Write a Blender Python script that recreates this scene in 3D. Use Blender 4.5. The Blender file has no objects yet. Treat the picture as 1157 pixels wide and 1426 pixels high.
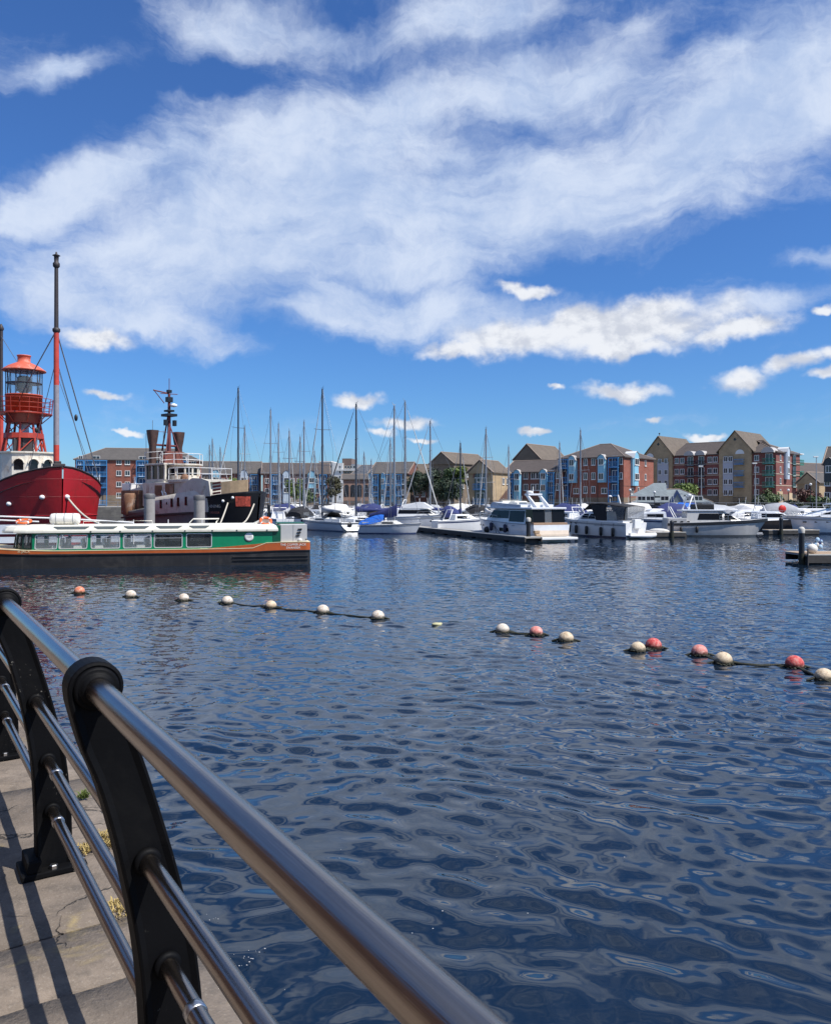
import bpy, bmesh, math, random
import numpy as np
from mathutils import Vector, Matrix, Quaternion

random.seed(7)
R = math.radians
PI = math.pi
SC = bpy.context.scene
COL = SC.collection

# ------------------------------------------------------------------ camera
EYE = 3.6            # eye height over the water
FPX = 1115.0         # focal length in photo pixels
CX, HY = 578.5, 695.0
cam_d = bpy.data.cameras.new('camera')
cam = bpy.data.objects.new('camera', cam_d)
COL.objects.link(cam)
cam_d.sensor_fit = 'VERTICAL'
cam_d.sensor_height = 36.0
cam_d.lens = 36.0 * FPX / 1426.0
cam_d.clip_start = 0.05
cam_d.clip_end = 6000
cam.location = (0, 0, EYE)
cam.rotation_euler = (R(90), 0, 0)
cam_d.shift_y = -(713 - HY) / 1426.0
SC.camera = cam

SC.view_settings.view_transform = 'Standard'
SC.view_settings.look = 'None'
SC.view_settings.exposure = 0.28
SC.view_settings.gamma = 1.0
SC.view_settings.use_curve_mapping = False
SC.render.engine = 'CYCLES'
SC.cycles.max_bounces = 6
SC.cycles.transparent_max_bounces = 12
SC.cycles.caustics_reflective = False
SC.cycles.caustics_refractive = False
try:
    SC.cycles.use_denoising = True
    SC.cycles.denoiser = 'OPENIMAGEDENOISE'
except Exception:
    pass

# ------------------------------------------------------------------ node helpers
class NT:
    def __init__(self, tree):
        self.t = tree
    def node(self, typ, **kw):
        n = self.t.nodes.new(typ)
        for k, v in kw.items():
            setattr(n, k, v)
        return n
    def put(self, inp, v):
        if v is None:
            return
        if isinstance(v, bpy.types.NodeSocket):
            self.t.links.new(v, inp)
        else:
            inp.default_value = v
    def m(self, op, a, b=None, c=None, clamp=False):
        n = self.node('ShaderNodeMath', operation=op)
        n.use_clamp = clamp
        self.put(n.inputs[0], a); self.put(n.inputs[1], b); self.put(n.inputs[2], c)
        return n.outputs[0]
    def vm(self, op, a, b=None, out=0):
        n = self.node('ShaderNodeVectorMath', operation=op)
        self.put(n.inputs[0], a)
        if b is not None:
            if op == 'SCALE':
                self.put(n.inputs['Scale'], b)
            else:
                self.put(n.inputs[1], b)
        return n.outputs[out]
    def noise(self, vec, scale, detail=2, rough=0.5, dist=0.0, out=0):
        n = self.node('ShaderNodeTexNoise')
        self.put(n.inputs['Vector'], vec)
        n.inputs['Scale'].default_value = scale
        n.inputs['Detail'].default_value = detail
        n.inputs['Roughness'].default_value = rough
        n.inputs['Distortion'].default_value = dist
        return n.outputs[out]
    def mr(self, v, a, b, c=0.0, d=1.0, smooth=True):
        n = self.node('ShaderNodeMapRange')
        n.interpolation_type = 'SMOOTHSTEP' if smooth else 'LINEAR'
        self.put(n.inputs['Value'], v)
        self.put(n.inputs['From Min'], a); self.put(n.inputs['From Max'], b)
        self.put(n.inputs['To Min'], c); self.put(n.inputs['To Max'], d)
        return n.outputs[0]
    def mix(self, f, a, b, blend='MIX'):
        n = self.node('ShaderNodeMix', data_type='RGBA', blend_type=blend)
        self.put(n.inputs[0], f)
        self.put(n.inputs[6], a if not isinstance(a, tuple) else (*a[:3], 1))
        self.put(n.inputs[7], b if not isinstance(b, tuple) else (*b[:3], 1))
        return n.outputs[2]
    def mapping(self, vec, loc=(0, 0, 0), rot=(0, 0, 0), scale=(1, 1, 1)):
        n = self.node('ShaderNodeMapping')
        self.put(n.inputs['Vector'], vec)
        n.inputs['Location'].default_value = loc
        n.inputs['Rotation'].default_value = rot
        n.inputs['Scale'].default_value = scale
        return n.outputs[0]
    def comb(self, x, y, z=0.0):
        n = self.node('ShaderNodeCombineXYZ')
        self.put(n.inputs[0], x); self.put(n.inputs[1], y); self.put(n.inputs[2], z)
        return n.outputs[0]

# ------------------------------------------------------------------ sky and sun
SUN_TO = Vector((0.648, -0.318, 1.0)).normalized()
SUN_EL = math.asin(SUN_TO.z)
SUN_AZ = math.atan2(SUN_TO.x, SUN_TO.y)
W = bpy.data.worlds.new('World')
SC.world = W
W.use_nodes = True
wt = W.node_tree
wt.nodes.clear()
w = NT(wt)
w_out = w.node('ShaderNodeOutputWorld')
bg = w.node('ShaderNodeBackground')
wt.links.new(bg.outputs[0], w_out.inputs[0])
SKY_STRENGTH = 0.105
bg.inputs[1].default_value = SKY_STRENGTH
sky = w.node('ShaderNodeTexSky', sky_type='NISHITA')
sky.sun_disc = False
sky.sun_elevation = SUN_EL
sky.sun_rotation = SUN_AZ
sky.altitude = 0
sky.air_density = 1.0
sky.dust_density = 0.3
sky.ozone_density = 3.0
hs = w.node('ShaderNodeHueSaturation')
hs.inputs['Saturation'].default_value = 1.12
hs.inputs['Value'].default_value = 0.85
wt.links.new(sky.outputs[0], hs.inputs['Color'])

tc = w.node('ShaderNodeTexCoord')
sp = w.node('ShaderNodeSeparateXYZ')
wt.links.new(tc.outputs['Generated'], sp.inputs[0])
az = w.m('ARCTAN2', sp.outputs[0], w.m('ABSOLUTE', sp.outputs[1]))
el = w.m('ARCSINE', sp.outputs[2])
P = w.comb(az, el, 0.0)
tint = w.mix(w.mr(el, 0.05, 0.50), (0.50, 0.80, 1.20), (0.66, 0.90, 1.28))
clear = w.mix(1.0, hs.outputs[0], tint, 'MULTIPLY')

def sky_pt(px, py):
    a = math.atan((px - CX) / FPX)
    return a, math.atan(-(py - HY) / FPX * math.cos(a))

def sky_ellipse(vec, cx, cy, rx, ry, rot=0.0, soft=1.0):
    """1 in the middle of a cloud and falling to 0 at its edge, in the sky's own angles"""
    a, e = sky_pt(cx, cy)
    ra = abs(sky_pt(cx + rx, cy)[0] - sky_pt(cx - rx, cy)[0]) / 2
    re = abs(sky_pt(cx, cy + ry)[1] - sky_pt(cx, cy - ry)[1]) / 2
    d = w.vm('SUBTRACT', vec, (a, e, 0))
    if rot:
        rn = w.node('ShaderNodeVectorRotate', rotation_type='Z_AXIS')
        w.put(rn.inputs['Vector'], d)
        rn.inputs['Angle'].default_value = -R(rot)
        d = rn.outputs[0]
    d = w.vm('MULTIPLY', d, (1 / ra, 1 / re, 0))
    n = w.vm('LENGTH', d, out=1)
    return w.mr(n, 0.0, 1.25, 1.0, 0.0, smooth=True)

def total(vals, op='ADD'):
    s = vals[0]
    for v in vals[1:]:
        s = w.m(op, s, v)
    return s

# high thin cloud: broad veil, wisps along a slanting grain
warp = w.vm('SCALE', w.vm('SUBTRACT', w.noise(P, 3.5, 6, 0.6, out=1), (0.5, 0.5, 0.5)), 0.15)
Pw = w.vm('ADD', P, warp)
veil = total([sky_ellipse(Pw, *e) for e in (
    (300, 335, 330, 130, 14), (640, 300, 420, 115, 10), (980, 220, 360, 105, 18), (420, 190, 300, 95, 12), (760, 120, 330, 80, 8),
    (1110, 90, 210, 120, 14), (330, 40, 170, 60, 4), (570, 405, 150, 56, 10), (170, 395, 200, 62, 8), (90, 110, 110, 36, 20),
    (480, 437, 110, 16, 4), (280, 470, 150, 26, -14), (1115, 360, 90, 20, 0), (1070, 425, 120, 24, 8),
    (610, 450, 320, 50, 0), (80, 280, 170, 40, 28), (620, 30, 200, 46, 6))], 'ADD')
gaps = total([sky_ellipse(Pw, *e) for e in (
    (690, 180, 120, 34, -10), (290, 105, 110, 32, 8), (500, 20, 120, 36, 0), (50, 200, 150, 70, 14), (100, 20, 170, 70, 0), (930, 60, 120, 40, 20),
    (1110, 335, 300, 40, 14), (790, 397, 210, 32, 0), (545, 408, 140, 13, -3), (640, 520, 700, 60, 0), (150, 130, 60, 60, 0))], 'ADD')
grain = w.noise(w.mapping(Pw, rot=(0, 0, R(-20)), scale=(1.8, 6.5, 1)), 3.2, 10, 0.64, 0.3)
puff = w.noise(Pw, 10.0, 10, 0.68, 0.2)
high = w.mr(el, 0.52, 0.85, 0.0, 0.38)
cv = w.m('ADD', w.m('MULTIPLY', w.m('MINIMUM', w.m('ADD', veil, high), 1.15), 0.80),
         w.m('ADD', w.m('MULTIPLY', w.m('SUBTRACT', grain, 0.5), 1.35), w.m('MULTIPLY', w.m('SUBTRACT', puff, 0.5), 1.0)))
cv = w.m('ADD', w.m('SUBTRACT', cv, w.m('MULTIPLY', gaps, 0.46)), w.mr(el, 0.12, 0.40, 0.0, 0.13))
cv = w.mr(cv, -0.05, 1.06, 0.0, 0.94)
cv_tone = w.mr(w.m('ADD', w.m('MULTIPLY', w.noise(Pw, 6.0, 8, 0.66), 0.75), w.m('MULTIPLY', grain, 0.25)), 0.36, 0.62, 0.0, 1.0)
veil_col = w.mix(cv_tone, (3.5, 4.5, 6.5), (5.5, 6.2, 7.5))
c1 = w.mix(cv, clear, veil_col)

# heaped clouds low over the town
warp2 = w.vm('SCALE', w.vm('SUBTRACT', w.noise(P, 17.0, 4, 0.6, out=1), (0.5, 0.5, 0.5)), 0.045)
Pc = w.vm('ADD', P, warp2)
heaps = ((860, 460, 235, 46, 2), (735, 468, 150, 36, 2), (905, 438, 95, 34, 0), (800, 445, 70, 26, 0), (1020, 462, 100, 24, 6), (640, 484, 70, 14, 6), (870, 484, 110, 20, 0),
         (865, 543, 72, 16, 0), (1035, 527, 55, 22, 0), (1110, 500, 62, 18, 14), (1150, 515, 40, 12, 10), (1150, 490, 40, 14, 0),
         (135, 473, 66, 20, 0), (145, 553, 42, 9, 0), (496, 556, 42, 15, 0), (565, 588, 60, 11, 0), (735, 401, 56, 13, -8),
         (909, 580, 22, 8, 0), (528, 603, 30, 9, 0), (775, 546, 16, 6, 0), (980, 607, 40, 7, 0), (1148, 435, 26, 9, 0),
         (175, 600, 22, 6, 0), (590, 615, 26, 6, 0), (745, 602, 22, 7, 0))
hp = total([sky_ellipse(Pc, *e) for e in heaps], 'MAXIMUM')
billow = w.noise(w.vm('MULTIPLY', P, (1.0, 1.45, 1)), 15.0, 9, 0.60, 0.15)
ch = w.m('ADD', w.m('MULTIPLY', hp, 1.0), w.m('MULTIPLY', w.m('MULTIPLY', w.m('SUBTRACT', billow, 0.5), 1.45), w.mr(hp, 0.0, 0.25)))
ch_a = w.mr(ch, 0.06, 0.86, 0.0, 0.97)
lift = w.noise(w.vm('ADD', w.vm('MULTIPLY', P, (1.0, 1.45, 1)), (-0.008, -0.016, 0.0)), 15.0, 6, 0.60, 0.15)
lit = w.m('ADD', w.m('MULTIPLY', w.m('SUBTRACT', billow, lift), 2.2), w.m('MULTIPLY', w.noise(P, 11.0, 4, 0.6), 0.7))
heap_col = w.mix(w.mr(lit, 0.08, 0.55), (5.0, 5.3, 6.0), (6.9, 7.1, 7.5))
c2 = w.mix(ch_a, c1, heap_col)
# below the horizon: plain ground tone
c3 = w.mix(w.mr(el, -0.03, 0.0, 1.0, 0.0), c2, (1.0, 1.2, 1.5))
wt.links.new(c3, bg.inputs[0])

sun_d = bpy.data.lights.new('sun', 'SUN')
sun_d.energy = 5.0
sun_d.angle = R(0.53)
sun_d.color = (1.0, 0.955, 0.89)
sun = bpy.data.objects.new('sun', sun_d)
COL.objects.link(sun)
sun.rotation_euler = SUN_TO.to_track_quat('Z', 'Y').to_euler()

# ------------------------------------------------------------------ placing
def gx(px, y):
    """lateral metres of photo column px at distance y"""
    return (px - CX) / FPX * y
def gz(py, y):
    """height over the water of photo row py at distance y"""
    return EYE + (HY - py) / FPX * y
def wy(py):
    """distance of the water at photo row py"""
    return EYE * FPX / (py - HY)

# ------------------------------------------------------------------ materials
MATS = {}
def mat(name, col, rough=0.5, metal=0.0, var=0.12, vscale=3.0, bump=0.0, bscale=40.0, dirt=None, dscale=1.5, damt=0.5,
        coat=0.0, alpha=None, spec=None):
    """a painted or plain surface: base colour with a little cloudy variation, optional blotches of dirt and fine relief"""
    if name in MATS:
        return MATS[name]
    m = bpy.data.materials.new(name)
    m.use_nodes = True
    t = NT(m.node_tree)
    b = m.node_tree.nodes['Principled BSDF']
    co = t.node('ShaderNodeTexCoord').outputs['Object']
    base = col
    if var:
        f = t.mr(t.noise(co, vscale, 5, 0.6), 0.25, 0.75, 1 - var, 1 + var, smooth=False)
        base = t.mix(1.0, (*col, 1), t.comb(f, f, f), 'MULTIPLY')
    if dirt is not None:
        d = t.mr(t.noise(co, dscale, 6, 0.7, 0.6), 0.5, 0.72, 0.0, damt)
        base = t.mix(d, base if not isinstance(base, tuple) else base, dirt)
    t.put(b.inputs['Base Color'], base if not isinstance(base, tuple) else (*base, 1))
    b.inputs['Roughness'].default_value = rough
    b.inputs['Metallic'].default_value = metal
    if coat:
        b.inputs['Coat Weight'].default_value = coat
    if spec is not None:
        b.inputs['Specular IOR Level'].default_value = spec
    if alpha is not None:
        b.inputs['Alpha'].default_value = alpha
    if bump:
        bn = t.node('ShaderNodeBump')
        bn.inputs['Strength'].default_value = 0.5
        bn.inputs['Distance'].default_value = bump
        t.put(bn.inputs['Height'], t.noise(co, bscale, 5, 0.6))
        m.node_tree.links.new(bn.outputs[0], b.inputs['Normal'])
    MATS[name] = m
    return m

def masonry(name, c1, c2, mortar, bw=0.225, bh=0.075, rough=0.9, var=0.25):
    """courses of brick or stone too far away to tell apart; runs on every upright face"""
    if name in MATS:
        return MATS[name]
    m = bpy.data.materials.new(name)
    m.use_nodes = True
    t = NT(m.node_tree)
    b = m.node_tree.nodes['Principled BSDF']
    co = t.node('ShaderNodeTexCoord').outputs['Object']
    s = t.node('ShaderNodeSeparateXYZ'); t.put(s.inputs[0], co)
    uv = t.comb(t.m('ADD', s.outputs[0], s.outputs[1]), s.outputs[2], 0.0)
    br = t.node('ShaderNodeTexBrick')
    t.put(br.inputs['Vector'], uv)
    br.inputs['Color1'].default_value = (*c1, 1); br.inputs['Color2'].default_value = (*c2, 1)
    br.inputs['Mortar'].default_value = (*mortar, 1)
    br.inputs['Scale'].default_value = 1.0
    br.inputs['Brick Width'].default_value = bw; br.inputs['Row Height'].default_value = bh
    br.inputs['Mortar Size'].default_value = 0.008
    f = t.mr(t.noise(co, 0.7, 5, 0.65), 0.25, 0.75, 1 - var, 1 + var, smooth=False)
    t.put(b.inputs['Base Color'], t.mix(1.0, br.outputs[0], t.comb(f, f, f), 'MULTIPLY'))
    b.inputs['Roughness'].default_value = rough
    MATS[name] = m
    return m

def glass_mat(name, tint, alpha=0.35, rough=0.04):
    m = mat(name, tint, rough, 0, 0, alpha=alpha, spec=0.8)
    return m

# ------------------------------------------------------------------ mesh builder
class MB:
    """collects shapes and links them as ONE mesh object"""
    def __init__(self):
        self.v = []; self.f = []; self.mi = []; self.cur = 0; self.sm = []; self.smooth = False
    def mat(self, i):
        self.cur = i; return self
    def add(self, vs, fs, smooth=None):
        o = len(self.v)
        self.v.extend([tuple(p) for p in vs])
        s = self.smooth if smooth is None else smooth
        for f in fs:
            self.f.append([o + i for i in f]); self.mi.append(self.cur); self.sm.append(s)
        return self
    def box(self, x0, x1, y0, y1, z0, z1, M=None):
        vs = [Vector(p) for p in ((x0, y0, z0), (x1, y0, z0), (x1, y1, z0), (x0, y1, z0), (x0, y0, z1), (x1, y0, z1), (x1, y1, z1), (x0, y1, z1))]
        if M is not None:
            vs = [M @ p for p in vs]
        return self.add(vs, [(3, 2, 1, 0), (4, 5, 6, 7), (0, 1, 5, 4), (1, 2, 6, 5), (2, 3, 7, 6), (3, 0, 4, 7)], False)
    def rbox(self, x0, x1, y0, y1, z0, z1, b=0.02):
        """box with chamfered edges"""
        bm = bmesh.new()
        M = Matrix.Translation(((x0 + x1) / 2, (y0 + y1) / 2, (z0 + z1) / 2)) @ Matrix.Diagonal((x1 - x0, y1 - y0, z1 - z0, 1))
        bmesh.ops.create_cube(bm, size=1, matrix=M)
        bmesh.ops.bevel(bm, geom=list(bm.edges), offset=b, segments=2, affect='EDGES', profile=0.6)
        bm.verts.index_update()
        self.add([v.co.copy() for v in bm.verts], [[v.index for v in f.verts] for f in bm.faces], False)
        bm.free()
        return self
    def tube(self, pts, r, n=8, caps=True, smooth=True):
        pts = [Vector(p) for p in pts]
        rs = r if isinstance(r, (list, tuple)) else [r] * len(pts)
        rings = []
        up = None
        for i, p in enumerate(pts):
            d = (pts[min(i + 1, len(pts) - 1)] - pts[max(i - 1, 0)])
            if d.length < 1e-9:
                d = Vector((0, 0, 1))
            d.normalize()
            if up is None:
                up = Vector((0, 0, 1)) if abs(d.z) < 0.9 else Vector((1, 0, 0))
            a = d.cross(up)
            if a.length < 1e-6:
                up = Vector((1, 0, 0)) if abs(d.x) < 0.9 else Vector((0, 1, 0)); a = d.cross(up)
            a.normalize(); c = a.cross(d)
            rings.append([p + (a * math.cos(t) + c * math.sin(t)) * rs[i] for t in (2 * PI * k / n for k in range(n))])
        vs = [q for rg in rings for q in rg]
        fs = []
        for i in range(len(pts) - 1):
            for k in range(n):
                fs.append((i * n + k, i * n + (k + 1) % n, (i + 1) * n + (k + 1) % n, (i + 1) * n + k))
        self.add(vs, fs, smooth)
        if caps:
            self.add(rings[0], [tuple(range(n))[::-1]], False)
            self.add(rings[-1], [tuple(range(n))], False)
        return self
    def lathe(self, prof, c=(0, 0, 0), n=16, smooth=True, axis='Z', a0=0.0):
        """prof: list of (r, h)"""
        vs = []
        for r, h in prof:
            for k in range(n):
                t = 2 * PI * k / n + a0
                x, y = r * math.cos(t), r * math.sin(t)
                p = (x, y, h) if axis == 'Z' else ((h, x, y) if axis == 'X' else (x, h, y))
                vs.append((p[0] + c[0], p[1] + c[1], p[2] + c[2]))
        fs = []
        for i in range(len(prof) - 1):
            for k in range(n):
                fs.append((i * n + k, i * n + (k + 1) % n, (i + 1) * n + (k + 1) % n, (i + 1) * n + k))
        self.add(vs, fs, smooth)
        if prof[0][0] > 1e-6:
            self.add(vs[:n], [tuple(range(n))[::-1]], False)
        if prof[-1][0] > 1e-6:
            self.add(vs[-n:], [tuple(range(n))], False)
        return self
    def prism(self, poly, h0, h1, axis='Z', M=None, smooth=False):
        """extrude a 2D polygon; axis says which way: Z (x,y), Y (x,z), X (y,z)"""
        def q(p, h):
            v = {'Z': (p[0], p[1], h), 'Y': (p[0], h, p[1]), 'X': (h, p[0], p[1])}[axis]
            return M @ Vector(v) if M is not None else Vector(v)
        n = len(poly)
        a = [q(p, h0) for p in poly]; b = [q(p, h1) for p in poly]
        self.add(a + b, [(i, (i + 1) % n, n + (i + 1) % n, n + i) for i in range(n)], smooth)
        self.add(a, [tuple(range(n))[::-1]], False)
        self.add(b, [tuple(range(n))], False)
        return self
    def loft(self, secs, cap0=True, cap1=True, smooth=True, closed=False):
        """secs: list of equally long point lists"""
        n = len(secs[0])
        vs = [p for s in secs for p in s]
        fs = []
        kk = n if closed else n - 1
        for i in range(len(secs) - 1):
            for k in range(kk):
                fs.append((i * n + k, i * n + (k + 1) % n, (i + 1) * n + (k + 1) % n, (i + 1) * n + k))
        self.add(vs, fs, smooth)
        if cap0: self.add(secs[0], [tuple(range(n))], False)
        if cap1: self.add(secs[-1], [tuple(range(n))[::-1]], False)
        return self
    def ball(self, c, r, n=12, m=8, sq=(1, 1, 1)):
        prof = [(r * math.sin(PI * i / m), -r * math.cos(PI * i / m)) for i in range(m + 1)]
        prof[0] = (0.0001 * r, -r); prof[-1] = (0.0001 * r, r)
        o = len(self.v)
        self.lathe(prof, (0, 0, 0), n)
        for i in range(o, len(self.v)):
            p = self.v[i]; self.v[i] = (p[0] * sq[0] + c[0], p[1] * sq[1] + c[1], p[2] * sq[2] + c[2])
        return self
    def quad(self, a, b, c, d):
        return self.add([a, b, c, d], [(0, 1, 2, 3)], False)
    def mesh(self, name, mats):
        me = bpy.data.meshes.new(name)
        me.from_pydata(self.v, [], self.f)
        for m in (mats if isinstance(mats, (list, tuple)) else [mats]):
            me.materials.append(m)
        me.polygons.foreach_set('material_index', self.mi)
        me.polygons.foreach_set('use_smooth', self.sm)
        bm = bmesh.new(); bm.from_mesh(me)
        bmesh.ops.recalc_face_normals(bm, faces=bm.faces)
        bm.to_mesh(me); bm.free()
        me.update()
        return me
    def build(self, name, mats, parent=None, loc=(0, 0, 0), rot=(0, 0, 0)):
        return link(name, self.mesh(name, mats), parent, loc, rot)

def link(name, me, parent=None, loc=(0, 0, 0), rot=(0, 0, 0)):
    o = bpy.data.objects.new(name, me)
    COL.objects.link(o)
    o.parent = parent
    o.location = loc; o.rotation_euler = rot
    return o

def thing(name, label, cat, loc=(0, 0, 0), rz=0.0, group=None):
    o = bpy.data.objects.new(name, None)
    COL.objects.link(o)
    o.empty_display_size = 0.2
    o.location = loc; o.rotation_euler = (0, 0, rz)
    o['label'] = label; o['category'] = cat
    if group: o['group'] = group
    return o
def tag(o, label, cat, group=None):
    o['label'] = label; o['category'] = cat
    if group: o['group'] = group
    return o
def setting(o):
    o['kind'] = 'structure'; return o

def words_on(name, text, size, m, parent, loc, rot, align='CENTER', ext=0.004):
    cu = bpy.data.curves.new(name, 'FONT')
    cu.body = text; cu.size = size; cu.align_x = align; cu.align_y = 'CENTER'; cu.extrude = ext
    cu.resolution_u = 3
    tmp = bpy.data.objects.new(name, cu)
    COL.objects.link(tmp)
    me = bpy.data.meshes.new_from_object(tmp.evaluated_get(bpy.context.evaluated_depsgraph_get()))
    bpy.data.objects.remove(tmp); bpy.data.curves.remove(cu)
    me.name = name
    me.materials.clear(); me.materials.append(m)
    return link(name, me, parent, loc, rot)

def streaks(m, col, amt, plates=None):
    """rust and grime run down from the seams; optional welded plate seams"""
    t = NT(m.node_tree); b = m.node_tree.nodes['Principled BSDF']
    co = t.node('ShaderNodeTexCoord').outputs['Object']
    src = b.inputs['Base Color'].links[0].from_socket
    n = t.noise(t.mapping(co, scale=(2.6, 2.6, 0.22)), 1.6, 5, 0.65)
    k = t.m('MULTIPLY', t.mr(n, 0.54, 0.70, 0, amt), t.mr(t.noise(co, 0.5, 3, 0.5), 0.38, 0.6))
    t.put(b.inputs['Base Color'], t.mix(k, src, col))
    if plates:
        sp_ = t.node('ShaderNodeSeparateXYZ'); t.put(sp_.inputs[0], co)
        br = t.node('ShaderNodeTexBrick'); t.put(br.inputs['Vector'], t.comb(t.m('ADD', sp_.outputs[0], t.m('MULTIPLY', sp_.outputs[1], .6)), sp_.outputs[2], 0))
        br.inputs['Scale'].default_value = 1; br.inputs['Brick Width'].default_value = plates[0]; br.inputs['Row Height'].default_value = plates[1]; br.inputs['Mortar Size'].default_value = .02
        bp = t.node('ShaderNodeBump'); bp.inputs['Distance'].default_value = .03; bp.inputs['Strength'].default_value = .7
        t.put(bp.inputs['Height'], t.m('ADD', t.m('MULTIPLY', br.outputs['Fac'], 1.0), t.m('MULTIPLY', t.noise(co, .9, 3, .5), 1.2)))
        m.node_tree.links.new(bp.outputs[0], b.inputs['Normal'])

# common paints
WHITE = mat('white_gelcoat', (0.78, 0.78, 0.77), 0.25, var=0.05, dirt=(0.5, 0.48, 0.44), dscale=0.8, damt=0.25)
WHITE2 = mat('cool_white_gelcoat', (0.66, 0.68, 0.71), 0.22, var=0.05, dirt=(0.45, 0.45, 0.44), dscale=0.7, damt=0.3)
CREAM = mat('cream_paint', (0.72, 0.70, 0.60), 0.45, var=0.06, dirt=(0.42, 0.38, 0.30), dscale=0.9, damt=0.35)
GREY = mat('grey_paint', (0.32, 0.33, 0.34), 0.5, var=0.1)
BLACK = mat('black_paint', (0.012, 0.012, 0.014), 0.45, var=0.2)
DARK = mat('dark_window_glass', (0.008, 0.009, 0.012), 0.06, var=0, spec=0.12)
STEEL = mat('stainless_fittings', (0.55, 0.55, 0.55), 0.3, 1.0, var=0.1)
ALU = mat('mast_aluminium', (0.30, 0.31, 0.33), 0.45, 0.6, var=0.06)
DARKMAST = mat('dark_mast_paint', (0.07, 0.08, 0.10), 0.45, 0.3, var=0.06)
WIRE = mat('rigging_wire', (0.22, 0.22, 0.23), 0.4, 0.6, var=0)
NAVY = mat('navy_canvas', (0.02, 0.03, 0.12), 0.85, var=0.2, bump=0.01, bscale=6)
BLUE = mat('bright_blue_canvas', (0.01, 0.12, 0.52), 0.8, var=0.15, bump=0.01, bscale=6)
BLACKCLOTH = mat('black_canvas', (0.015, 0.015, 0.018), 0.85, var=0.2, bump=0.01, bscale=6)
GREYCLOTH = mat('grey_canvas', (0.33, 0.34, 0.36), 0.85, var=0.15, bump=0.01, bscale=6)
SAILCLOTH = mat('white_sailcloth', (0.62, 0.61, 0.58), 0.8, var=0.1)
TEAK = mat('teak_deck', (0.36, 0.25, 0.15), 0.6, var=0.2, vscale=8)
RUBBER = mat('black_rubber', (0.015, 0.015, 0.016), 0.6, var=0.2)
ORANGE = mat('lifebuoy_orange', (0.70, 0.13, 0.03), 0.5, var=0.15)
RED = mat('signal_red', (0.62, 0.03, 0.02), 0.45, var=0.1)
ROPE = mat('pale_rope', (0.50, 0.46, 0.38), 0.9, var=0.2, vscale=30)
BLUEROPE = mat('blue_rope', (0.06, 0.10, 0.30), 0.9, var=0.2, vscale=30)
CLEAR = glass_mat('clear_boat_glass', (0.10, 0.13, 0.14), 0.30)
# ------------------------------------------------------------------ water
def water_material():
    m = bpy.data.materials.new('harbour_water')
    m.use_nodes = True
    t = NT(m.node_tree)
    b = m.node_tree.nodes['Principled BSDF']
    b.inputs['Base Color'].default_value = (0.0042, 0.0115, 0.0235, 1)
    b.inputs['Roughness'].default_value = 0.025
    b.inputs['IOR'].default_value = 1.66
    p = t.node('ShaderNodeNewGeometry').outputs['Position']
    dist = t.vm('LENGTH', p, out=1)
    small = t.noise(t.mapping(p, rot=(0, 0, R(15)), scale=(0.8, 1.1, 1)), 5.5, 1.5, 0.45, 0.2)
    bump = t.node('ShaderNodeBump')
    bump.inputs['Distance'].default_value = 0.006
    t.put(bump.inputs['Strength'], t.mr(dist, 8.0, 20.0, 0.5, 1.0))
    t.put(bump.inputs['Height'], small)
    far = t.vm('SUBTRACT', t.noise(t.mapping(p, scale=(0.7, 1.3, 1)), 3.2, 3, 0.6, out=1), (0.5, 0.5, 0.5))
    far = t.vm('MULTIPLY', far, (1, 1, 0))
    n = t.vm('NORMALIZE', t.vm('ADD', bump.outputs[0], t.vm('SCALE', far, t.mr(dist, 18.0, 60.0, 0.0, 0.055))))
    m.node_tree.links.new(n, b.inputs['Normal'])
    return m

def wave_height(X, Y):
    """a random sea of short ripples; crests lie mostly across the dock"""
    rs = np.random.RandomState(5)
    H = np.zeros_like(X)
    wx = 0.16 * np.sin(0.9 * X + 0.6 * Y) + 0.13 * np.sin(-0.7 * X + 1.3 * Y + 1.0)
    wyy = 0.12 * np.sin(1.1 * X - 0.4 * Y + 2.0) + 0.10 * np.sin(0.5 * X + 1.7 * Y)
    Xw, Yw = X + wx, Y + wyy
    for i in range(64):
        lam = 0.23 * (3.6 ** rs.rand()) if i < 57 else 1.1 + 1.6 * rs.rand()
        th = rs.normal(0.10, 0.85)
        k = 2 * np.pi / lam
        slope = (0.0235 if lam < 1.0 else 0.008) * (0.6 + 0.8 * rs.rand())
        if lam < 0.4: slope *= 0.8
        ph = rs.rand() * 6.283
        H += slope / k * np.sin(k * (np.sin(th) * Xw + np.cos(th) * Yw) + ph)
    # calmer and rougher patches, and wind bands across the far water
    pt = 0.5 + 0.25 * np.sin(0.21 * X + 0.33 * Y + 0.8) + 0.25 * np.sin(-0.16 * X + 0.47 * Y + 2.2 + 0.8 * np.sin(0.11 * X))
    band = 0.5 + 0.5 * np.sin(0.30 * Y + 0.05 * X + 1.3 * np.sin(0.07 * X + 0.4))
    r = np.hypot(X, Y)
    far = np.clip((r - 18) / 25, 0, 1)
    A = (0.58 + 0.55 * pt) * (1 - far) + far * (0.34 + 0.46 * band)
    return H * A

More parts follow.
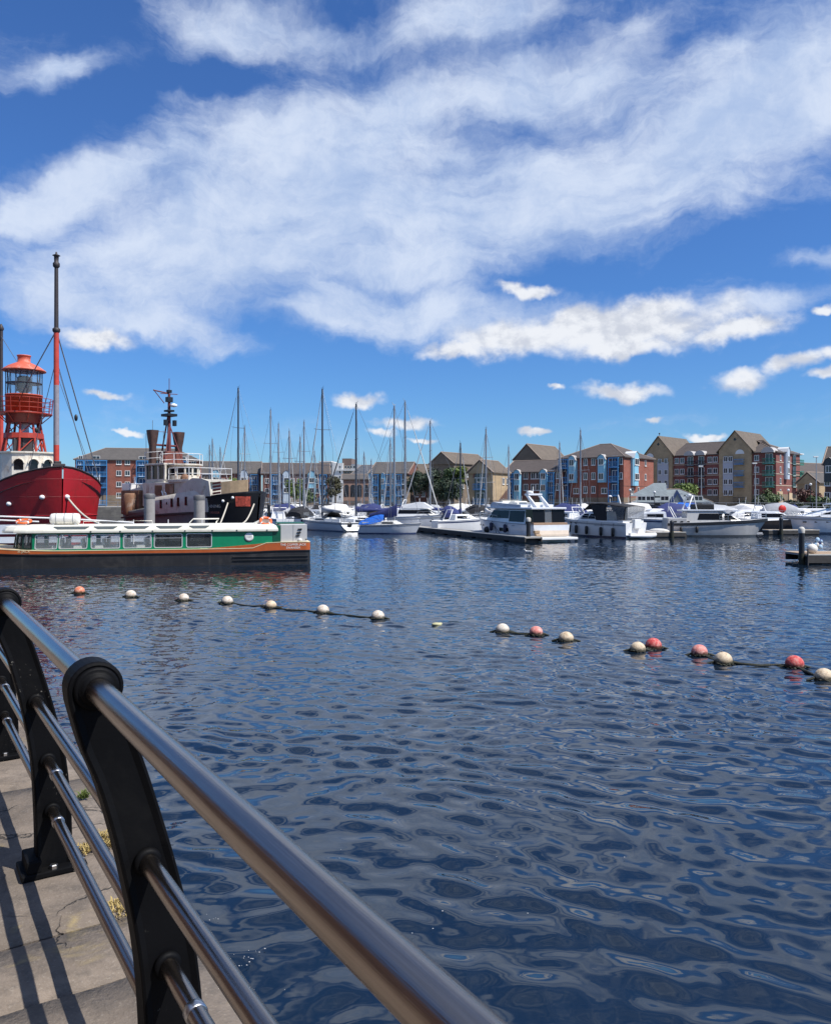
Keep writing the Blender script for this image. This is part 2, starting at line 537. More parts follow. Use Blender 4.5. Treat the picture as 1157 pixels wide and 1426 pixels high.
def build_water():
    rows = [3.0]
    while rows[-1] < 112:
        r = rows[-1]; rows.append(r + (0.05 if r < 14 else min(0.16, 0.05 + (r - 14) * 0.0022)))
    rows += [116, 124, 150, 1400]
    rows = np.array(rows)
    n0 = 540
    th = np.linspace(R(-42), R(42), n0)
    RR, TT = np.meshgrid(rows, th, indexing='ij')
    X, Y = RR * np.sin(TT), RR * np.cos(TT)
    Z = wave_height(X, Y)
    taper = np.clip((112 - RR) / 8, 0, 1) * np.clip((R(42) - np.abs(TT)) / R(2), 0, 1) * np.clip((RR - 3.0) / .6, 0, 1)
    Z *= taper
    nr = len(rows)
    co = np.stack([X, Y, Z], -1).reshape(-1, 3)
    i = np.arange(nr - 1)[:, None]; j = np.arange(n0 - 1)[None, :]
    a = (i * n0 + j); quads = np.stack([a, a + 1, a + n0 + 1, a + n0], -1).reshape(-1, 4)[:, ::-1]
    # the calm rest of the dock, all the way round
    ang = np.linspace(R(42), R(318), 40)
    ex = []
    for rr in (3.0, 1400.0):
        ex.append(np.stack([rr * np.sin(ang), rr * np.cos(ang), np.zeros_like(ang)], -1))
    base = len(co)
    co = np.concatenate([co] + ex + [np.array([[0, 0, 0.0]])])
    q2 = [[base + k, base + 40 + k, base + 40 + k + 1, base + k + 1] for k in range(39)]
    quads = np.concatenate([quads, np.array(q2)])
    cen = len(co) - 1
    inner = [int(v) for v in range(n0)][::20] + [n0 - 1] + [base + k for k in range(1, 40)]
    tris = [[cen, inner[(k + 1) % len(inner)], inner[k]] for k in range(len(inner))]
    me = bpy.data.meshes.new('water')
    nq, nt_ = len(quads), len(tris)
    me.vertices.add(len(co)); me.vertices.foreach_set('co', co.astype(np.float32).ravel())
    me.loops.add(nq * 4 + nt_ * 3)
    me.loops.foreach_set('vertex_index', np.concatenate([quads.ravel(), np.array(tris).ravel()]).astype(np.int32))
    me.polygons.add(nq + nt_)
    me.polygons.foreach_set('loop_start', np.concatenate([np.arange(nq) * 4, nq * 4 + np.arange(nt_) * 3]).astype(np.int32))
    me.polygons.foreach_set('use_smooth', np.ones(nq + nt_, dtype=bool))
    me.update(calc_edges=True)
    me.materials.append(water_material())
    return link('water', me)
setting(build_water())

# ------------------------------------------------------------------ the near quay: local x = towards the water, y = along the rail
QROT = R(33.0)
QZ = EYE - 1.51

def stone_mat(name, tint):
    m = bpy.data.materials.new(name)
    m.use_nodes = True
    t = NT(m.node_tree)
    b = m.node_tree.nodes['Principled BSDF']
    co = t.node('ShaderNodeNewGeometry').outputs['Position']
    n1 = t.noise(co, 1.6, 6, 0.65, 0.3)
    n2 = t.noise(co, 14, 6, 0.7)
    n3 = t.noise(co, 90, 3, 0.6)
    c = t.mix(t.mr(n1, 0.3, 0.7), (0.14 * tint, 0.113 * tint, 0.089 * tint), (0.265 * tint, 0.215 * tint, 0.170 * tint))
    c = t.mix(t.mr(n2, 0.42, 0.70, 0, 0.65), c, (0.085, 0.072, 0.06))
    c = t.mix(t.mr(n3, 0.55, 0.75, 0, 0.35), c, (0.34, 0.30, 0.25))
    # yellow lichen patches
    lich = t.m('MULTIPLY', t.mr(t.noise(co, 2.3, 4, 0.7, 0.5), 0.60, 0.70), t.mr(n2, 0.40, 0.6))
    c = t.mix(t.m('MULTIPLY', lich, 0.55), c, (0.42, 0.32, 0.13))
    # hairline cracks
    wv = t.vm('ADD', co, t.vm('SCALE', t.noise(co, 5, 4, 0.6, out=1), 0.30))
    vo = t.node('ShaderNodeTexVoronoi', feature='DISTANCE_TO_EDGE')
    t.put(vo.inputs['Vector'], wv); vo.inputs['Scale'].default_value = 1.5
    ck = t.m('MULTIPLY', t.mr(vo.outputs['Distance'], 0.0, 0.013, 1, 0), t.mr(t.noise(co, 1.1, 3, 0.6), 0.52, 0.60))
    c = t.mix(t.m('MULTIPLY', ck, 0.85), c, (0.03, 0.027, 0.024))
    t.put(b.inputs['Base Color'], c)
    b.inputs['Roughness'].default_value = 0.92
    bp = t.node('ShaderNodeBump'); bp.inputs['Distance'].default_value = 0.012; bp.inputs['Strength'].default_value = 0.9
    t.put(bp.inputs['Height'], t.m('SUBTRACT', t.m('ADD', n2, t.m('MULTIPLY', n3, 0.25)), ck))
    m.node_tree.links.new(bp.outputs[0], b.inputs['Normal'])
    return m

STONES = [stone_mat('worn_sandstone', 1.0), stone_mat('pale_sandstone', 1.12), stone_mat('dull_sandstone', 0.88)]
QWALL = masonry('quay_wall_stone', (0.20, 0.18, 0.15), (0.15, 0.135, 0.115), (0.07, 0.065, 0.06), 1.1, 0.45)
quay = MB()
quay.box(-9, 0.86, -8, 62, -2.5, QZ - 0.10)
quay = setting(quay.build('quay', QWALL, None, (0, 0, 0), (0, 0, QROT)))
quay_bed = MB(); quay_bed.box(-9, 0.84, -8, 62, QZ - 0.098, QZ - 0.035)
quay_bed.build('mortar_bed', mat('mortar', (0.10, 0.09, 0.078), 0.95, var=0.3, bump=0.01), quay)
rng = random.Random(3)
def paving_stone(x0, x1, y0, y1, top, mi):
    g = 0.0045
    bm = bmesh.new()
    nx = max(2, int((x1 - x0) / 0.16)); ny = max(2, int((y1 - y0) / 0.16))
    ids = {}
    tilt = (rng.uniform(-.003, .003), rng.uniform(-.003, .003))
    for i in range(nx + 1):
        for j in range(ny + 1):
            u = x0 + g + (x1 - x0 - 2 * g) * i / nx; v = y0 + g + (y1 - y0 - 2 * g) * j / ny
            edge = i in (0, nx) or j in (0, ny)
            z = top + rng.uniform(-.004, .004) + tilt[0] * (i / nx - .5) + tilt[1] * (j / ny - .5) - (rng.uniform(.002, .006) if edge else 0)
            if edge:
                u += rng.uniform(-.005, .005); v += rng.uniform(-.005, .005)
            ids[i, j] = bm.verts.new((u, v, z))
    for i in range(nx):
        for j in range(ny):
            bm.faces.new((ids[i, j], ids[i + 1, j], ids[i + 1, j + 1], ids[i, j + 1])).smooth = True
    rim = [ids[i, 0] for i in range(nx + 1)] + [ids[nx, j] for j in range(1, ny + 1)] + [ids[i, ny] for i in range(nx - 1, -1, -1)] + [ids[0, j] for j in range(ny - 1, 0, -1)]
    low = [bm.verts.new((p.co.x, p.co.y, top - 0.075)) for p in rim]
    for k in range(len(rim)):
        bm.faces.new((rim[k], low[k], low[(k + 1) % len(rim)], rim[(k + 1) % len(rim)]))
    me = bpy.data.meshes.new('paving_stone')
    bm.to_mesh(me); bm.free()
    me.materials.append(STONES[mi])
    link('paving_stone', me, quay)
# big coping stones along the edge, then staggered rows inland
y = 3.01 - 1.62 * 3
while y < 14:
    L = rng.uniform(1.35, 1.75) if not (2.5 < y < 3.6) else 1.62
    if y < 3.0 < y + L: L = 3.01 - y
    paving_stone(-0.30, 0.87, y, y + L, QZ + rng.uniform(-.003, .003), rng.randrange(3))
    y += L
x = -0.30
for row in range(5):
    wdt = rng.choice((0.62, 0.75, 0.9))
    y = -2.2 + rng.uniform(0, 0.6)
    while y < 12:
        L = rng.uniform(0.8, 1.4)
        paving_stone(x - wdt, x, y, y + L, QZ + rng.uniform(-.004, .004), rng.randrange(3))
        y += L
    x -= wdt
rest = MB(); rest.box(-9, 0.86, 14, 62, QZ - 0.03, QZ); rest.box(-9, x, -8, 14, QZ - 0.03, QZ - 0.004)
rest.build('far_paving', STONES[0], quay)

# ------------------------------------------------------------------ quay railing
BRUSHED = None
def brushed():
    m = bpy.data.materials.new('brushed_stainless_tube')
    m.use_nodes = True
    t = NT(m.node_tree)
    b = m.node_tree.nodes['Principled BSDF']
    co = t.node('ShaderNodeTexCoord').outputs['Object']
    streak = t.noise(t.mapping(co, scale=(60, 0.8, 60)), 5, 4, 0.7)
    cloudy = t.noise(co, 6, 4, 0.6)
    b.inputs['Metallic'].default_value = 1.0
    c = t.mix(streak, (0.26, 0.215, 0.18), (0.49, 0.425, 0.375))
    c = t.mix(t.mr(cloudy, 0.5, 0.75, 0, 0.35), c, (0.30, 0.24, 0.20))
    t.put(b.inputs['Base Color'], c)
    t.put(b.inputs['Roughness'], t.m('ADD', t.m('MULTIPLY', streak, 0.14), 0.15))
    bp = t.node('ShaderNodeBump'); bp.inputs['Distance'].default_value = 0.0006; bp.inputs['Strength'].default_value = 0.5
    t.put(bp.inputs['Height'], streak)
    m.node_tree.links.new(bp.outputs[0], b.inputs['Normal'])
    return m
BRUSHED = brushed()
IRON = mat('black_cast_iron', (0.0032, 0.0034, 0.0042), 0.58, var=0.3, vscale=5, bump=0.0012, bscale=110, dirt=(0.04, 0.038, 0.034), dscale=3.2, damt=0.10, spec=0.10)
def chipped(m):
    t = NT(m.node_tree); p = m.node_tree.nodes['Principled BSDF']
    co = t.node('ShaderNodeNewGeometry').outputs['Position']
    src = p.inputs['Base Color'].links[0].from_socket
    k = t.m('MULTIPLY', t.mr(t.noise(co, 70, 4, .7), .64, .70), t.mr(t.noise(co, 5, 3, .6), .56, .66))
    t.put(p.inputs['Base Color'], t.mix(t.m('MULTIPLY', k, .8), src, (.20, .185, .16)))
chipped(IRON)
RN = 0.365
rail = thing('quay_railing', 'stainless steel tube railing with curved black iron posts along the stone quay edge', 'railing', (0, 0, QZ), QROT)
RAIL_H = 1.10
BARS = ((0.70, 0.108), (0.455, 0.152), (0.25, 0.168))
def post_mesh():
    inner = [(0.110, 0.0), (0.108, 0.2), (0.094, 0.45), (0.060, 0.66), (0.012, 0.86), (-0.028, 0.97), (-0.055, 1.07)]
    outer = [(0.242, 0.0), (0.243, 0.2), (0.222, 0.45), (0.178, 0.66), (0.122, 0.86), (0.084, 0.98), (0.054, 1.08)]
    def dense(pts):
        o = []
        for i in range(len(pts) - 1):
            p0 = pts[max(i - 1, 0)]; p1 = pts[i]; p2 = pts[i + 1]; p3 = pts[min(i + 2, len(pts) - 1)]
            for k in range(4):
                u = k / 4
                o.append(tuple(0.5 * ((2 * p1[j]) + (-p0[j] + p2[j]) * u + (2 * p0[j] - 5 * p1[j] + 4 * p2[j] - p3[j]) * u * u + (-p0[j] + 3 * p1[j] - 3 * p2[j] + p3[j]) * u ** 3) for j in (0, 1)))
        o.append(pts[-1]); return o
    top = [(0.058 * math.cos(a), RAIL_H + 0.058 * math.sin(a)) for a in [R(v) for v in range(-20, 201, 13)]]
    poly = dense(outer) + top + dense(inner)[::-1]
    bm = bmesh.new()
    T = 0.040
    f = bm.faces.new([bm.verts.new((RN + s, -T, h)) for s, h in poly])
    ex = bmesh.ops.extrude_face_region(bm, geom=[f])
    bmesh.ops.translate(bm, vec=(0, 2 * T, 0), verts=[v for v in ex['geom'] if isinstance(v, bmesh.types.BMVert)])
    bmesh.ops.recalc_face_normals(bm, faces=bm.faces)
    rimes = [e for e in bm.edges if abs(e.verts[0].co.y - e.verts[1].co.y) < 1e-6]
    bmesh.ops.bevel(bm, geom=rimes, offset=0.007, segments=2, affect='EDGES', profile=0.5)
    # a slightly sunk web on both faces
    big = sorted(bm.faces, key=lambda q: -q.calc_area())[:2]
    r = bmesh.ops.inset_region(bm, faces=big, thickness=0.013, depth=0)
    for q in big:
        s = 1 if q.calc_center_median().y < 0 else -1
        bmesh.ops.translate(bm, vec=(0, 0.006 * s, 0), verts=list(q.verts))
    me = bpy.data.meshes.new('post')
    bm.to_mesh(me); bm.free(); me.materials.append(IRON)
    return me
post_me = post_mesh()
hd = MB()
for s in (-1, 1):
    hd.lathe([(0.027, s * 0.030), (0.047, s * 0.034), (0.047, s * 0.043), (0.041, s * 0.048), (0.037, s * 0.046), (0.034, s * 0.056), (0.027, s * 0.058)], (RN, 0, RAIL_H), 28, True, 'Y')
collar_top = hd.mesh('rail_collar', IRON)
bar_cols = []
for h, s in BARS:
    c = MB()
    for sg in (-1, 1):
        c.lathe([(0.022, sg * 0.034), (0.031, sg * 0.036), (0.031, sg * 0.044), (0.026, sg * 0.050), (0.021, sg * 0.050)], (RN + s, 0, h), 18, True, 'Y')
    bar_cols.append(c.mesh('bar_collar', IRON))
bp_ = MB(); bp_.rbox(RN + 0.05, RN + 0.295, -0.085, 0.085, 0.002, 0.026, 0.005)
plate_me = bp_.mesh('base_plate', IRON)
g_ = MB(); g_.rbox(RN + 0.07, RN + 0.125, -0.078, 0.078, 0.022, 0.075, 0.008)
shoe_me = g_.mesh('base_shoe', IRON)
bo = MB(); bo.lathe([(0.016, 0.026), (0.016, 0.040), (0.012, 0.043)], (0, 0, 0), 6, False)
bolt_me = bo.mesh('bolt', STEEL)
sl = MB(); sl.lathe([(0.0212, -0.012), (0.0235, -0.010), (0.0235, 0.010), (0.0212, 0.012)], (0, 0, 0), 18, True, 'Y')
sleeve_me = sl.mesh('tube_sleeve', STEEL)
P0, PS = 1.865, 1.69
tr = MB(); tr.tube([(RN, 0.0, RAIL_H), (RN, PS, RAIL_H)], 0.0262, 40, False)
top_me = tr.mesh('top_rail', BRUSHED)
bar_me = []
for h, s in BARS:
    b_ = MB(); b_.tube([(RN + s, 0, h), (RN + s, PS, h)], 0.0205, 28, False)
    bar_me.append(b_.mesh('bar', BRUSHED))
for k in range(-2, 14):
    d = P0 + PS * k
    po = link('post', post_me, rail, (0, d, 0))
    link('rail_collar', collar_top, po)
    for cm in bar_cols: link('bar_collar', cm, po)
    link('base_plate', plate_me, po); link('base_shoe', shoe_me, po)
    for s, e in ((0.272, -0.06), (0.272, 0.06), (0.17, -0.065), (0.17, 0.065)):
        link('bolt', bolt_me, po, (RN + s, e, 0))
    link('top_rail', top_me, rail, (0, d, 0))
    for i, (h, s) in enumerate(BARS):
        bo_ = link('bar', bar_me[i], rail, (0, d, 0))
        if i:
            link('tube_sleeve', sleeve_me, bo_, (RN + s, PS - (0.24 if i == 1 else 0.18), h))

# unseen brick warehouse added behind the quay to darken the reflections on the tubes
c_, s_ = math.cos(QROT), math.sin(QROT)
wb = thing('added_warehouse', 'unseen long dark brick warehouse added behind the quay railing', 'building', (-10 * c_ - 25 * s_ * -1 * 0, -10 * s_, QZ), QROT)
q = MB(); q.box(-14, 0, -45, 40, -.1, 9.5); q.build('wall', masonry('warehouse_brick', (.16, .075, .05), (.12, .06, .042), (.14, .12, .10)), wb)
q = MB(); q.prism([(-14.4, 9.45), (.4, 9.45), (-7, 13)], -45.3, 40.3, 'Y'); q.build('roof', mat('warehouse_slate', (.07, .07, .075), .8), wb)
for k in range(20):
    q = MB(); q.box(-.05, .03, -42 + 4.1 * k, -40.4 + 4.1 * k, 1.2, 4.2); q.build('window', DARK, wb)

# dry weeds in the joints
DRY = mat('dry_grass', (0.36, 0.27, 0.10), 0.9, var=0.3, vscale=20)
LEAF = mat('weed_leaf', (0.10, 0.14, 0.025), 0.8, var=0.3, vscale=20)
def weed(n, d, r, count, m, hmax, label, seed):
    rg = random.Random(seed)
    mb = MB()
    for i in range(count):
        a = rg.uniform(0, 2 * PI); rr = r * math.sqrt(rg.random())
        x, y = rr * math.cos(a) * 1.0, rr * math.sin(a) * 0.6
        h = rg.uniform(0.3, 1) * hmax
        a2 = rg.uniform(0, 2 * PI); ln = rg.uniform(0.3, 1.3) * h
        wv = rg.uniform(.0015, .004)
        dx, dy = math.cos(a2) * ln, math.sin(a2) * ln
        px, py = -math.sin(a2) * wv, math.cos(a2) * wv
        p0 = Vector((x, y, 0)); p1 = Vector((x + dx * .5, y + dy * .5, h * .75)); p2 = Vector((x + dx, y + dy, h * rg.uniform(.5, 1)))
        o = Vector((px, py, 0))
        mb.add([p0 - o, p0 + o, p1 + o * .8, p1 - o * .8, p2], [(0, 1, 2, 3), (3, 2, 4)], False)
    q = Vector((n, d)); c, s = math.cos(QROT), math.sin(QROT)
    tag(mb.build('weed_tuft', m, None, (n * c - d * s, n * s + d * c, QZ + 0.003), (0, 0, rg.uniform(0, 6))), label, 'weed', 'weeds growing in the quay paving')
def quay_nd(px, py):
    z = 1.51 * FPX / (py - HY); x = (px - CX) / FPX * z
    c, s = math.cos(QROT), math.sin(QROT)
    return x * c + z * s, -x * s + z * c
for (px, py, r, ct, mm, hh, lb) in (
    (116, 1112, 0.03, 60, LEAF, 0.055, 'small green weed alone in a paving crack past the second railing post'),
    (160, 1172, 0.10, 260, DRY, 0.045, 'dry straw coloured grass tuft beside the curved post, larger of two by the post'),
    (122, 1184, 0.07, 160, DRY, 0.04, 'dry straw coloured grass tuft right by the middle bar near the iron base plate'),
    (178, 1262, 0.11, 240, DRY, 0.03, 'flattened yellow dead grass in the crack below the bars next to the nearest post')):
    n, d = quay_nd(px, py)
    weed(n, d, r, ct, mm, hh, lb, int(px))

# ------------------------------------------------------------------ line of buoys
SLIME = mat('green_black_weed', (0.018, 0.020, 0.010), 0.7, var=0.5, vscale=18, bump=0.02, bscale=40)
def buoy_mat(name, col, fade):
    m = bpy.data.materials.new(name); m.use_nodes = True
    t = NT(m.node_tree); p = m.node_tree.nodes['Principled BSDF']
    co = t.node('ShaderNodeTexCoord').outputs['Object']
    gp = t.node('ShaderNodeNewGeometry').outputs['Position']
    sp_ = t.node('ShaderNodeSeparateXYZ'); t.put(sp_.inputs[0], gp)
    n1 = t.noise(t.vm('ADD', co, gp), 6.0, 6, .65, .4); n2 = t.noise(t.vm('ADD', co, gp), 22.0, 5, .7)
    c = t.mix(t.mr(n1, .42, .68), col, fade)
    c = t.mix(t.mr(n2, .55, .75, 0, .5), c, tuple(v * .5 for v in fade))
    # algae and scum grown up from the waterline
    hgt = t.m('ADD', sp_.outputs[2], t.m('MULTIPLY', t.m('SUBTRACT', n1, .5), .22))
    c = t.mix(t.mr(hgt, .03, .13, .9, 0), c, (.035, .034, .016))
    t.put(p.inputs['Base Color'], c); p.inputs['Roughness'].default_value = .65
    bp = t.node('ShaderNodeBump'); bp.inputs['Distance'].default_value = .012; t.put(bp.inputs['Height'], n2)
    m.node_tree.links.new(bp.outputs[0], p.inputs['Normal'])
    return m
BM = {'white': buoy_mat('buoy_white', (0.66, 0.60, 0.52), (0.45, 0.34, 0.24)), 'cream': buoy_mat('buoy_cream', (0.64, 0.52, 0.37), (0.42, 0.31, 0.19)),
      'pink': buoy_mat('buoy_pink', (0.62, 0.20, 0.17), (0.66, 0.42, 0.36)), 'red': buoy_mat('buoy_red', (0.52, 0.05, 0.05), (0.60, 0.26, 0.22)),
      'orange': buoy_mat('buoy_orange', (0.62, 0.17, 0.08), (0.64, 0.48, 0.38))}
bb = (
 (111, 823, 'orange', 'faded orange mooring buoy at the left end of the line, nearest the railing'),
 (183, 828, 'white', 'small white buoy second from the left end of the floating line'),
 (256, 833, 'white', 'dirty white buoy third from the left, below the green tour boat'),
 (316, 837, 'white', 'small clean white buoy where the visible rope begins below the tour boat'),
 (378, 843, 'cream', 'cream buoy on the weedy rope below the porthole end of the tour boat'),
 (449, 850, 'white', 'white buoy midway along the taut rope, sixth from the left'),
 (526, 858, 'white', 'whitish buoy at the end of the taut rope, left of the wide gap'),
 (700, 877, 'white', 'white buoy with dark waterline, first one right of the wide gap'),
 (747, 881, 'pink', 'pink buoy joined by green rope to the white buoy on its left'),
 (788, 889, 'cream', 'cream buoy alone between the pink buoy and the touching pair'),
 (888, 903, 'cream', 'cream buoy of the touching pair, lying in front of the red one'),
 (909, 899, 'red', 'red weedy buoy of the touching pair, just behind the cream one'),
 (974, 909, 'pink', 'rosy pink buoy beside a cream buoy, third red one from the right'),
 (1007, 920, 'cream', 'largest cream buoy with black rope running off to the right'),
 (1106, 926, 'red', 'red buoy next to the right end of the line'),
 (1147, 943, 'cream', 'yellowish cream buoy at the far right end of the line'))
pts = []
rg = random.Random(11)
for i, (px, py, kind, lb) in enumerate(bb):
    yy = wy(py + 3.5); xx = gx(px, yy)
    r = (0.195 if px < 600 else 0.180) * rg.uniform(0.95, 1.06)
    t_ = thing('mooring_buoy', lb, 'buoy', (xx, yy, 0), rg.uniform(0, 6), 'buoys floating in a line across the dock')
    ba = MB(); ba.ball((0, 0, r * rg.uniform(.22, .42)), r, 22, 14, (1.04, 0.98, 1.0)); ba.build('float_ball', BM[kind], t_, rot=(rg.uniform(-.25, .25), rg.uniform(-.25, .25), 0))
    sk = MB()
    for k in range(46):
        a = rg.uniform(0, 2 * PI); rr = r * rg.uniform(.93, 1.16)
        sk.ball((rr * math.cos(a), rr * math.sin(a), rg.uniform(-.03, .035)), rg.uniform(.012, .032), 5, 4, (1.5, 1.5, .6))
    sk.build('weed_skirt', SLIME, t_)
    for sg in (-1, 1):
        ey = MB(); ey.tube([(sg * r * .9, 0, .05), (sg * r * 1.25, 0, .03), (sg * r * 1.9, 0.02, -.01)], .026, 7); ey.build('rope_eye', SLIME, t_)
    t_.rotation_euler = (0, 0, rg.uniform(-.3, .2))
    pts.append((xx, yy))
rp = []
for i in range(len(pts) - 1):
    (x0, y0), (x1, y1) = pts[i], pts[i + 1]
    L = math.hypot(x1 - x0, y1 - y0); n = max(4, int(L / .35))
    shown = 3 <= i <= 5 or i in (7, 10, 12, 13, 14)
    for k in range(n):
        u = k / n
        sag = math.sin(PI * u)
        z = (0.035 - 0.03 * sag + 0.012 * math.sin(u * 37 + i)) if shown else (0.02 - 0.22 * sag)
        side = 0.12 * math.sin(u * 9 + i * 2) * sag
        rp.append((x0 + (x1 - x0) * u, y0 + (y1 - y0) * u + side, z))
rp.append((*pts[-1], 0.02)); rp.append((pts[-1][0] + 3, pts[-1][1] - 1.6, -.1))
ro = MB(); ro.tube(rp, [0.030 + 0.008 * math.sin(i * 1.7) for i in range(len(rp))], 7)
tag(ro.build('buoy_rope', SLIME), 'dark weedy rope linking the buoys across the water', 'rope')
fl = MB(); fl.ball((0, 0, 0.03), 0.10, 10, 7, (1.5, .8, .55)); fl.ball((.1, .03, .05), .05, 8, 6, (1.3, 1, .6))
yy = wy(871)
tag(fl.build('foam_scrap', mat('old_foam', (0.50, 0.48, 0.28), 0.9, var=0.3, vscale=20), None, (gx(608, yy), yy, 0)), 'small yellowish scrap of foam floating in the gap of the buoy line', 'litter')
# gull resting on the water by the motor yacht
yy = wy(770)
gl = MB(); gl.smooth = True
secs = []
for (x, zc, ry, rz_) in ((-.30, .13, .005, .005), (-.22, .11, .05, .03), (-.1, .08, .10, .08), (.03, .07, .11, .095), (.12, .09, .085, .085), (.17, .14, .05, .05), (.19, .20, .042, .045), (.22, .235, .045, .045), (.255, .235, .035, .032), (.28, .23, .012, .012), (.33, .222, .006, .006)):
    secs.append([(x, ry * math.cos(a), zc + rz_ * math.sin(a)) for a in [2 * PI * k / 10 for k in range(10)]])
gl.loft(secs, closed=True)
gu = thing('gull', 'white gull floating on the water in front of the motor yacht', 'bird', (gx(735, yy), yy, 0), R(170))
gl.build('body', mat('gull_white', (0.72, 0.72, 0.70), 0.8, var=0.05), gu)
wg = MB()
for s in (-1, 1):
    wg.loft([[(x, s * (y0 + .012 * math.sin(PI * k / 4)), z) for k, (y0, z) in enumerate(((.105, .07), (.11, .10), (.10, .13), (.07, .155), (.03, .165)))] for x in (.08, -.06, -.18)], False, False)
wg.build('wings', mat('gull_grey', (0.35, 0.37, 0.40), 0.8, var=0.1), gu)

# specks of froth floating on the near water
rg = random.Random(9)
q = MB()
for (px, py, n, sp_) in ((345, 1335, 16, .12), (300, 1282, 6, .08), (330, 1380, 8, .1), (470, 1192, 2, .1), (600, 1290, 2, .3), (700, 1240, 3, .4), (880, 1180, 2, .5), (560, 1330, 4, .3), (640, 1120, 3, .5)):
    yy = wy(py); xx = gx(px, yy)
    for _ in range(n):
        q.ball((xx + rg.gauss(0, sp_), yy + rg.gauss(0, sp_), .018), rg.uniform(.002, .006), 6, 4, (1.5, 1.0, .5))
fo_ = q.build('froth', mat('froth_white', (.42, .43, .44), .5, var=0))
fo_['kind'] = 'stuff'
# ------------------------------------------------------------------ green tour boat moored in front
GREEN = mat('boat_green', (0.005, 0.23, 0.105), 0.35, var=0.10, coat=0.2)
BURNT = mat('boat_orange_band', (0.42, 0.095, 0.022), 0.42, var=0.15, dirt=(0.28, 0.10, 0.05), dscale=1.2, damt=0.4)
LINE = mat('cream_coach_line', (0.70, 0.60, 0.38), 0.45, var=0.05)
HULLBLACK = mat('tar_black_hull', (0.016, 0.016, 0.018), 0.5, var=0.3, vscale=1.2, dirt=(0.06, 0.055, 0.05), dscale=0.9, damt=0.5)
SILVER = mat('window_frame_silver', (0.74, 0.76, 0.74), 0.35, 0.4, var=0.05)
TINTED = glass_mat('tinted_window_glass', (0.05, 0.06, 0.065), 0.6)
SALOON = glass_mat('saloon_window_glass', (0.45, 0.52, 0.55), 0.16)
WHITEPAINT = mat('white_lettering', (0.80, 0.80, 0.76), 0.5, var=0)
TB_Y, TB_X, TB_R = 44.6, gx(432, 44.6), R(13.2)
tb = thing('tour_boat', 'long green and cream covered tour boat with orange band and black hull', 'boat', (TB_X, TB_Y, 0), TB_R)
def tbx(px):
    k = (px - CX) / FPX
    c, s = math.cos(TB_R), math.sin(TB_R)
    return -((TB_X - TB_Y * k) / (c - s * k))
TBW = 3.3
def outline(inset=0.0, xb=-18.9, xa=0.0):
    pts = [(xa, inset), (-1.7, inset), (-6, inset), (-10, inset), (-14.2, inset)]
    for k in range(1, 9):
        u = k / 8
        x = -14.2 + (xb + 14.2) * math.sin(u * PI / 2)
        y = inset + (TBW / 2 - inset) * (1 - math.cos(u * PI / 2)) ** 1.25
        pts.append((x, y))
    return pts
def z_low(x):   # bottom of the orange band
    return 0.71 + 0.07 * max(0, min(1, (x + 3.5) / 1.5)) + 0.30 * max(0, (-x - 13.0) / 5.9) ** 1.6
def z_top(x):
    u = max(0.0, min(1.0, (x + 3.3) / 1.1)); u = u * u * (3 - 2 * u)
    return 0.885 + 0.32 * u + 0.42 * max(0, (-x - 13.0) / 5.9) ** 1.6
def sheer_band(name, m, zf0, zf1, off, parent, xa=0.0):
    half = outline(off, -18.9 + off, xa)
    dense = []
    for i in range(len(half) - 1):
        for k in range(6):
            dense.append((half[i][0] + (half[i + 1][0] - half[i][0]) * k / 6, half[i][1] + (half[i + 1][1] - half[i][1]) * k / 6))
    dense.append(half[-1])
    ring = dense + [(x, TBW - y) for x, y in dense[::-1][1:]]
    mb = MB()
    mb.loft([[Vector((x, y, zf0(x))) for x, y in ring], [Vector((x, y, zf1(x))) for x, y in ring]], False, False, closed=True)
    mb.add([(x, y, zf1(x)) for x, y in ring], [tuple(range(len(ring)))], False)
    return mb.build(name, m, parent)
sheer_band('hull', HULLBLACK, lambda x: -0.5, z_low, 0.03, tb)
sheer_band('orange_band', BURNT, z_low, z_top, 0.0, tb)
sheer_band('coach_line', LINE, lambda x: z_top(x) - 0.002, lambda x: z_top(x) + 0.035, -0.012, tb)
sheer_band('rubbing_strake', HULLBLACK, lambda x: z_low(x) - 0.04, lambda x: z_low(x) + 0.0, -0.02, tb)
st = MB()
for z in (0.42, 0.24): st.rbox(-4.2, -0.1, -0.03, 0.03, z, z + 0.05, 0.01)
st.build('fender_strip', HULLBLACK, tb)
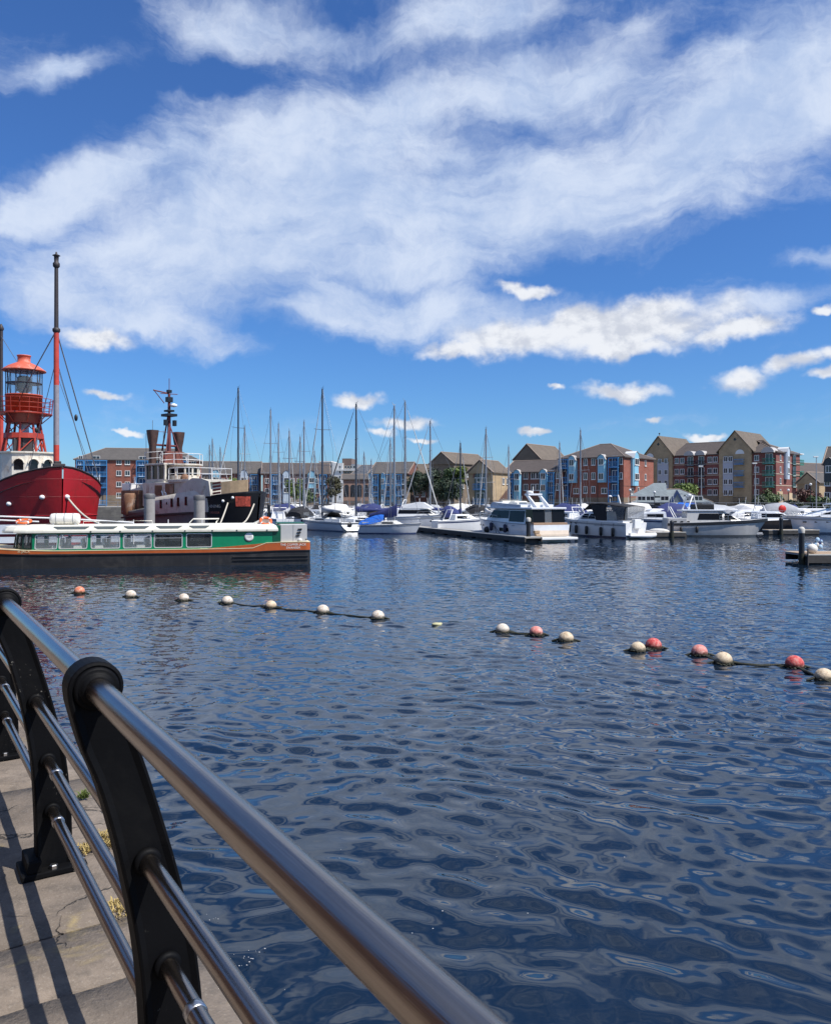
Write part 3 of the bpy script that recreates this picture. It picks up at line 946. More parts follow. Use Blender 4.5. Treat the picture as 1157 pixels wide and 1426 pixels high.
# cabin sides with openings
CI = 0.07
WZ0, WZ1 = 1.005, 1.735
wins = [(tbx(a), tbx(b)) for a, b in ((48.5, 79), (82, 121), (127, 167), (172, 211), (215, 254), (260, 295))]
for side in (0, 1):
    y0, y1 = (CI, CI + 0.05) if side == 0 else (TBW - CI - 0.05, TBW - CI)
    mb = MB()
    xs0, xs1 = tbx(44), tbx(389)
    mb.box(xs0, xs1, y0, y1, 0.90, WZ0); mb.box(xs0, xs1, y0, y1, WZ1, 1.86)
    e = xs0
    for a, b in wins:
        mb.box(e, a, y0, y1, WZ0, WZ1); e = b
    mb.box(e, xs1, y0, y1, WZ0, WZ1)
    mb.build('cabin_side', GREEN, tb)
    yo = y0 - 0.012 if side == 0 else y1 + 0.012
    for i, (a, b) in enumerate(wins):
        rr = 0.07
        def rounded(a, b, z0, z1, r):
            p = []
            for cx, cz, t0 in ((b - r, z1 - r, 0), (a + r, z1 - r, 90), (a + r, z0 + r, 180), (b - r, z0 + r, 270)):
                for k in range(4): p.append((cx + r * math.cos(R(t0 + 30 * k)), cz + r * math.sin(R(t0 + 30 * k))))
            return p
        slant = 0.14 if i < 2 else 0.0
        o_ = [(x + (slant * (z - WZ0) * .5 if x < (a + b) / 2 else slant * (z - WZ0) * .5), z) for x, z in rounded(a - .02, b + .02, WZ0 - .02, WZ1 + .02, 0.09)]
        n_ = [(x + slant * (z - WZ0) * .5, z) for x, z in rounded(a + .025, b - .025, WZ0 + .025, WZ1 - .025, 0.07)]
        f = MB()
        yb = yo + (0.03 if side == 0 else -0.03)
        f.loft([[Vector((x, yb, z)) for x, z in o_], [Vector((x, yo, z)) for x, z in o_], [Vector((x, yo, z)) for x, z in n_], [Vector((x, yb, z)) for x, z in n_]], False, False, False, True)
        fo = f.build('window', SILVER, tb)
        pmb = MB(); ym = (y0 + y1) / 2; pmb.prism(n_, ym - .004, ym + .004, 'Y')
        pmb.build('pane', TINTED if i in (4, 5) else SALOON, fo)
        if side == 0 and i != 5:
            bar = MB(); bar.box(a + .04, b - .04, ym - .01, ym + .01, WZ1 - .23, WZ1 - .205); bar.build('glazing_bar', SILVER, fo)
fl = MB(); fl.box(-15.0, -1.7, 0.12, TBW - .12, 0.86, 0.90); fl.build('cabin_floor', mat('cabin_floor', (0.20, 0.17, 0.13), 0.7), tb)
SEAT = mat('cabin_seat', (0.75, 0.73, 0.66), 0.6, var=0.1)
for k in range(9):
    xx = -5.0 - k * 1.05
    for yy0 in (0.25, 2.0):
        s_ = MB(); s_.rbox(xx, xx + .42, yy0, yy0 + 1.05, 0.92, 1.18, .03); s_.rbox(xx + .36, xx + .44, yy0, yy0 + 1.05, 1.16, 1.52, .02)
        s_.build('bench', SEAT, tb)
# porthole
ph = MB(); ph.lathe([(0.155, 0.0), (0.24, -0.005), (0.24, -0.03), (0.155, -0.03)], (tbx(347), CI, 1.52), 28, True, 'Y')
pho = ph.build('porthole', WHITEPAINT, tb)
pg = MB(); pg.lathe([(0.0001, -0.012), (0.165, -0.012)], (tbx(347), CI, 1.52), 28, False, 'Y'); pg.build('pane', DARK, pho)
pb = MB(); pb.rbox(tbx(347) - .16, tbx(347) + .16, CI - .03, CI - .014, 1.49, 1.55, .004); pb.build('porthole_bar', WHITEPAINT, pho)
# wheelhouse front: raked dark screens
xf = tbx(44)
fr = MB(); gl_ = MB()
def front_pt(u, z):
    a = u * PI
    base = Vector((xf - 1.15 * math.sin(a) ** 0.8, CI + (TBW - 2 * CI) * (1 - math.cos(a)) / 2, 0))
    rake = (z - 0.9) * 0.16
    return Vector((base.x + rake * math.sin(a), base.y, z))
US = [0, .10, .22, .36, .5, .64, .78, .90, 1.0]
fr.loft([[front_pt(u / 24, z) for u in range(25)] for z in (0.90, 1.06)], False, False)
fr.loft([[front_pt(u / 24, z) for u in range(25)] for z in (1.74, 1.86)], False, False)
for u in US:
    fr.tube([front_pt(u, 1.05), front_pt(u, 1.76)], .045, 6)
fro = fr.build('wheelhouse_front', mat('wheelhouse_dark_green', (0.006, 0.03, 0.022), 0.4), tb)
for i in range(len(US) - 1):
    q = MB(); q.loft([[front_pt(US[i] + (US[i + 1] - US[i]) * k / 3, z) for k in range(4)] for z in (1.05, 1.75)], False, False)
    q.build('windscreen', TINTED, fro)
# roof
roof = MB()
half = [(-1.75, 1.0), (-1.75, -0.06)] + [(x, y) for x, y in outline(-0.06)[2:5]] + [(-14.6, -0.03), (-15.2, 0.10), (-15.7, 0.45), (-15.95, 1.0), (-16.0, TBW / 2)]
half = half[1:]
ring = half + [(x, TBW - y) for x, y in half[::-1][1:]]
cxm = TBW / 2
def lvl(sc, z):
    return [Vector(((x + 8.8) * (1 - (1 - sc) * .25) - 8.8, cxm + (y - cxm) * sc, z)) for x, y in ring]
roof.loft([lvl(1, 1.84), lvl(1.0, 1.93), lvl(0.985, 2.0), lvl(0.93, 2.15), lvl(0.80, 2.20), lvl(0.3, 2.24)], True, True, False, True)
ro_ = roof.build('roof', CREAM, tb)
ROOFCREAM = mat('roof_edge_cream', (0.74, 0.72, 0.64), 0.45, var=0.05)
slots = [(tbx(a), tbx(b)) for a, b in ((75, 125), (131, 164), (173, 208), (218, 254), (264, 292))]
for a, b in slots:
    q = MB(); q.add([(a + .20, -.036, 2.035), (b - .20, -.036, 2.035), (b, .028, 2.17), (a, .028, 2.17), (a + .20, .05, 2.0), (b - .20, .05, 2.0), (b, .10, 2.14), (a, .10, 2.14)],
                    [(0, 1, 2, 3), (4, 5, 6, 7), (0, 1, 5, 4), (1, 2, 6, 5), (2, 3, 7, 6), (3, 0, 4, 7)])
    q.build('roof_light', mat('roof_light_grey', (0.10, 0.115, 0.115), 0.25, var=0.1), ro_)
for a in (127, 168, 213, 258, 296, 330, 372):
    q = MB(); xx = tbx(a); q.rbox(xx - .04, xx + .04, -.075, -.02, 1.87, 1.93, .008); q.build('roof_bracket', mat('bracket_dark', (0.05, 0.06, 0.05), 0.6), ro_)
hr = MB()
hr.tube([(tbx(112), 1.0, 2.27), (tbx(112), 1.0, 2.42), (tbx(210), 1.0, 2.42), (tbx(210), 1.0, 2.27)], .02, 6)
hr.tube([(tbx(262), .9, 2.24), (tbx(268), .9, 2.50), (tbx(305), .9, 2.50), (tbx(300), .9, 2.24)], .03, 6)
hr.tube([(tbx(262), 1.9, 2.28), (tbx(268), 1.9, 2.50), (tbx(305), 1.9, 2.50), (tbx(300), 1.9, 2.28)], .03, 6)
hr.build('roof_rail', ROOFCREAM, ro_)
ck = MB(); ck.prism([(tbx(378), 2.14), (tbx(355), 2.24), (tbx(371), 2.53), (tbx(379), 2.53)], .9, 2.4, 'Y'); ck.build('roof_end_board', CREAM, tb)
# stern locker
sb = MB(); sb.rbox(-1.62, -0.16, 0.14, TBW - .14, 1.19, 2.19, .03); sbo = sb.build('stern_locker', mat('locker_grey', (0.50, 0.50, 0.49), 0.5, var=0.06), tb)
sm_ = MB(); sm_.box(-0.92, -0.905, 0.125, 0.15, 1.22, 2.17); sm_.build('locker_seam', GREY, sbo)
gb = MB(); gb.rbox(-2.05, -1.64, CI - .02, TBW - CI, 0.95, 2.12, .02); gb.build('stern_bulkhead', mat('boat_dark_green', (0.003, 0.085, 0.045), 0.4), tb)
gt = MB(); gt.rbox(-1.75, -0.22, 1.2, TBW - .2, 2.19, 2.26, .02); gt.build('locker_lid', mat('boat_dark_green', (0.003, 0.085, 0.045), 0.4), sbo)
ld = MB()
for k, (a, b) in enumerate(((1.90, 1.96), (1.72, 1.77), (1.55, 1.6))): ld.rbox(-.66 - k * .06, -.44 - k * .06, .09, .14, a, b, .01)
ld.tube([(-.72, .10, 1.45), (-.48, .10, 1.98)], .015, 6)
ld.build('step_bracket', BLACK, sbo)
lp = MB(); lp.ball((-.55, .10, 1.33), .11, 12, 8, (1, .6, .8)); lp.build('stern_lamp', WHITE, sbo)
bt = MB(); bt.lathe([(.06, 0), (.06, .12), (.08, .13), (.08, .17)], (-.22, .2, 1.21), 10); bt.build('bollard', BLACK, tb)
words_on('stern_lettering', 'THE COPPER JACK\nSWANSEA', 0.17, WHITEPAINT, tb, (-0.93, -0.006, 0.985), (R(90), 0, 0))
bl = words_on('bow_lettering', 'COPPER JACK', 0.19, LINE, tb, (-14.95, 0.01, z_low(-15) + 0.13), (R(90), 0, R(-6)))
# things resting on the tour boat
def on_tb(x, y, z):
    c, s = math.cos(TB_R), math.sin(TB_R)
    return (TB_X + x * c - y * s, TB_Y + x * s + y * c, z)
lr = thing('liferaft_canister', 'white strapped barrel shaped liferaft canister on the tour boat roof', 'liferaft', on_tb(tbx(85), 1.2, 2.20), TB_R)
q = MB(); q.lathe([(.01, -.74), (.20, -.74), (.28, -.68), (.30, -.55), (.30, .55), (.28, .68), (.20, .74), (.01, .74)], (0, 0, .34), 20, True, 'X'); q.build('canister', mat('canister_white', (0.72, 0.70, 0.66), 0.45, var=.08, dirt=(.4, .35, .28), dscale=3, damt=.4), lr)
for xx in (-.42, 0, .42):
    q = MB(); q.lathe([(.303, -.02), (.312, -.02), (.312, .02), (.303, .02)], (xx, 0, .34), 20, True, 'X'); q.build('strap', GREY, lr)
q = MB(); q.rbox(-.6, -.5, -.25, .25, 0, .12, .01); q.rbox(.5, .6, -.25, .25, 0, .12, .01); q.build('cradle', GREY, lr)
def lifebuoy(loc, rot, label, r=.30, group='lifebuoys on the tour boat', m=ORANGE):
    t_ = thing('lifebuoy', label, 'lifebuoy', loc, 0, group); t_.rotation_euler = rot
    n = 28
    q = MB()
    q.loft([[Vector(((r + .075 * math.cos(b)) * math.cos(a), (r + .075 * math.cos(b)) * math.sin(a), .06 * math.sin(b))) for b in [2 * PI * j / 10 for j in range(10)]] for a in [2 * PI * i / n for i in range(n + 1)]], False, False, closed=True)
    q.build('ring', m, t_)
    for k in range(4):
        a0 = R(45 + 90 * k)
        q = MB(); q.loft([[Vector(((r + .08 * math.cos(b)) * math.cos(a), (r + .08 * math.cos(b)) * math.sin(a), .065 * math.sin(b))) for b in [2 * PI * j / 10 for j in range(10)]] for a in (a0 - .09, a0 + .09)], True, True, closed=True)
        q.build('band', WHITE, t_)
lifebuoy(on_tb(tbx(371), .62, 2.38), (R(38), R(6), TB_R), 'orange lifebuoy leaning on the stern end of the tour boat roof', .29)
lifebuoy(on_tb(tbx(25), 1.3, 2.42), (R(14), 0, TB_R), 'orange lifebuoy lying flat at the bow end of the tour boat roof', .34)

# white footbridge and walkway behind the tour boat
ft = thing('walkway', 'white railed floating walkway behind the tour boat bow', 'walkway', on_tb(-8, 5.6, 0), TB_R)
PALEBLUE = mat('pale_panel', (0.52, 0.58, 0.66), 0.5, var=.08)
q = MB(); q.rbox(-12, 2, -.8, .8, .25, .55, .03); q.build('deck', mat('pontoon_deck', (0.40, 0.38, 0.34), .85, var=.15), ft)
q = MB(); q.box(-12, 2.0, .72, .76, 1.02, 1.38); q.build('side_panel', PALEBLUE, ft)
q = MB(); q.box(-12, 2.0, .72, .76, 1.55, 2.10); q.build('side_panel', PALEBLUE, ft)
q = MB()
for k in range(8): q.tube([(-12 + 2 * k, .70, .5), (-12 + 2 * k, .70, 2.35)], .03, 6)
q.tube([(-12, .70, 2.70), (-6.2, .70, 2.45), (-2.0, .70, 2.18)], .05, 8); q.tube([(-12, -.7, 2.55), (-7, -.7, 2.3)], .045, 8)
q.build('handrail', WHITE, ft)
q = MB(); q.box(-12, 2, -.5, .6, -.2, .25); q.build('float', GREY, ft)

# ------------------------------------------------------------------ red lightship
SHIPRED = mat('lightship_red', (0.36, 0.012, 0.018), 0.42, var=0.14, vscale=0.5, dirt=(0.20, 0.018, 0.015), dscale=0.8, damt=0.5, bump=0.02, bscale=1.5)
TOWRED = mat('tower_red', (0.36, 0.036, 0.018), 0.5, var=0.25, vscale=1.5, dirt=(0.20, 0.05, 0.03), dscale=1.5, damt=0.6)
MASTGREY = mat('mast_grey', (0.26, 0.24, 0.27), 0.6, var=.2)
MASTRED = mat('mast_red', (0.50, 0.055, 0.035), .5, var=.2)
MASTDARK = mat('mast_dark', (0.035, 0.028, 0.030), .6, var=.3)
RUSTWHITE = mat('rusty_white', (0.66, 0.62, 0.53), 0.6, var=.10, dirt=(0.30, 0.16, 0.08), dscale=1.5, damt=0.7)
streaks(SHIPRED, (.085, .02, .014), .75, (3.2, 1.25)); streaks(RUSTWHITE, (.24, .11, .05), .8)
WINDK = mat('dark_opening', (0.008, 0.009, 0.012), 0.15, var=0)
LS = (gx(88, 56), 56)
ls = thing('lightship', 'red lightship with lantern tower amidships and tall foremast, bow towards the tour boat', 'ship', (LS[0], LS[1], 0), math.atan2(.81, -.59))
def ls_sec(s):
    T = [(0, .05, .02, 5.85), (.4, .75, .35, 5.80), (1, 1.45, .80, 5.66), (2, 2.45, 1.70, 5.36), (3, 3.2, 2.5, 4.98), (4, 3.72, 3.1, 4.62), (5.5, 3.95, 3.5, 4.30), (8, 4.0, 3.8, 4.2), (20, 4.0, 3.9, 4.0), (28, 3.3, 3.0, 4.2), (33, 1.6, .9, 4.5)]
    for i in range(len(T) - 1):
        if T[i][0] <= s <= T[i + 1][0]:
            u = (s - T[i][0]) / (T[i + 1][0] - T[i][0]); return [T[i][k] + (T[i + 1][k] - T[i][k]) * u for k in (1, 2, 3)]
    return T[-1][1:]
def ls_ring(s, extra=0.0):
    b, wl, z = ls_sec(s)
    rake = lambda h: -0.35 * (h / 5.85) * max(0, 1 - s / 2.0) + .35
    L = []
    for h, f in ((-0.8, .8), (0.0, 1), (1.2, 1), (2.4, 1), (3.6, 1), (4.4, 1), (z, 1)):
        h = min(h, z); u = max(0, h / z)
        L.append(Vector((s + rake(h), (wl + (b - wl) * u ** 1.05) * f + extra, h)))
    return [Vector((p.x, -p.y, p.z)) for p in L[::-1]] + L
ss = [0, .2, .4, .7, 1, 1.5, 2, 2.5, 3, 3.5, 4, 4.75, 5.5, 8, 12, 16, 20, 24, 28, 31, 33]
q = MB()
for half in (0, 1):
    q.loft([ls_ring(s)[half * 7:half * 7 + 7] for s in ss], False, False)
q.loft([ls_ring(33), ls_ring(33.0)], True, False)
hull_ls = q.build('hull', SHIPRED, ls)
q = MB()
for sd in (-1, 1):
    pts_ = []
    for s in ss:
        b, wl, z = ls_sec(s); pts_.append((s + .0 + (.35 - .35 * max(0, 1 - s / 2)) , sd * b, z + .03))
    q.tube(pts_, .07, 6)
q.build('gunwale', MASTDARK, ls)
q = MB()
for sd in (-1, 1):
    pts_ = []
    for s in ss[:14]:
        b, wl, z = ls_sec(s); h = 2.4; pts_.append((s + .35 - .35 * (h / 5.85) * max(0, 1 - s / 2), sd * ((wl + (b - wl) * (h / z) ** 1.05) + .0), h))
    q.tube(pts_, .05, 6)
q.build('hull_moulding', SHIPRED, ls)
q = MB(); q.loft([[(s + .3, y * ls_sec(s)[0], ls_sec(s)[2] - .75) for y in (-1, 0, 1)] for s in ss[2:]], False, False, False); q.build('deck', GREY, ls)
def hawse(s, h, sd, nm='hawse_pipe'):
    b, wl, z = ls_sec(s); y = sd * (wl + (b - wl) * (h / z) ** 1.05)
    q = MB(); q.ball((s + .35 - .35 * (h / 5.85) * max(0, 1 - s / 2), y, h), .22, 12, 8, (1.1, .9, .8)); q.build(nm, WHITE, ls)
    return Vector((s + .2, y * 1.02, h))
hawse(.9, 3.72, 1); hpt = hawse(.22, 3.75, -1); hawse(2.9, 3.25, 1)
q = MB(); q.rbox(.55, .9, -.3, .5, 5.7, 6.1, .05); q.rbox(1.1, 1.5, -.15, .3, 5.5, 6.3, .05); q.build('windlass', MASTDARK, ls)
# foremast
fz = lambda py: gz(py, 57.8)
mx = 2.0
for nm, a, b, m, r0, r1 in (('mast_foot', 646, 620, MASTRED, .20, .20), ('lower_mast', 620, 537, MASTGREY, .198, .19), ('middle_mast', 537, 462, MASTRED, .188, .18), ('topmast', 462, 375, MASTDARK, .155, .135)):
    q = MB(); q.tube([(mx, 0, fz(a) - (1.5 if a == 646 else 0)), (mx, 0, fz(b))], [r0, r1], 14); q.build(nm, m, ls)
q = MB(); q.lathe([(.10, fz(375)), (.24, fz(372)), (.24, fz(368)), (.15, fz(366)), (.17, fz(358)), (.28, fz(357)), (.08, fz(355)), (.05, fz(352))], (mx, 0, 0), 12); q.build('mast_truck', MASTDARK, ls)
q = MB(); q.lathe([(.19, fz(464)), (.27, fz(462)), (.27, fz(459)), (.16, fz(457))], (mx, 0, 0), 12); q.build('mast_band', MASTDARK, ls)
q = MB()
for a, b, r in (((mx, 0, fz(461)), (4.6, -3.75, 4.6), .045), ((mx, 0, fz(461)), (13.5, 0.0, 13.0), .045), ((mx, 0, fz(500)), (4.2, -3.0, 4.6), .022), ((mx, 0, fz(505)), (3.0, -2.6, 5.0), .022), ((mx, 0, fz(500)), (4.2, 1.6, 4.9), .025), ((mx, 0, fz(520)), (3.4, -3.0, 4.9), .018)):
    q.tube([a, b], r, 5)
q.build('stay', WIRE, ls)
q = MB(); q.ball((3.36, 1.05, 8.6), .13, 8, 6, (1, 1, 1.6)); q.ball((2.7, -1.5, 9.6), .13, 8, 6, (1, 1, 2)); q.build('stay_block', BLACK, ls)
# deckhouse with three hooded windows
dz = lambda py: gz(py, 65.0)
hs_ = 10.2
q = MB()
prof = [(16.5, -2.1), (11.4, -2.1), (10.5, -1.5), (10.2, -.55), (10.2, .55), (10.5, 1.5), (11.4, 2.1), (16.5, 2.1)]
q.loft([[Vector((x, y, z)) for x, y in prof] for z in (3.4, 7.3)], False, True, False, True); dh = q.build('deckhouse', RUSTWHITE, ls)
q = MB(); q.loft([[Vector((13 + (x - 13) * 1.05, y * 1.05, z)) for x, y in prof] for z in (7.3, 7.42)], True, True, False, True); q.build('deckhouse_roof', RUSTWHITE, dh)
for (p0, p1) in (((10.5, 1.5), (10.2, .55)), ((10.2, .55), (10.2, -.55)), ((10.2, -.55), (10.5, -1.5))):
    a = Vector((*p0, 0)); b = Vector((*p1, 0)); mid = (a + b) / 2; d = (b - a).normalized(); nn = Vector((-abs(d.y), d.x * (1 if d.y < 0 else -1), 0)); nn = Vector((d.y, -d.x, 0))
    if nn.x > 0: nn = -nn
    W_ = .34
    poly = [(-W_, 5.95), (W_, 5.95), (W_, 6.5)] + [(W_ * math.cos(t), 6.5 + .28 * math.sin(t)) for t in [PI * k / 6 for k in range(1, 6)]] + [(-W_, 6.5)]
    M = Matrix(((d.x, nn.x, 0, mid.x), (d.y, nn.y, 0, mid.y), (0, 0, 1, 0), (0, 0, 0, 1)))
    q = MB(); q.prism([(x, z) for x, z in poly], -.02, .03, 'Y', M); wo = q.build('window', WINDK, dh)
    q = MB(); arc = [Vector((W_ * 1.25 * math.cos(t),   .0, 6.5 + .38 * math.sin(t))) for t in [PI * k / 10 for k in range(11)]]
    q.loft([[M @ Vector((p.x, 0, p.z)) for p in arc], [M @ Vector((p.x * .98, .30, p.z - .02)) for p in arc], [M @ Vector((p.x * .9, .28, p.z - .08)) for p in arc]], False, False); q.build('hood', RUSTWHITE, wo)
# lantern tower
tz = lambda py: gz(py, 67.3)
tx = 14.0
zb, z1, z2, z3, z4, z5, z6 = 7.4, tz(600), tz(588), tz(577), tz(552), tz(517), tz(514)
legs = 8
bq = MB()
for k in range(legs):
    a = 2 * PI * (k + .5) / legs
    q = MB(); q.tube([(tx + 1.72 * math.cos(a), 1.72 * math.sin(a), zb - .05), (tx + 1.22 * math.cos(a), 1.22 * math.sin(a), z2)], .10, 6); q.build('tower_leg', TOWRED, ls)
    a2 = 2 * PI * (k + 1.5) / legs
    zm = (zb + z2) / 2
    bq.tube([(tx + 1.70 * math.cos(a), 1.70 * math.sin(a), zb + .1), (tx + 1.46 * math.cos(a2), 1.46 * math.sin(a2), zm)], .045, 5)
    bq.tube([(tx + 1.46 * math.cos(a), 1.46 * math.sin(a), zm + .3), (tx + 1.24 * math.cos(a2), 1.24 * math.sin(a2), z2 - .1)], .045, 5)
bq.build('tower_bracing', TOWRED, ls)
q = MB(); q.lathe([(1.50, tz(611)), (1.58, tz(611)), (1.54, tz(604)), (1.46, tz(604))], (tx, 0, 0), 16, False); q.build('tower_belt', TOWRED, ls)
q = MB(); q.lathe([(.35, zb), (.35, tz(588))], (tx, 0, 0), 10); q.rbox(tx - .8, tx + .2, -.9, -.1, zb, zb + 1.5, .05); q.rbox(tx - .9, tx + .3, .2, .9, zb, zb + .9, .05); q.build('tower_trunk', WHITE, ls)
q = MB(); q.rbox(tx - 1.3, tx - .8, -.5, .35, zb + .1, zb + 1.7, .06); q.rbox(tx - 1.25, tx - .9, .5, 1.0, zb, zb + 1.2, .05); q.build('fog_signal', MASTDARK, ls)
q = MB(); q.lathe([(1.22, z2 - .1), (1.40, z2 - .1), (1.40, z3), (1.62, z3 + .05), (1.62, z3 + .15), (1.2, z3 + .15)], (tx, 0, 0), 28); q.build('tower_drum', mat('tower_dark_red', (0.20, 0.03, 0.025), .5, var=.2), ls)
q = MB(); q.lathe([(1.36, z3 + .1), (1.42, z3 + .1), (1.42, z4), (1.46, z4 + .02), (1.46, z4 + .1), (1.3, z4 + .1)], (tx, 0, 0), 28); q.build('lantern_base', mat('lantern_orange_red', (0.50, 0.07, 0.022), .45, var=.15, dirt=(.4, .08, .04), dscale=1.2, damt=.5), ls)
q = MB()
for k in range(10):
    a = 2 * PI * k / 10; rr = 1.40
    q.tube([(tx + rr * math.cos(a), rr * math.sin(a), z4), (tx + rr * math.cos(a), rr * math.sin(a), z5)], .035, 5)
    b = 2 * PI * (k + .45) / 10
    q.tube([(tx + rr * math.cos(a), rr * math.sin(a), z4), (tx + rr * math.cos(b), rr * math.sin(b), z5)], .025, 5)
q.lathe([(1.38, (z4 + z5) / 2), (1.42, (z4 + z5) / 2), (1.42, (z4 + z5) / 2 + .05), (1.38, (z4 + z5) / 2 + .05)], (tx, 0, 0), 28, False)
lan = q.build('lantern_frame', mat('lantern_frame_dark', (0.05, 0.05, 0.06), .5), ls)
q = MB(); q.lathe([(1.37, z4 + .05), (1.37, z5)], (tx, 0, 0), 28); q.build('lantern_glazing', glass_mat('lantern_glass', (0.35, 0.42, 0.46), .22), lan)
q = MB(); q.lathe([(.3, z4), (.3, z4 + .3), (.55, z4 + .45), (.62, z4 + 1.0), (.55, z4 + 1.55), (.35, z4 + 1.7), (.1, z4 + 1.72)], (tx, 0, 0), 16); q.lathe([(.01, .0), (.32, .02), (.38, .10), (.01, .3)], (tx - .72, -.1, z4 + .8), 12); q.build('lens', mat('lens_dark', (0.04, 0.045, 0.045), .2, .3), lan)
q = MB(); q.lathe([(1.5, z5 - .05), (1.72, z5 - .02), (1.70, z5 + .07), (1.2, z5 + .42), (.60, z5 + .70), (.50, z5 + .74), (.50, z5 + 1.22), (.55, z5 + 1.25), (.55, z5 + 1.33), (.1, z5 + 1.40)], (tx, 0, 0), 28); q.build('lantern_roof', mat('lantern_roof_red', (0.56, 0.11, 0.06), .55, var=.15, dirt=(.62, .5, .42), dscale=2.0, damt=.5), ls)
q = MB()
for k in range(20):
    a = 2 * PI * k / 20; q.tube([(tx + 2.15 * math.cos(a), 2.15 * math.sin(a), z3 + .0), (tx + 2.25 * math.cos(a), 2.25 * math.sin(a), z3 + 1.25)], .028, 5)
for h in (.45, .85, 1.25):
    q.tube([(tx + (2.15 + .08 * h) * math.cos(a), (2.15 + .08 * h) * math.sin(a), z3 + h) for a in [2 * PI * k / 24 for k in range(25)]], .026, 5, False)
for k in range(8):
    a = 2 * PI * k / 8; q.tube([(tx + 1.4 * math.cos(a), 1.4 * math.sin(a), z3 - .7), (tx + 2.15 * math.cos(a), 2.15 * math.sin(a), z3)], .04, 5)
q.build('gallery_railing', TOWRED, ls)
q = MB(); q.lathe([(1.4, z3 - .02), (2.2, z3 - .02), (2.2, z3 + .05), (1.4, z3 + .05)], (tx, 0, 0), 28, False); q.build('gallery', TOWRED, ls)
# aft mast
az_ = lambda py: gz(py, 77.0)
for nm, a, b, m, r in (('lower_mast', 660, 575, MASTRED, .2), ('topmast', 575, 462, MASTDARK, .16)):
    q = MB(); q.tube([(25.2, 0, az_(a) - 2), (25.2, 0, az_(b))], r, 10); q.build(nm, m, ls)
q = MB(); q.lathe([(.2, az_(462)), (.26, az_(460)), (.16, az_(456)), (.05, az_(453))], (25.2, 0, 0), 10); q.build('mast_truck', MASTDARK, ls)
q = MB(); q.tube([(25.2, 0, az_(470)), (15, 0, z5 + .3)], .03, 5); q.tube([(25.2, 0, az_(470)), (23, 3.3, 4.2)], .03, 5); q.build('stay', WIRE, ls)
q = MB()
for k in range(9):
    s = 5 + k * .9; b, wl, z = ls_sec(s)
    for sd in (-1, 1): q.tube([(s, sd * (b - .1), z), (s, sd * (b - .1), z + 1.05)], .025, 5)
for sd in (-1, 1):
    for h in (.55, 1.05): q.tube([(5 + k * .9, sd * (ls_sec(5 + k * .9)[0] - .1), ls_sec(5 + k * .9)[2] + h) for k in range(9)], .02, 5)
q.build('deck_railing', WHITE, ls)
# mooring line from the bow
mq = MB()
M0 = Matrix.Translation(ls.location) @ Matrix.Rotation(ls.rotation_euler.z, 4, 'Z')
a = M0 @ hpt; b = Vector((gx(143, 54.2), 54.2, gz(731, 54.2)))
mq.tube([a + (b - a) * (k / 10) - Vector((0, 0, .35 * math.sin(PI * k / 10))) for k in range(11)], .07, 6)
tag(mq.build('mooring_rope', ROPE), 'thick pale mooring rope leading down from the red lightship bow', 'rope')

# ------------------------------------------------------------------ old tug
TUGGREY = mat('tug_faded_grey', (0.15, 0.16, 0.155), .6, var=.2, dirt=(.09, .075, .07), dscale=.8, damt=.5)
TUGWHITE = mat('tug_dull_white', (0.56, 0.53, 0.46), .6, var=.14, dirt=(0.24, 0.14, 0.08), dscale=1.1, damt=.75)
RUST = mat('rusty_brown', (0.20, 0.10, 0.055), .8, var=.35, vscale=2, dirt=(0.42, 0.36, 0.30), dscale=1.0, damt=.6)
streaks(TUGWHITE, (.20, .10, .05), .85); streaks(TUGGREY, (.10, .05, .03), .6); streaks(HULLBLACK, (.07, .065, .055), .5)
FUNNEL = mat('funnel_brown', (0.055, 0.028, 0.022), .6, var=.3, dirt=(.14, .05, .03), dscale=1.2, damt=.6)
TUGBLACK = mat('tug_black', (0.010, 0.010, 0.012), .4, var=.25)
tg = thing('tugboat', 'old rusty white and black tugboat with two brown funnels behind the tour boat', 'ship', (gx(362, 60), 60, 0), math.atan2(.66, -.75))
TGX = gx(362, 60)
def tgs(px, y=0.0):
    k = (px - CX) / FPX
    return (TGX - .66 * y - 60 * k + .75 * k * y) / (.75 + .66 * k)
def tgz(py, s, y=0.0):
    return gz(py, 60 + .66 * s - .75 * y)
def tg_sec(s):
    T = [(0, .1, .05, 4.15), (.5, .9, .45, 4.10), (1.2, 1.6, .9, 4.02), (2.2, 2.2, 1.5, 3.9), (3.3, 2.6, 2.0, 3.75), (5, 2.85, 2.5, 3.5), (7, 3.0, 2.8, 3.3), (11, 3.0, 2.9, 2.9), (14, 2.9, 2.6, 2.6), (16, 2.3, 1.8, 2.6), (17.2, 1.1, .6, 2.7)]
    for i in range(len(T) - 1):
        if T[i][0] <= s <= T[i + 1][0]:
            u = (s - T[i][0]) / (T[i + 1][0] - T[i][0]); return [T[i][k] + (T[i + 1][k] - T[i][k]) * u for k in (1, 2, 3)]
    return T[-1][1:]
def tg_side(s, h):
    b, wl, z = tg_sec(s); return wl + (b - wl) * max(0, h) / z
def tg_half(s, sd, lo=None, hi=None):
    z = tg_sec(s)[2]
    hs = [v for v in (-.5, 0, .8, 1.6, 2.4, 3.2, z)]
    return [Vector((s + .5 * (1 - max(0, min(h, z)) / 4.1) * max(0, 1 - s / 3), sd * tg_side(s, min(h, z)), min(h, z))) for h in hs]
q = MB()
for sd in (-1, 1): q.loft([tg_half(s, sd) for s in (0, .25, .5, .85, 1.2, 1.7, 2.2, 2.8, 3.3)], False, False)
q.build('bow_hull', TUGBLACK, tg)
q = MB()
for sd in (-1, 1): q.loft([tg_half(s, sd) for s in (3.3, 4, 5, 7, 9, 11, 12.5, 14, 15, 16, 17.2)], False, False)
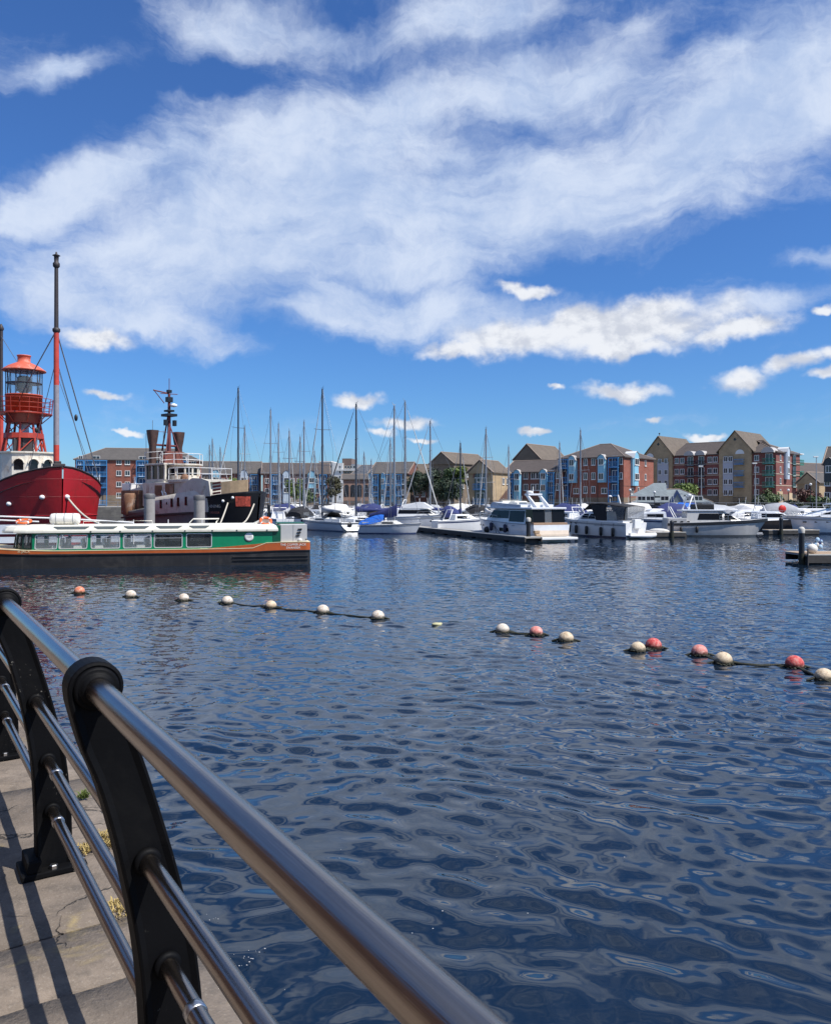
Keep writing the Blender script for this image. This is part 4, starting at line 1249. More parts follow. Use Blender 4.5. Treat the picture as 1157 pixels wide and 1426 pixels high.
q.loft([[Vector((s, y * tg_sec(s)[0], tg_sec(s)[2] - .3)) for y in (-1, 1)] for s in (.5, 2, 3.3, 5, 8, 11, 14, 16, 17.2)], False, False)
q.build('hull', TUGGREY, tg)
# white side plating with square ports over the grey hull
q = MB()
def plate_z(s): return 2.62 - .05 * max(0, s - 5), 4.36 - .10 * max(0, s - 3.2)
q.loft([[Vector((s, (tg_side(s, min(h, tg_sec(s)[2])) + .05) * 1.0, h)) for h in (plate_z(s)[0], (plate_z(s)[0] + plate_z(s)[1]) / 2, plate_z(s)[1])] + [Vector((s, tg_side(s, 3) - .12, plate_z(s)[1]))] for s in (3.1, 4, 5, 6, 7, 8, 9, 10)], True, True); sp_ = q.build('side_plating', TUGWHITE, tg)
for px in (217, 227, 235, 242, 250, 259.5, 270):
    s = tgs(px, 2.9); z0, z1 = plate_z(s); zc = (z0 + z1) / 2 + .08; small = px == 235
    yb = tg_side(s, 3.2) + .05
    q = MB(); q.rbox(s - (.06 if small else .15), s + (.06 if small else .15), yb - .05, yb + .04, zc - (.10 if small else .34), zc + (.10 if small else .34), .03); q.build('side_window', WINDK, sp_)
q = MB(); q.loft([[Vector((s, tg_side(s, 2.6) + y, 2.55 - .05 * max(0, s - 5) + h)) for y, h in ((.02, -.08), (.14, -.06), (.14, .06), (.02, .08))] for s in (3.2, 5, 7, 9, 11, 14, 16)], True, True, False); q.build('rubbing_band', mat('tug_rubbing_band', (.07, .055, .05), .8, var=.3), tg)
q = MB(); q.loft([[Vector((s, y * (tg_sec(s)[0] - .05), tg_sec(s)[2] + h)) for y, h in ((1, 0), (1, .95), (.95, .95), (.95, 0))] for s in (.45, .9, 1.4, 2.0)], True, True, False); q.build('bow_board', mat('bare_plywood', (0.48, 0.34, 0.20), .8, var=.2), tg)
for k in range(4):
    q = MB(); q.loft([[Vector((s, (tg_sec(s)[0] - .02) * y, tg_sec(s)[2] + .10 + k * .25 + h)) for y, h in ((1, 0), (1, .15), (.97, .15), (.97, 0))] for s in (2.05, 2.35, 2.65)], True, True, False); q.build('rail_plank', mat('tug_dark_red', (0.12, 0.02, 0.018), .6), tg)
q = MB(); q.loft([[Vector((s, tg_sec(s)[0] + y, z0 + (z1 - z0) * h)) for y, h in ((.04, 0), (.22 * k, 1.0), (.10 * k, 1.0), (-.08, 0))] for s, z0, z1, k in ((2.75, 3.75, 4.95, 1.0), (3.4, 3.9, 5.15, 1.0), (4.4, 4.2, 5.2, .9), (5.6, 4.1, 4.75, .5), (6.4, 4.0, 4.2, .2))], True, True, False); q.build('bow_bulwark', RUSTWHITE, tg)
q = MB(); q.loft([[Vector((s, y * tg_sec(s)[0] * 1.005, tg_sec(s)[2] + h)) for y, h in ((1, -.12), (1.02, 0), (.98, .06), (-.98, .06), (-1.02, 0), (-1, -.12))] for s in (0.05, .5, 1.2, 2.2, 3.2)], True, False, False); q.build('gunwale', TUGBLACK, tg)
q = MB(); q.loft([[Vector((s + .5 * (1 - z / 4.1) * max(0, 1 - s / 3), tg_side(s, z) + .04, z)) for s in (.3, .5, .7, .9, 1.05)] for z, dz in ((3.05, 0), (3.25, 0), (3.45, 0), (3.65, 0), (3.8, 0))], False, False, False); q.build('red_patch', mat('patch_red', (0.62, 0.10, 0.06), .6, var=.5, vscale=4, dirt=(.02, .01, .01), dscale=2.2, damt=.95), tg)
nb = MB()
for s in (1.9, 1.25): nb.ball((s, tg_side(s, 3.5) + .0, 3.45 + (.25 if s < 1.5 else 0)), .12, 8, 6)
nb.build('fairlead', WHITE, tg)
words_on('name_lettering', 'CANNING', .34, mat('faded_letter', (0.50, 0.47, 0.42), .7, var=.2), tg, (2.78, tg_side(2.75, 3.05) + .03, 3.05), (R(90 + 6), 0, R(197)))
words_on('port_lettering', 'SWANSEA', .26, mat('faded_red_letter', (0.34, 0.13, 0.10), .7, var=.2), tg, (2.78, tg_side(2.75, 2.6) + .03, 2.58), (R(90 + 8), 0, R(197)))
# superstructure
q = MB(); q.rbox(6.6, 13.2, -2.2, 2.0, 3.0, tgz(672, 9), .05); lh = q.build('lower_house', RUSTWHITE, tg)
sA, sB = tgs(229, 1.7), tgs(203, 1.7)
zt_, zb_ = tgz(645, sA, 1), tgz(673, sA, 1)
q = MB(); q.rbox(sA, sB, -1.7, 1.7, zb_ - .6, zb_ + .35, .04); q.rbox(sA - .1, sB + .1, -1.8, 1.8, zt_ - .16, zt_, .04)
for i in range(4): q.rbox(sA + (sB - sA) * i / 3 - .09, sA + (sB - sA) * i / 3 + .09, 1.52, 1.70, zb_ + .3, zt_ - .1, .02)
q.rbox(sA + .05, sB - .05, -1.6, 1.2, zb_ + .3, zt_ - .15, .03)
uh = q.build('upper_house', TUGWHITE, tg)
for i in range(3):
    q = MB(); q.rbox(sA + (sB - sA) * i / 3 + .10, sA + (sB - sA) * (i + 1) / 3 - .10, 1.54, 1.60, zb_ + .34, zt_ - .16, .02); q.build('window', WINDK, uh)
wc = 10.35; ww = 1.12
zr0, zr1 = tgz(669, wc), tgz(648.5, wc)
pr = [(wc + 1.15, -ww), (wc - .75, -ww), (wc - 1.3, -.6), (wc - 1.45, 0), (wc - 1.3, .6), (wc - .75, ww), (wc + 1.15, ww)]
q = MB(); q.loft([[Vector((x, y, z)) for x, y in pr] for z in (zr0 - .5, zr0 + .40)], True, True, False, True); q.loft([[Vector((x, y, z)) for x, y in pr] for z in (zr1 - .22, zr1)], True, True, False, True)
for x, y in pr: q.tube([(x, y, zr0 + .35), (x, y, zr1 - .2)], .09, 6)
q.tube([(wc + .25, ww, zr0 + .35), (wc + .25, ww, zr1 - .2)], .09, 6)
wh = q.build('wheelhouse', RUSTWHITE, tg)
for i in range(len(pr) - 1):
    a = Vector((*pr[i], 0)); b = Vector((*pr[i + 1], 0)); off = (Vector((wc, 0, 0)) - (a + b) / 2).normalized() * .05
    q = MB(); q.quad(a + off + Vector((0, 0, zr0 + .38)), b + off + Vector((0, 0, zr0 + .38)), b + off + Vector((0, 0, zr1 - .2)), a + off + Vector((0, 0, zr1 - .2))); q.build('window', WINDK, wh)
q = MB(); q.loft([[Vector((wc + (x - wc) * 1.2, y * 1.2, z)) for x, y in pr] for z in (zr1, zr1 + .12)], True, True, False, True); q.build('wheelhouse_roof', RUSTWHITE, wh)
q = MB(); q.rbox(6.2, 9.2, -2.0, 2.1, tgz(672, 8), tgz(668, 8), .04); q.rbox(7.2, 8.6, .6, 2.0, tgz(672, 8) - 1.2, tgz(672, 8), .05); q.build('fore_platform', TUGWHITE, tg)
q = MB()
path = [(sB, 1.75, zt_), (sA + .2, 1.75, zt_), (wc + 1.3, 1.3, zr1), (wc - .8, 1.3, zr1), (wc - 1.6, .5, zr1), (wc - 1.6, -.6, zr1), (wc - .8, -1.4, zr1), (wc + 1.6, -1.4, zr1)]
for x, y, z in path: q.tube([(x, y, z), (x, y, z + .95)], .028, 5)
for h in (.45, .95): q.tube([(x, y, z + h) for x, y, z in path], .024, 5)
path = [(9.2, 2.0, tgz(668, 8)), (7.8, 2.1, tgz(668, 8)), (6.3, 2.0, tgz(668, 8)), (6.2, 0, tgz(668, 8)), (6.3, -2.0, tgz(668, 8)), (9, -2.0, tgz(668, 8))]
for x, y, z in path: q.tube([(x, y, z), (x, y, z + .9)], .028, 5)
for h in (.45, .9): q.tube([(x, y, z + h) for x, y, z in path], .024, 5)
q.tube([(sA, 1.8, zb_ - .2), (sA - 1.2, 2.2, 3.9)], .05, 5); q.tube([(sA + .5, 1.8, zb_ - .2), (sA - .7, 2.2, 3.9)], .05, 5)
q.build('bridge_railing', WHITE, tg)
def funnel(s, y, z0, z1, r):
    def sq(k, z):
        return [Vector((s + k * r * (abs(math.cos(t)) ** .6) * (1 if math.cos(t) > 0 else -1), y + k * r * (abs(math.sin(t)) ** .6) * (1 if math.sin(t) > 0 else -1), z)) for t in [2 * PI * j / 20 for j in range(20)]]
    q = MB(); q.loft([sq(.60, z0), sq(.60, z1 - 1.35), sq(.8, z1 - .85), sq(1.0, z1 - .1), sq(1.0, z1)], False, False, True, True)
    fo = q.build('funnel', FUNNEL, tg)
    q = MB(); q.loft([sq(.95, z1 - .05), sq(.8, z1 - .5)], False, True, True, True); q.build('funnel_mouth', WINDK, fo)
fs1, fs2 = tgs(213, 1.4), tgs(249, -1.4)
funnel(fs1, 1.4, zt_ - .6, tgz(599, fs1, 1.4), .44)
funnel(fs2, -1.4, zr1 - .4, tgz(602, fs2, -1.4), .46)
q = MB(); q.rbox(12.2, 13.6, -1.2, .3, zt_ - .4, zt_ + 1.1, .05); q.rbox(11.8, 12.2, -.2, .9, zt_ - .2, zt_ + .7, .03); q.build('funnel_casing', mat('casing_brown', (.16, .05, .035), .7, var=.3), tg)
ms_ = tgs(236, 0)
tm = lambda py: tgz(py, ms_)
mk_ = mat('mast_maroon', (.13, .03, .032), .6, var=.3)
q = MB(); q.tube([(ms_, 0, zt_ - .5), (ms_, 0, tm(548))], [.19, .11], 8); q.tube([(ms_ - .8, .9, zt_), (ms_, 0, tm(590))], .055, 6); q.tube([(ms_ - .8, -.9, zt_), (ms_, 0, tm(590))], .055, 6); q.tube([(ms_ + 1.0, .3, zt_), (ms_, 0, tm(570))], .075, 6)
q.tube([(ms_, 0, tm(548)), (ms_, 0, tm(527))], .03, 5); ms = q.build('mast', mk_, tg)
for bx in ((-.55, .55, -.45, .45, 580, 576.5), (-.35, .35, -.3, .3, 573.5, 571), (-.2, .2, -.25, .25, 560, 553), (-.3, 0, .3, .55, 593, 585), (-.3, 0, -.55, -.3, 593, 585), (-.15, .15, -.18, .18, 547, 543)):
    q = MB(); q.rbox(ms_ + bx[0], ms_ + bx[1], bx[2], bx[3], tm(bx[4]), tm(bx[5]), .02); q.build('mast_platform', TUGBLACK, ms)
q = MB(); q.tube([(fs1, 1.4, tm(620)), (fs2, -1.4, tm(620))], .10, 6); q.build('yard', mk_, ms)
for u, v, r_ in (((ms_ + .3, 1.3, tm(545)), (ms_, 0, tm(548)), .06), ((ms_ + .1, .4, tm(562)), (ms_ + .3, 1.3, tm(544)), .035), ((ms_, -.8, tm(548)), (ms_, .8, tm(549)), .035), ((ms_, 1.1, tm(602)), (ms_, -1.1, tm(602)), .02)):
    q = MB(); q.tube([u, v], r_, 6); q.build('crosstree', mk_, ms)
q = MB(); q.lathe([(.05, tm(567)), (.30, tm(566)), (.30, tm(563.5)), (.1, tm(562))], (ms_ - .3, -.25, 0), 12); q.build('radar_dome', WHITE, ms)
for s, y, a, b in ((tgs(204, 1.4), 1.4, zt_, 7.2 + 2.0), (fs1, 1.4, tgz(600, fs1), tgz(587, fs1)), (tgs(228, .5), .5, zt_, tm(600)), (tgs(212, 0), 0, zt_, tm(606))):
    q = MB(); q.tube([(s, y, a), (s, y, b)], .022, 4); q.build('whip_aerial', WIRE, tg)
# rusty gear on the after deck
sR = tgs(188, 1.8)
q = MB(); q.rbox(sR - 1.5, sR + 1.4, -1.0, 2.3, 2.3, tgz(683, sR, 1.8), .08); q.build('winch_house', RUST, tg)
q = MB(); q.lathe([(.55, 2.3), (.62, 3.9), (.45, 4.1)], (sR - .6, 2.5, 0), 10); q.tube([(sR + .7, 2.35, 2.3), (sR + .7, 2.35, 4.0)], .12, 6); q.build('vent_cowl', RUST, tg)
q = MB(); q.rbox(sR + .6, sR + 1.8, .6, 2.0, tgz(683, sR), tgz(683, sR) + .6, .05); q.tube([(sR + 1.0, 1.2, 4.2), (sR + 1.0, 1.2, tgz(664, sR))], .10, 6); q.tube([(sR + 1.8, 1.2, tgz(675, sR)), (sR - 2.6, 1.3, tgz(674, sR))], .07, 6); q.build('deck_davit', WHITE, tg)
q = MB(); q.ball((tgs(264, 1.2), 1.6, tgz(673, 8) + .35), .36, 12, 8); q.tube([(tgs(264, 1.2), 1.6, tgz(673, 8) + .35), (tgs(264, 1.2) - .5, 1.9, tgz(673, 8) + .3)], .22, 10); q.build('searchlight', RUST, tg)
q = MB(); q.rbox(8.4, 9.6, 1.95, 2.1, 4.0, tgz(674, 9), .03); q.rbox(10.2, 11.2, 1.95, 2.08, 3.9, tgz(676, 10), .03); q.build('rust_panel', RUST, lh)
for (px0, py0, yy0, px1, py1, yy1, lb) in ((318, 699, 60.2, 307, 729, 52, 'straight pale mooring line from the black tug bow, left of two'), (354, 702, 59.6, 330, 730, 52, 'curved pale mooring line round the black tug bow, right of two')):
    a = Vector((gx(px0, yy0), yy0, gz(py0, yy0))); b = Vector((gx(px1, yy1), yy1, gz(py1, yy1)))
    q = MB(); q.tube([a + (b - a) * (k / 8) - Vector((0, 0, (.5 if px0 == 354 else .05) * math.sin(PI * k / 8))) for k in range(9)], .055, 6)
    tag(q.build('mooring_rope', ROPE), lb, 'rope', 'mooring ropes of the tug')
PILE = mat('concrete_grey_pile', (0.30, 0.285, 0.27), .8, var=.12, dirt=(.14, .13, .11), dscale=.8, damt=.5)
PILECAP = mat('pile_cap', (0.10, 0.10, 0.105), .6)
def pile(px, ytop, Y, d, label, m, capm, group):
    t_ = thing('mooring_pile', label, 'pile', (gx(px, Y), Y, 0), 0, group)
    q = MB(); zt = gz(ytop, Y); q.lathe([(d / 2, -1), (d / 2, zt)], (0, 0, 0), 20); q.build('shaft', m, t_)
    q = MB(); q.lathe([(d / 2 + .015, zt - .25), (d / 2 + .03, zt - .02), (d / 2 - .05, zt + .08), (.02, zt + .1)], (0, 0, 0), 20); q.build('cap', capm, t_)
    q = MB(); q.lathe([(d / 2 + .02, -.2), (d / 2 + .03, .35), (d / 2 + .002, .6)], (0, 0, 0), 20); q.build('tide_stain', SLIME, t_)
pile(208.5, 689, 52, .68, 'thick pale grey pile in front of the tug stern, left of two', PILE, PILECAP, 'grey piles between tug and tour boat')
pile(278, 691, 52, .70, 'thick pale grey pile in front of the tug bow, right of two', PILE, PILECAP, 'grey piles between tug and tour boat')
# ------------------------------------------------------------------ far quay and town
LAND = mat('far_paving_grey', (0.22, 0.21, 0.195), .9, var=.15, vscale=.2)
GZ = 2.0
q = MB()
edge = [(-260, 150), (-90, 150), (-45, 160), (0, 140), (42, 114), (70, 106), (260, 96)]
poly = edge + [(900, 300), (900, 1600), (-900, 1600), (-900, 300)]
q.prism(poly, -3, GZ, 'Z')
setting(q.build('far_quay', masonry('far_quay_stone', (.16, .15, .13), (.12, .11, .10), (.07, .065, .06), 1.2, .5)))
q = MB(); q.prism([(x, y + .4) for x, y in edge] + poly[7:], GZ + .002, GZ + .03, 'Z'); setting(q.build('promenade', LAND))
# white railing along the far quay edge
fr_ = thing('promenade_railing', 'pale post and rail fence along the far quay edge below the flats', 'railing')
ra = MB()
for i in range(1, len(edge) - 2):
    a = Vector((*edge[i], 0)); b = Vector((*edge[i + 1], 0)); n = int((b - a).length / 2.2)
    for h in (.55, 1.05): ra.tube([a + Vector((0, .6, GZ + h)), b + Vector((0, .6, GZ + h))], .035, 5)
    pm = MB(); 
    for k in range(n):
        p = a + (b - a) * k / n; pm.tube([p + Vector((0, .6, GZ)), p + Vector((0, .6, GZ + 1.12))], .05, 5)
    pm.build('post_row', ALU, fr_)['kind'] = 'stuff'
ra.build('rail', ALU, fr_)

BRICK = masonry('red_brick', (.29, .070, .040), (.22, .052, .032), (.20, .155, .125))
BRICK2 = masonry('dull_red_brick', (.19, .062, .045), (.145, .050, .038), (.17, .135, .11))
BRICK3 = masonry('crimson_brick', (.22, .050, .042), (.175, .040, .036), (.19, .14, .12))
BUFF = masonry('buff_brick', (.44, .315, .175), (.38, .27, .15), (.30, .25, .19))
STONEB = masonry('brown_stone', (.24, .18, .125), (.19, .145, .10), (.12, .10, .08), .6, .25)
RENDER = mat('white_render', (.62, .62, .60), .8, var=.06)
def slate(name, c):
    m = masonry(name, c, tuple(v * .82 for v in c), tuple(v * .5 for v in c), .30, .22, .8, .15)
    return m
SLATE_B = slate('brown_roof_tile', (.085, .068, .060)); SLATE_G = slate('grey_roof_tile', (.098, .088, .080)); SLATE_T = slate('tan_roof_tile', (.135, .108, .082)); SLATE_L = slate('blue_grey_slate', (.20, .235, .25))
RIDGE = mat('ridge_tile', (.26, .20, .16), .8); RIDGELIGHT = mat('lead_flashing', (.42, .40, .38), .6)
UPVC = mat('white_frames', (.70, .70, .68), .4, var=.04)
PANE = mat('house_window_glass', (.025, .032, .042), .08, var=.5, vscale=.5, spec=.8)
LBLUE = mat('light_blue_cladding', (.23, .48, .62), .5, var=.06)
PALE = mat('pale_grey_cladding', (.44, .52, .60), .5, var=.06)
MBLUE = mat('balcony_blue', (.055, .22, .46), .45, var=.1)
MGREEN = mat('balcony_green', (.02, .22, .15), .45, var=.1)
DGREY = mat('balcony_dark', (.03, .04, .045), .45, var=.1)
SHADEIN = mat('painted_recess_shade', (.10, .085, .075), .8)  # dark brown painted where a recess would lie in shade

_wc = {}
def win_me(w, h, mull=1):
    k = (round(w, 2), round(h, 2), mull)
    if k not in _wc:
        t = .09
        f = MB(); y0, y1 = -.07, .0
        f.box(-w / 2, w / 2, y0, y1, 0, t); f.box(-w / 2, w / 2, y0, y1, h - t, h)
        f.box(-w / 2, -w / 2 + t, y0, y1, t, h - t); f.box(w / 2 - t, w / 2, y0, y1, t, h - t)
        for i in range(mull):
            x = -w / 2 + w * (i + 1) / (mull + 1); f.box(x - .035, x + .035, y0 + .005, y1, t, h - t)
        f.box(-w / 2 - .06, w / 2 + .06, -.14, 0, -.08, 0)
        p = MB(); p.box(-w / 2 + t, w / 2 - t, -.03, -.01, t, h - t)
        _wc[k] = (f.mesh('window', UPVC), p.mesh('pane', PANE))
    return _wc[k]

class Building:
    """x along the front, y into the depth, z up from the quay; faces front / right / left"""
    def __init__(s, name, label, origin, rz, L, D, ze, cat='building', group=None):
        s.o = thing(name, label, cat, (origin[0], origin[1], GZ), rz, group)
        s.L, s.D, s.ze, s.rz, s.org = L, D, ze, rz, origin
    def fx(s, px):
        k = (px - CX) / FPX; c, n = math.cos(s.rz), math.sin(s.rz)
        return (k * s.org[1] - s.org[0]) / (c - k * n)
    def z(s, py, x=0.0, y=0.0):
        Y = s.org[1] + x * math.sin(s.rz) + y * math.cos(s.rz)
        return gz(py, Y) - GZ
    def walls(s, m, base=None, zb=2.6, mbase=None, x0=0, x1=None, y0=0, y1=None, z1=None, name='wall'):
        x1 = s.L if x1 is None else x1; y1 = s.D if y1 is None else y1; z1 = s.ze if z1 is None else z1
        q = MB(); q.box(x0, x1, y0, y1, 0, z1); q.build(name, m, s.o)
        if mbase is not None:
            q = MB(); q.box(x0 - .06, x1 + .06, y0 - .06, y1, 0, zb); q.build('plinth', mbase, s.o)
    def roof(s, zr, m, hipL=0.0, hipR=0.0, ov=.35, x0=0, x1=None, y0=0, y1=None, ze=None, gable_m=None, ridge=True):
        x1 = s.L if x1 is None else x1; y1 = s.D if y1 is None else y1; ze = s.ze if ze is None else ze
        ym = (y0 + y1) / 2
        a, b, c, d = (x0 - ov, y0 - ov, ze), (x1 + ov, y0 - ov, ze), (x1 + ov, y1 + ov, ze), (x0 - ov, y1 + ov, ze)
        r0, r1 = (x0 - ov + hipL, ym, zr), (x1 + ov - hipR, ym, zr)
        q = MB(); q.add([a, b, c, d, r0, r1] + [(p[0], p[1], p[2] - .18) for p in (a, b, c, d)],
                        [(0, 1, 5, 4), (2, 3, 4, 5), (3, 0, 4), (1, 2, 5), (0, 6, 7, 1), (1, 7, 8, 2), (2, 8, 9, 3), (3, 9, 6, 0), (9, 8, 7, 6)])
        r = q.build('roof', m, s.o)
        if gable_m is not None:
            for hip, x, sg in ((hipL, x0, -1), (hipR, x1, 1)):
                if not hip:
                    q = MB(); xx = x + sg * .36; q.prism([(y0, ze - .19), (y1, ze - .19), (ym, zr - .32)], min(x, xx) , max(x, xx) + .01, 'X'); q.build('gable', gable_m, s.o)
                    q = MB(); q.tube([(xx + sg * .05, y0 - ov, ze - .05), (xx + sg * .05, ym, zr + .0), (xx + sg * .05, y1 + ov, ze - .05)], .13, 4); q.build('verge', RIDGE, r)
        if ridge:
            q = MB(); q.tube([r0, r1], .11, 5)
            if hipL: q.tube([r0, a], .09, 5); q.tube([r0, d], .09, 5)
            if hipR: q.tube([r1, b], .09, 5); q.tube([r1, c], .09, 5)
            q.build('ridge', RIDGE, r)
        return r
    def T(s, face, u):
        if face == 'front': return (u, 0), 0.0
        if face == 'right': return (s.L, u), PI / 2
        return (0, u), -PI / 2
    def win(s, face, u, z, w=1.0, h=1.25, mull=1, par=None, off=0.0):
        (x, y), r = s.T(face, u)
        f, p = win_me(w, h, mull)
        if off:
            x += off * math.sin(r); y -= off * math.cos(r)
        o = link('window', f, par or s.o, (x, y, z), (0, 0, r)); link('pane', p, o)
    def oriel(s, face, u, z0, z1, w, m, wz, d=.7, top=True, ww=None):
        (x, y), r = s.T(face, u)
        q = MB(); a = w / 2
        q.prism([(-a, .02), (-a, -d * .55), (-a * .75, -d), (a * .75, -d), (a, -d * .55), (a, .02)], z0, z1, 'Z')
        if top: q.prism([(-a, z1), (a, z1), (a * .55, z1 + a * .75), (0, z1 + a * 1.05), (-a * .55, z1 + a * .75)], -d, .8, 'Y')
        else: pass
        o = q.build('bay', m, s.o, (x, y, 0), (0, 0, r))
        if top:
            q = MB(); q.loft([[Vector((k * a * 1.12, yy, z1 + h)) for k, h in ((-1, -.05), (-.58, a * .80), (0, a * 1.14), (.58, a * .80), (1, -.05))] for yy in (-d - .12, 1.4)], False, False, False); q.build('bay_roof', UPVC if top == 1 else RIDGELIGHT, o)
        f, p = win_me(ww or w * .62, 1.25, 1)
        for z in wz:
            link('window', f, o, (0, -d, z))
            # panes of the bay windows share the frame's mesh slot below
            link('pane', p, o, (0, -d, z))
    def balcony(s, face, u, z, w, m, h=2.1, d=.9, door=True, dm=None):
        (x, y), r = s.T(face, u)
        q = MB(); q.box(-w / 2, w / 2, -d, 0, -.12, 0)
        q.box(-w / 2, w / 2, -d, -d + .05, .95, 1.05); q.box(-w / 2, w / 2, -d + .01, -d + .04, .1, .16)
        n = max(4, int(w / .22))
        for i in range(n + 1):
            xx = -w / 2 + w * i / n; q.box(xx - .022, xx + .022, -d + .01, -d + .04, 0, 1)
        for sd in (-1, 1): q.box(sd * w / 2 - .025, sd * w / 2 + .025, -d, 0, .95, 1.03); q.box(sd * w / 2 - .02, sd * w / 2 + .02, -d, 0, .45, .5)
        o = q.build('balcony', m, s.o, (x, y, z), (0, 0, r))
        if door:
            f, p = win_me(min(1.7, w * .7), h, 1)
            link('door', f, o, (0, 0, .08)); link('pane', p, o, (0, 0, .08))
    def bay(s, face, u, zs, w, m, ztop, zbot=0.0, d=.9, recess=True):
        """a stack of balconies between two posts in front of a flat strip coloured dark like a shaded recess"""
        (x, y), r = s.T(face, u)
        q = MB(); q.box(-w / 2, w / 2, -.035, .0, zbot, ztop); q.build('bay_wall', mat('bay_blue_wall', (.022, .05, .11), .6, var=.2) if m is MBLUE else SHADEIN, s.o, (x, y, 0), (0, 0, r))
        q = MB()
        for sd in (-1, 1): q.box(sd * w / 2 - .07, sd * w / 2 + .07, -d - .02, -d + .10, zbot, ztop); q.box(sd * w / 2 - .04, sd * w / 2 + .04, -d + .05, 0, ztop - .15, ztop)
        q.box(-w / 2, w / 2, -d - .02, -d + .08, ztop - .16, ztop)
        q.build('bay_frame', m, s.o, (x, y, 0), (0, 0, r))
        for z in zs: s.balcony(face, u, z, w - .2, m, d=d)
    def course(s, face, z, m, x0=None, x1=None, t=.14):
        if face == 'front':
            q = MB(); q.box(0 if x0 is None else x0, s.L if x1 is None else x1, -.05, .01, z, z + t); q.build('string_course', m, s.o)
        elif face == 'right':
            q = MB(); q.box(s.L - .01, s.L + .05, -.05, s.D, z, z + t); q.build('string_course', m, s.o)

def front_frame(pxL, pxR, YR, rz):
    c, n = math.cos(rz), math.sin(rz)
    rx, ry = gx(pxR, YR), YR
    k = (pxL - CX) / FPX
    t = (rx - k * ry) / (c - k * n)
    return (rx - t * c, ry - t * n), t

# --- brick block with blue balconies, far left
rz = R(12); org, L = front_frame(105, 277, 190, rz)
B = Building('flats', 'brick flats with tall blue balcony bays at the far left behind the tug', org, rz, L, 12, 10.8, group='flats round the marina')
B.walls(BRICK, zb=2.5, mbase=STONEB); B.roof(13.8, SLATE_G, 6.0, 6.0)
zs = [B.z(p, 8) for p in (644.5, 660, 675.5)]
for a, b in ((108, 118), (119, 150), (191, 207), (246, 262)): B.bay('front', B.fx((a + b) / 2), [z - .6 for z in zs] + [.3], B.fx(b) - B.fx(a), MBLUE, 10.6)
for px in (166, 178, 220, 232, 270):
    for z in zs + [B.z(691, 8)]: B.win('front', B.fx(px), z - .4, 1.15, 1.2)
# --- two lower rows of flats with white bays
rz = R(8); org, L = front_frame(279, 361, 205, rz)
B = Building('flats', 'low terrace of flats with pale bays seen just right of the tug wheelhouse', org, rz, L, 11, 8.2, group='flats round the marina')
B.walls(BRICK2, zb=1.8, mbase=STONEB); B.roof(11.4, SLATE_G, 0, 0, gable_m=BRICK2)
zz = [5.6, 3.1, .7]
for px, m in ((301, LBLUE), (340, PALE)): B.oriel('front', B.fx(px), 1.0, 7.9, 2.2, m, [5.9, 2.6], top=1)
B.bay('front', B.fx(289), [5.3, 2.8, .3], B.fx(296) - B.fx(282), PALE, 7.9); B.bay('front', B.fx(354.5), [5.3, 2.8, .3], B.fx(360) - B.fx(349), MBLUE, 7.9)
for px in (311, 319, 328): [B.win('front', B.fx(px), z, 1.0, 1.2) for z in zz]
rz = R(8); org, L = front_frame(366, 458, 203, rz)
B = Building('flats', 'low brick terrace with two white pointed bays behind the catamaran-wide yacht masts', org, rz, L, 11, 8.0, group='flats round the marina')
B.o['label'] = 'low brick terrace with two white pointed bays behind the tall left masts'
B.walls(BRICK2, zb=1.8, mbase=STONEB); B.roof(10.9, SLATE_B, 0, 0, gable_m=BRICK)
for px, m in ((399, PALE), (434, LBLUE)): B.oriel('front', B.fx(px), 2.4 if px > 400 else 0.6, 7.7, 2.0, m, [5.7, 3.2], top=1)
B.bay('front', B.fx(385), [5.3, 2.8, .3], B.fx(391) - B.fx(379), MBLUE, 7.8); B.bay('front', B.fx(450), [5.3, 2.8, .3], B.fx(455) - B.fx(445), MBLUE, 7.8)
for px in (372, 408, 416, 424, 441): [B.win('front', B.fx(px), z, 1.0, 1.2) for z in zz]
# --- distant tower of flats
rz = R(-6); org, L = front_frame(445, 497, 420, rz)
B = Building('tower_block', 'modern grey and white block of flats far behind the yacht masts', org, rz, L, 16, 21)
CONC = mat('tower_grey', (.26, .28, .30), .7, var=.1)
B.walls(CONC, x0=0, x1=B.fx(463)); B.walls(RENDER, x0=B.fx(463), x1=B.fx(478), y0=-.8, z1=20.5, name='white_wall'); B.walls(mat('tower_brown', (.17, .12, .10), .8), x0=B.fx(476), x1=B.fx(489), y0=1.2, z1=23.0, name='brown_wall'); B.walls(CONC, x0=B.fx(489), x1=L, y0=.6, z1=20, name='side_wall')
q = MB(); q.box(B.fx(470), L, -1.4, 10, 16.5, 17.2); q.box(B.fx(480), L, -1, 10, 11.8, 12.3); q.box(-.5, B.fx(462), -.6, 16, 21, 21.6); q.build('parapet', RENDER, B.o)
for i in range(4):
    for k in range(7): B.win('front', 1.2 + i * 1.65, 2 + k * 2.6, 1.2, 1.7, 0)
    for k in range(5): B.win('front', B.fx(481) + i * 1.5, 6 + k * 2.9, 1.1, 1.6, 0, off=-.6)
for k in range(7): B.balcony('front', 3.5, 1.5 + k * 2.6, 6, RIDGELIGHT, door=False); B.win('front', B.fx(474), 2 + k * 2.6, 1.0, 1.5, 0, off=.8)
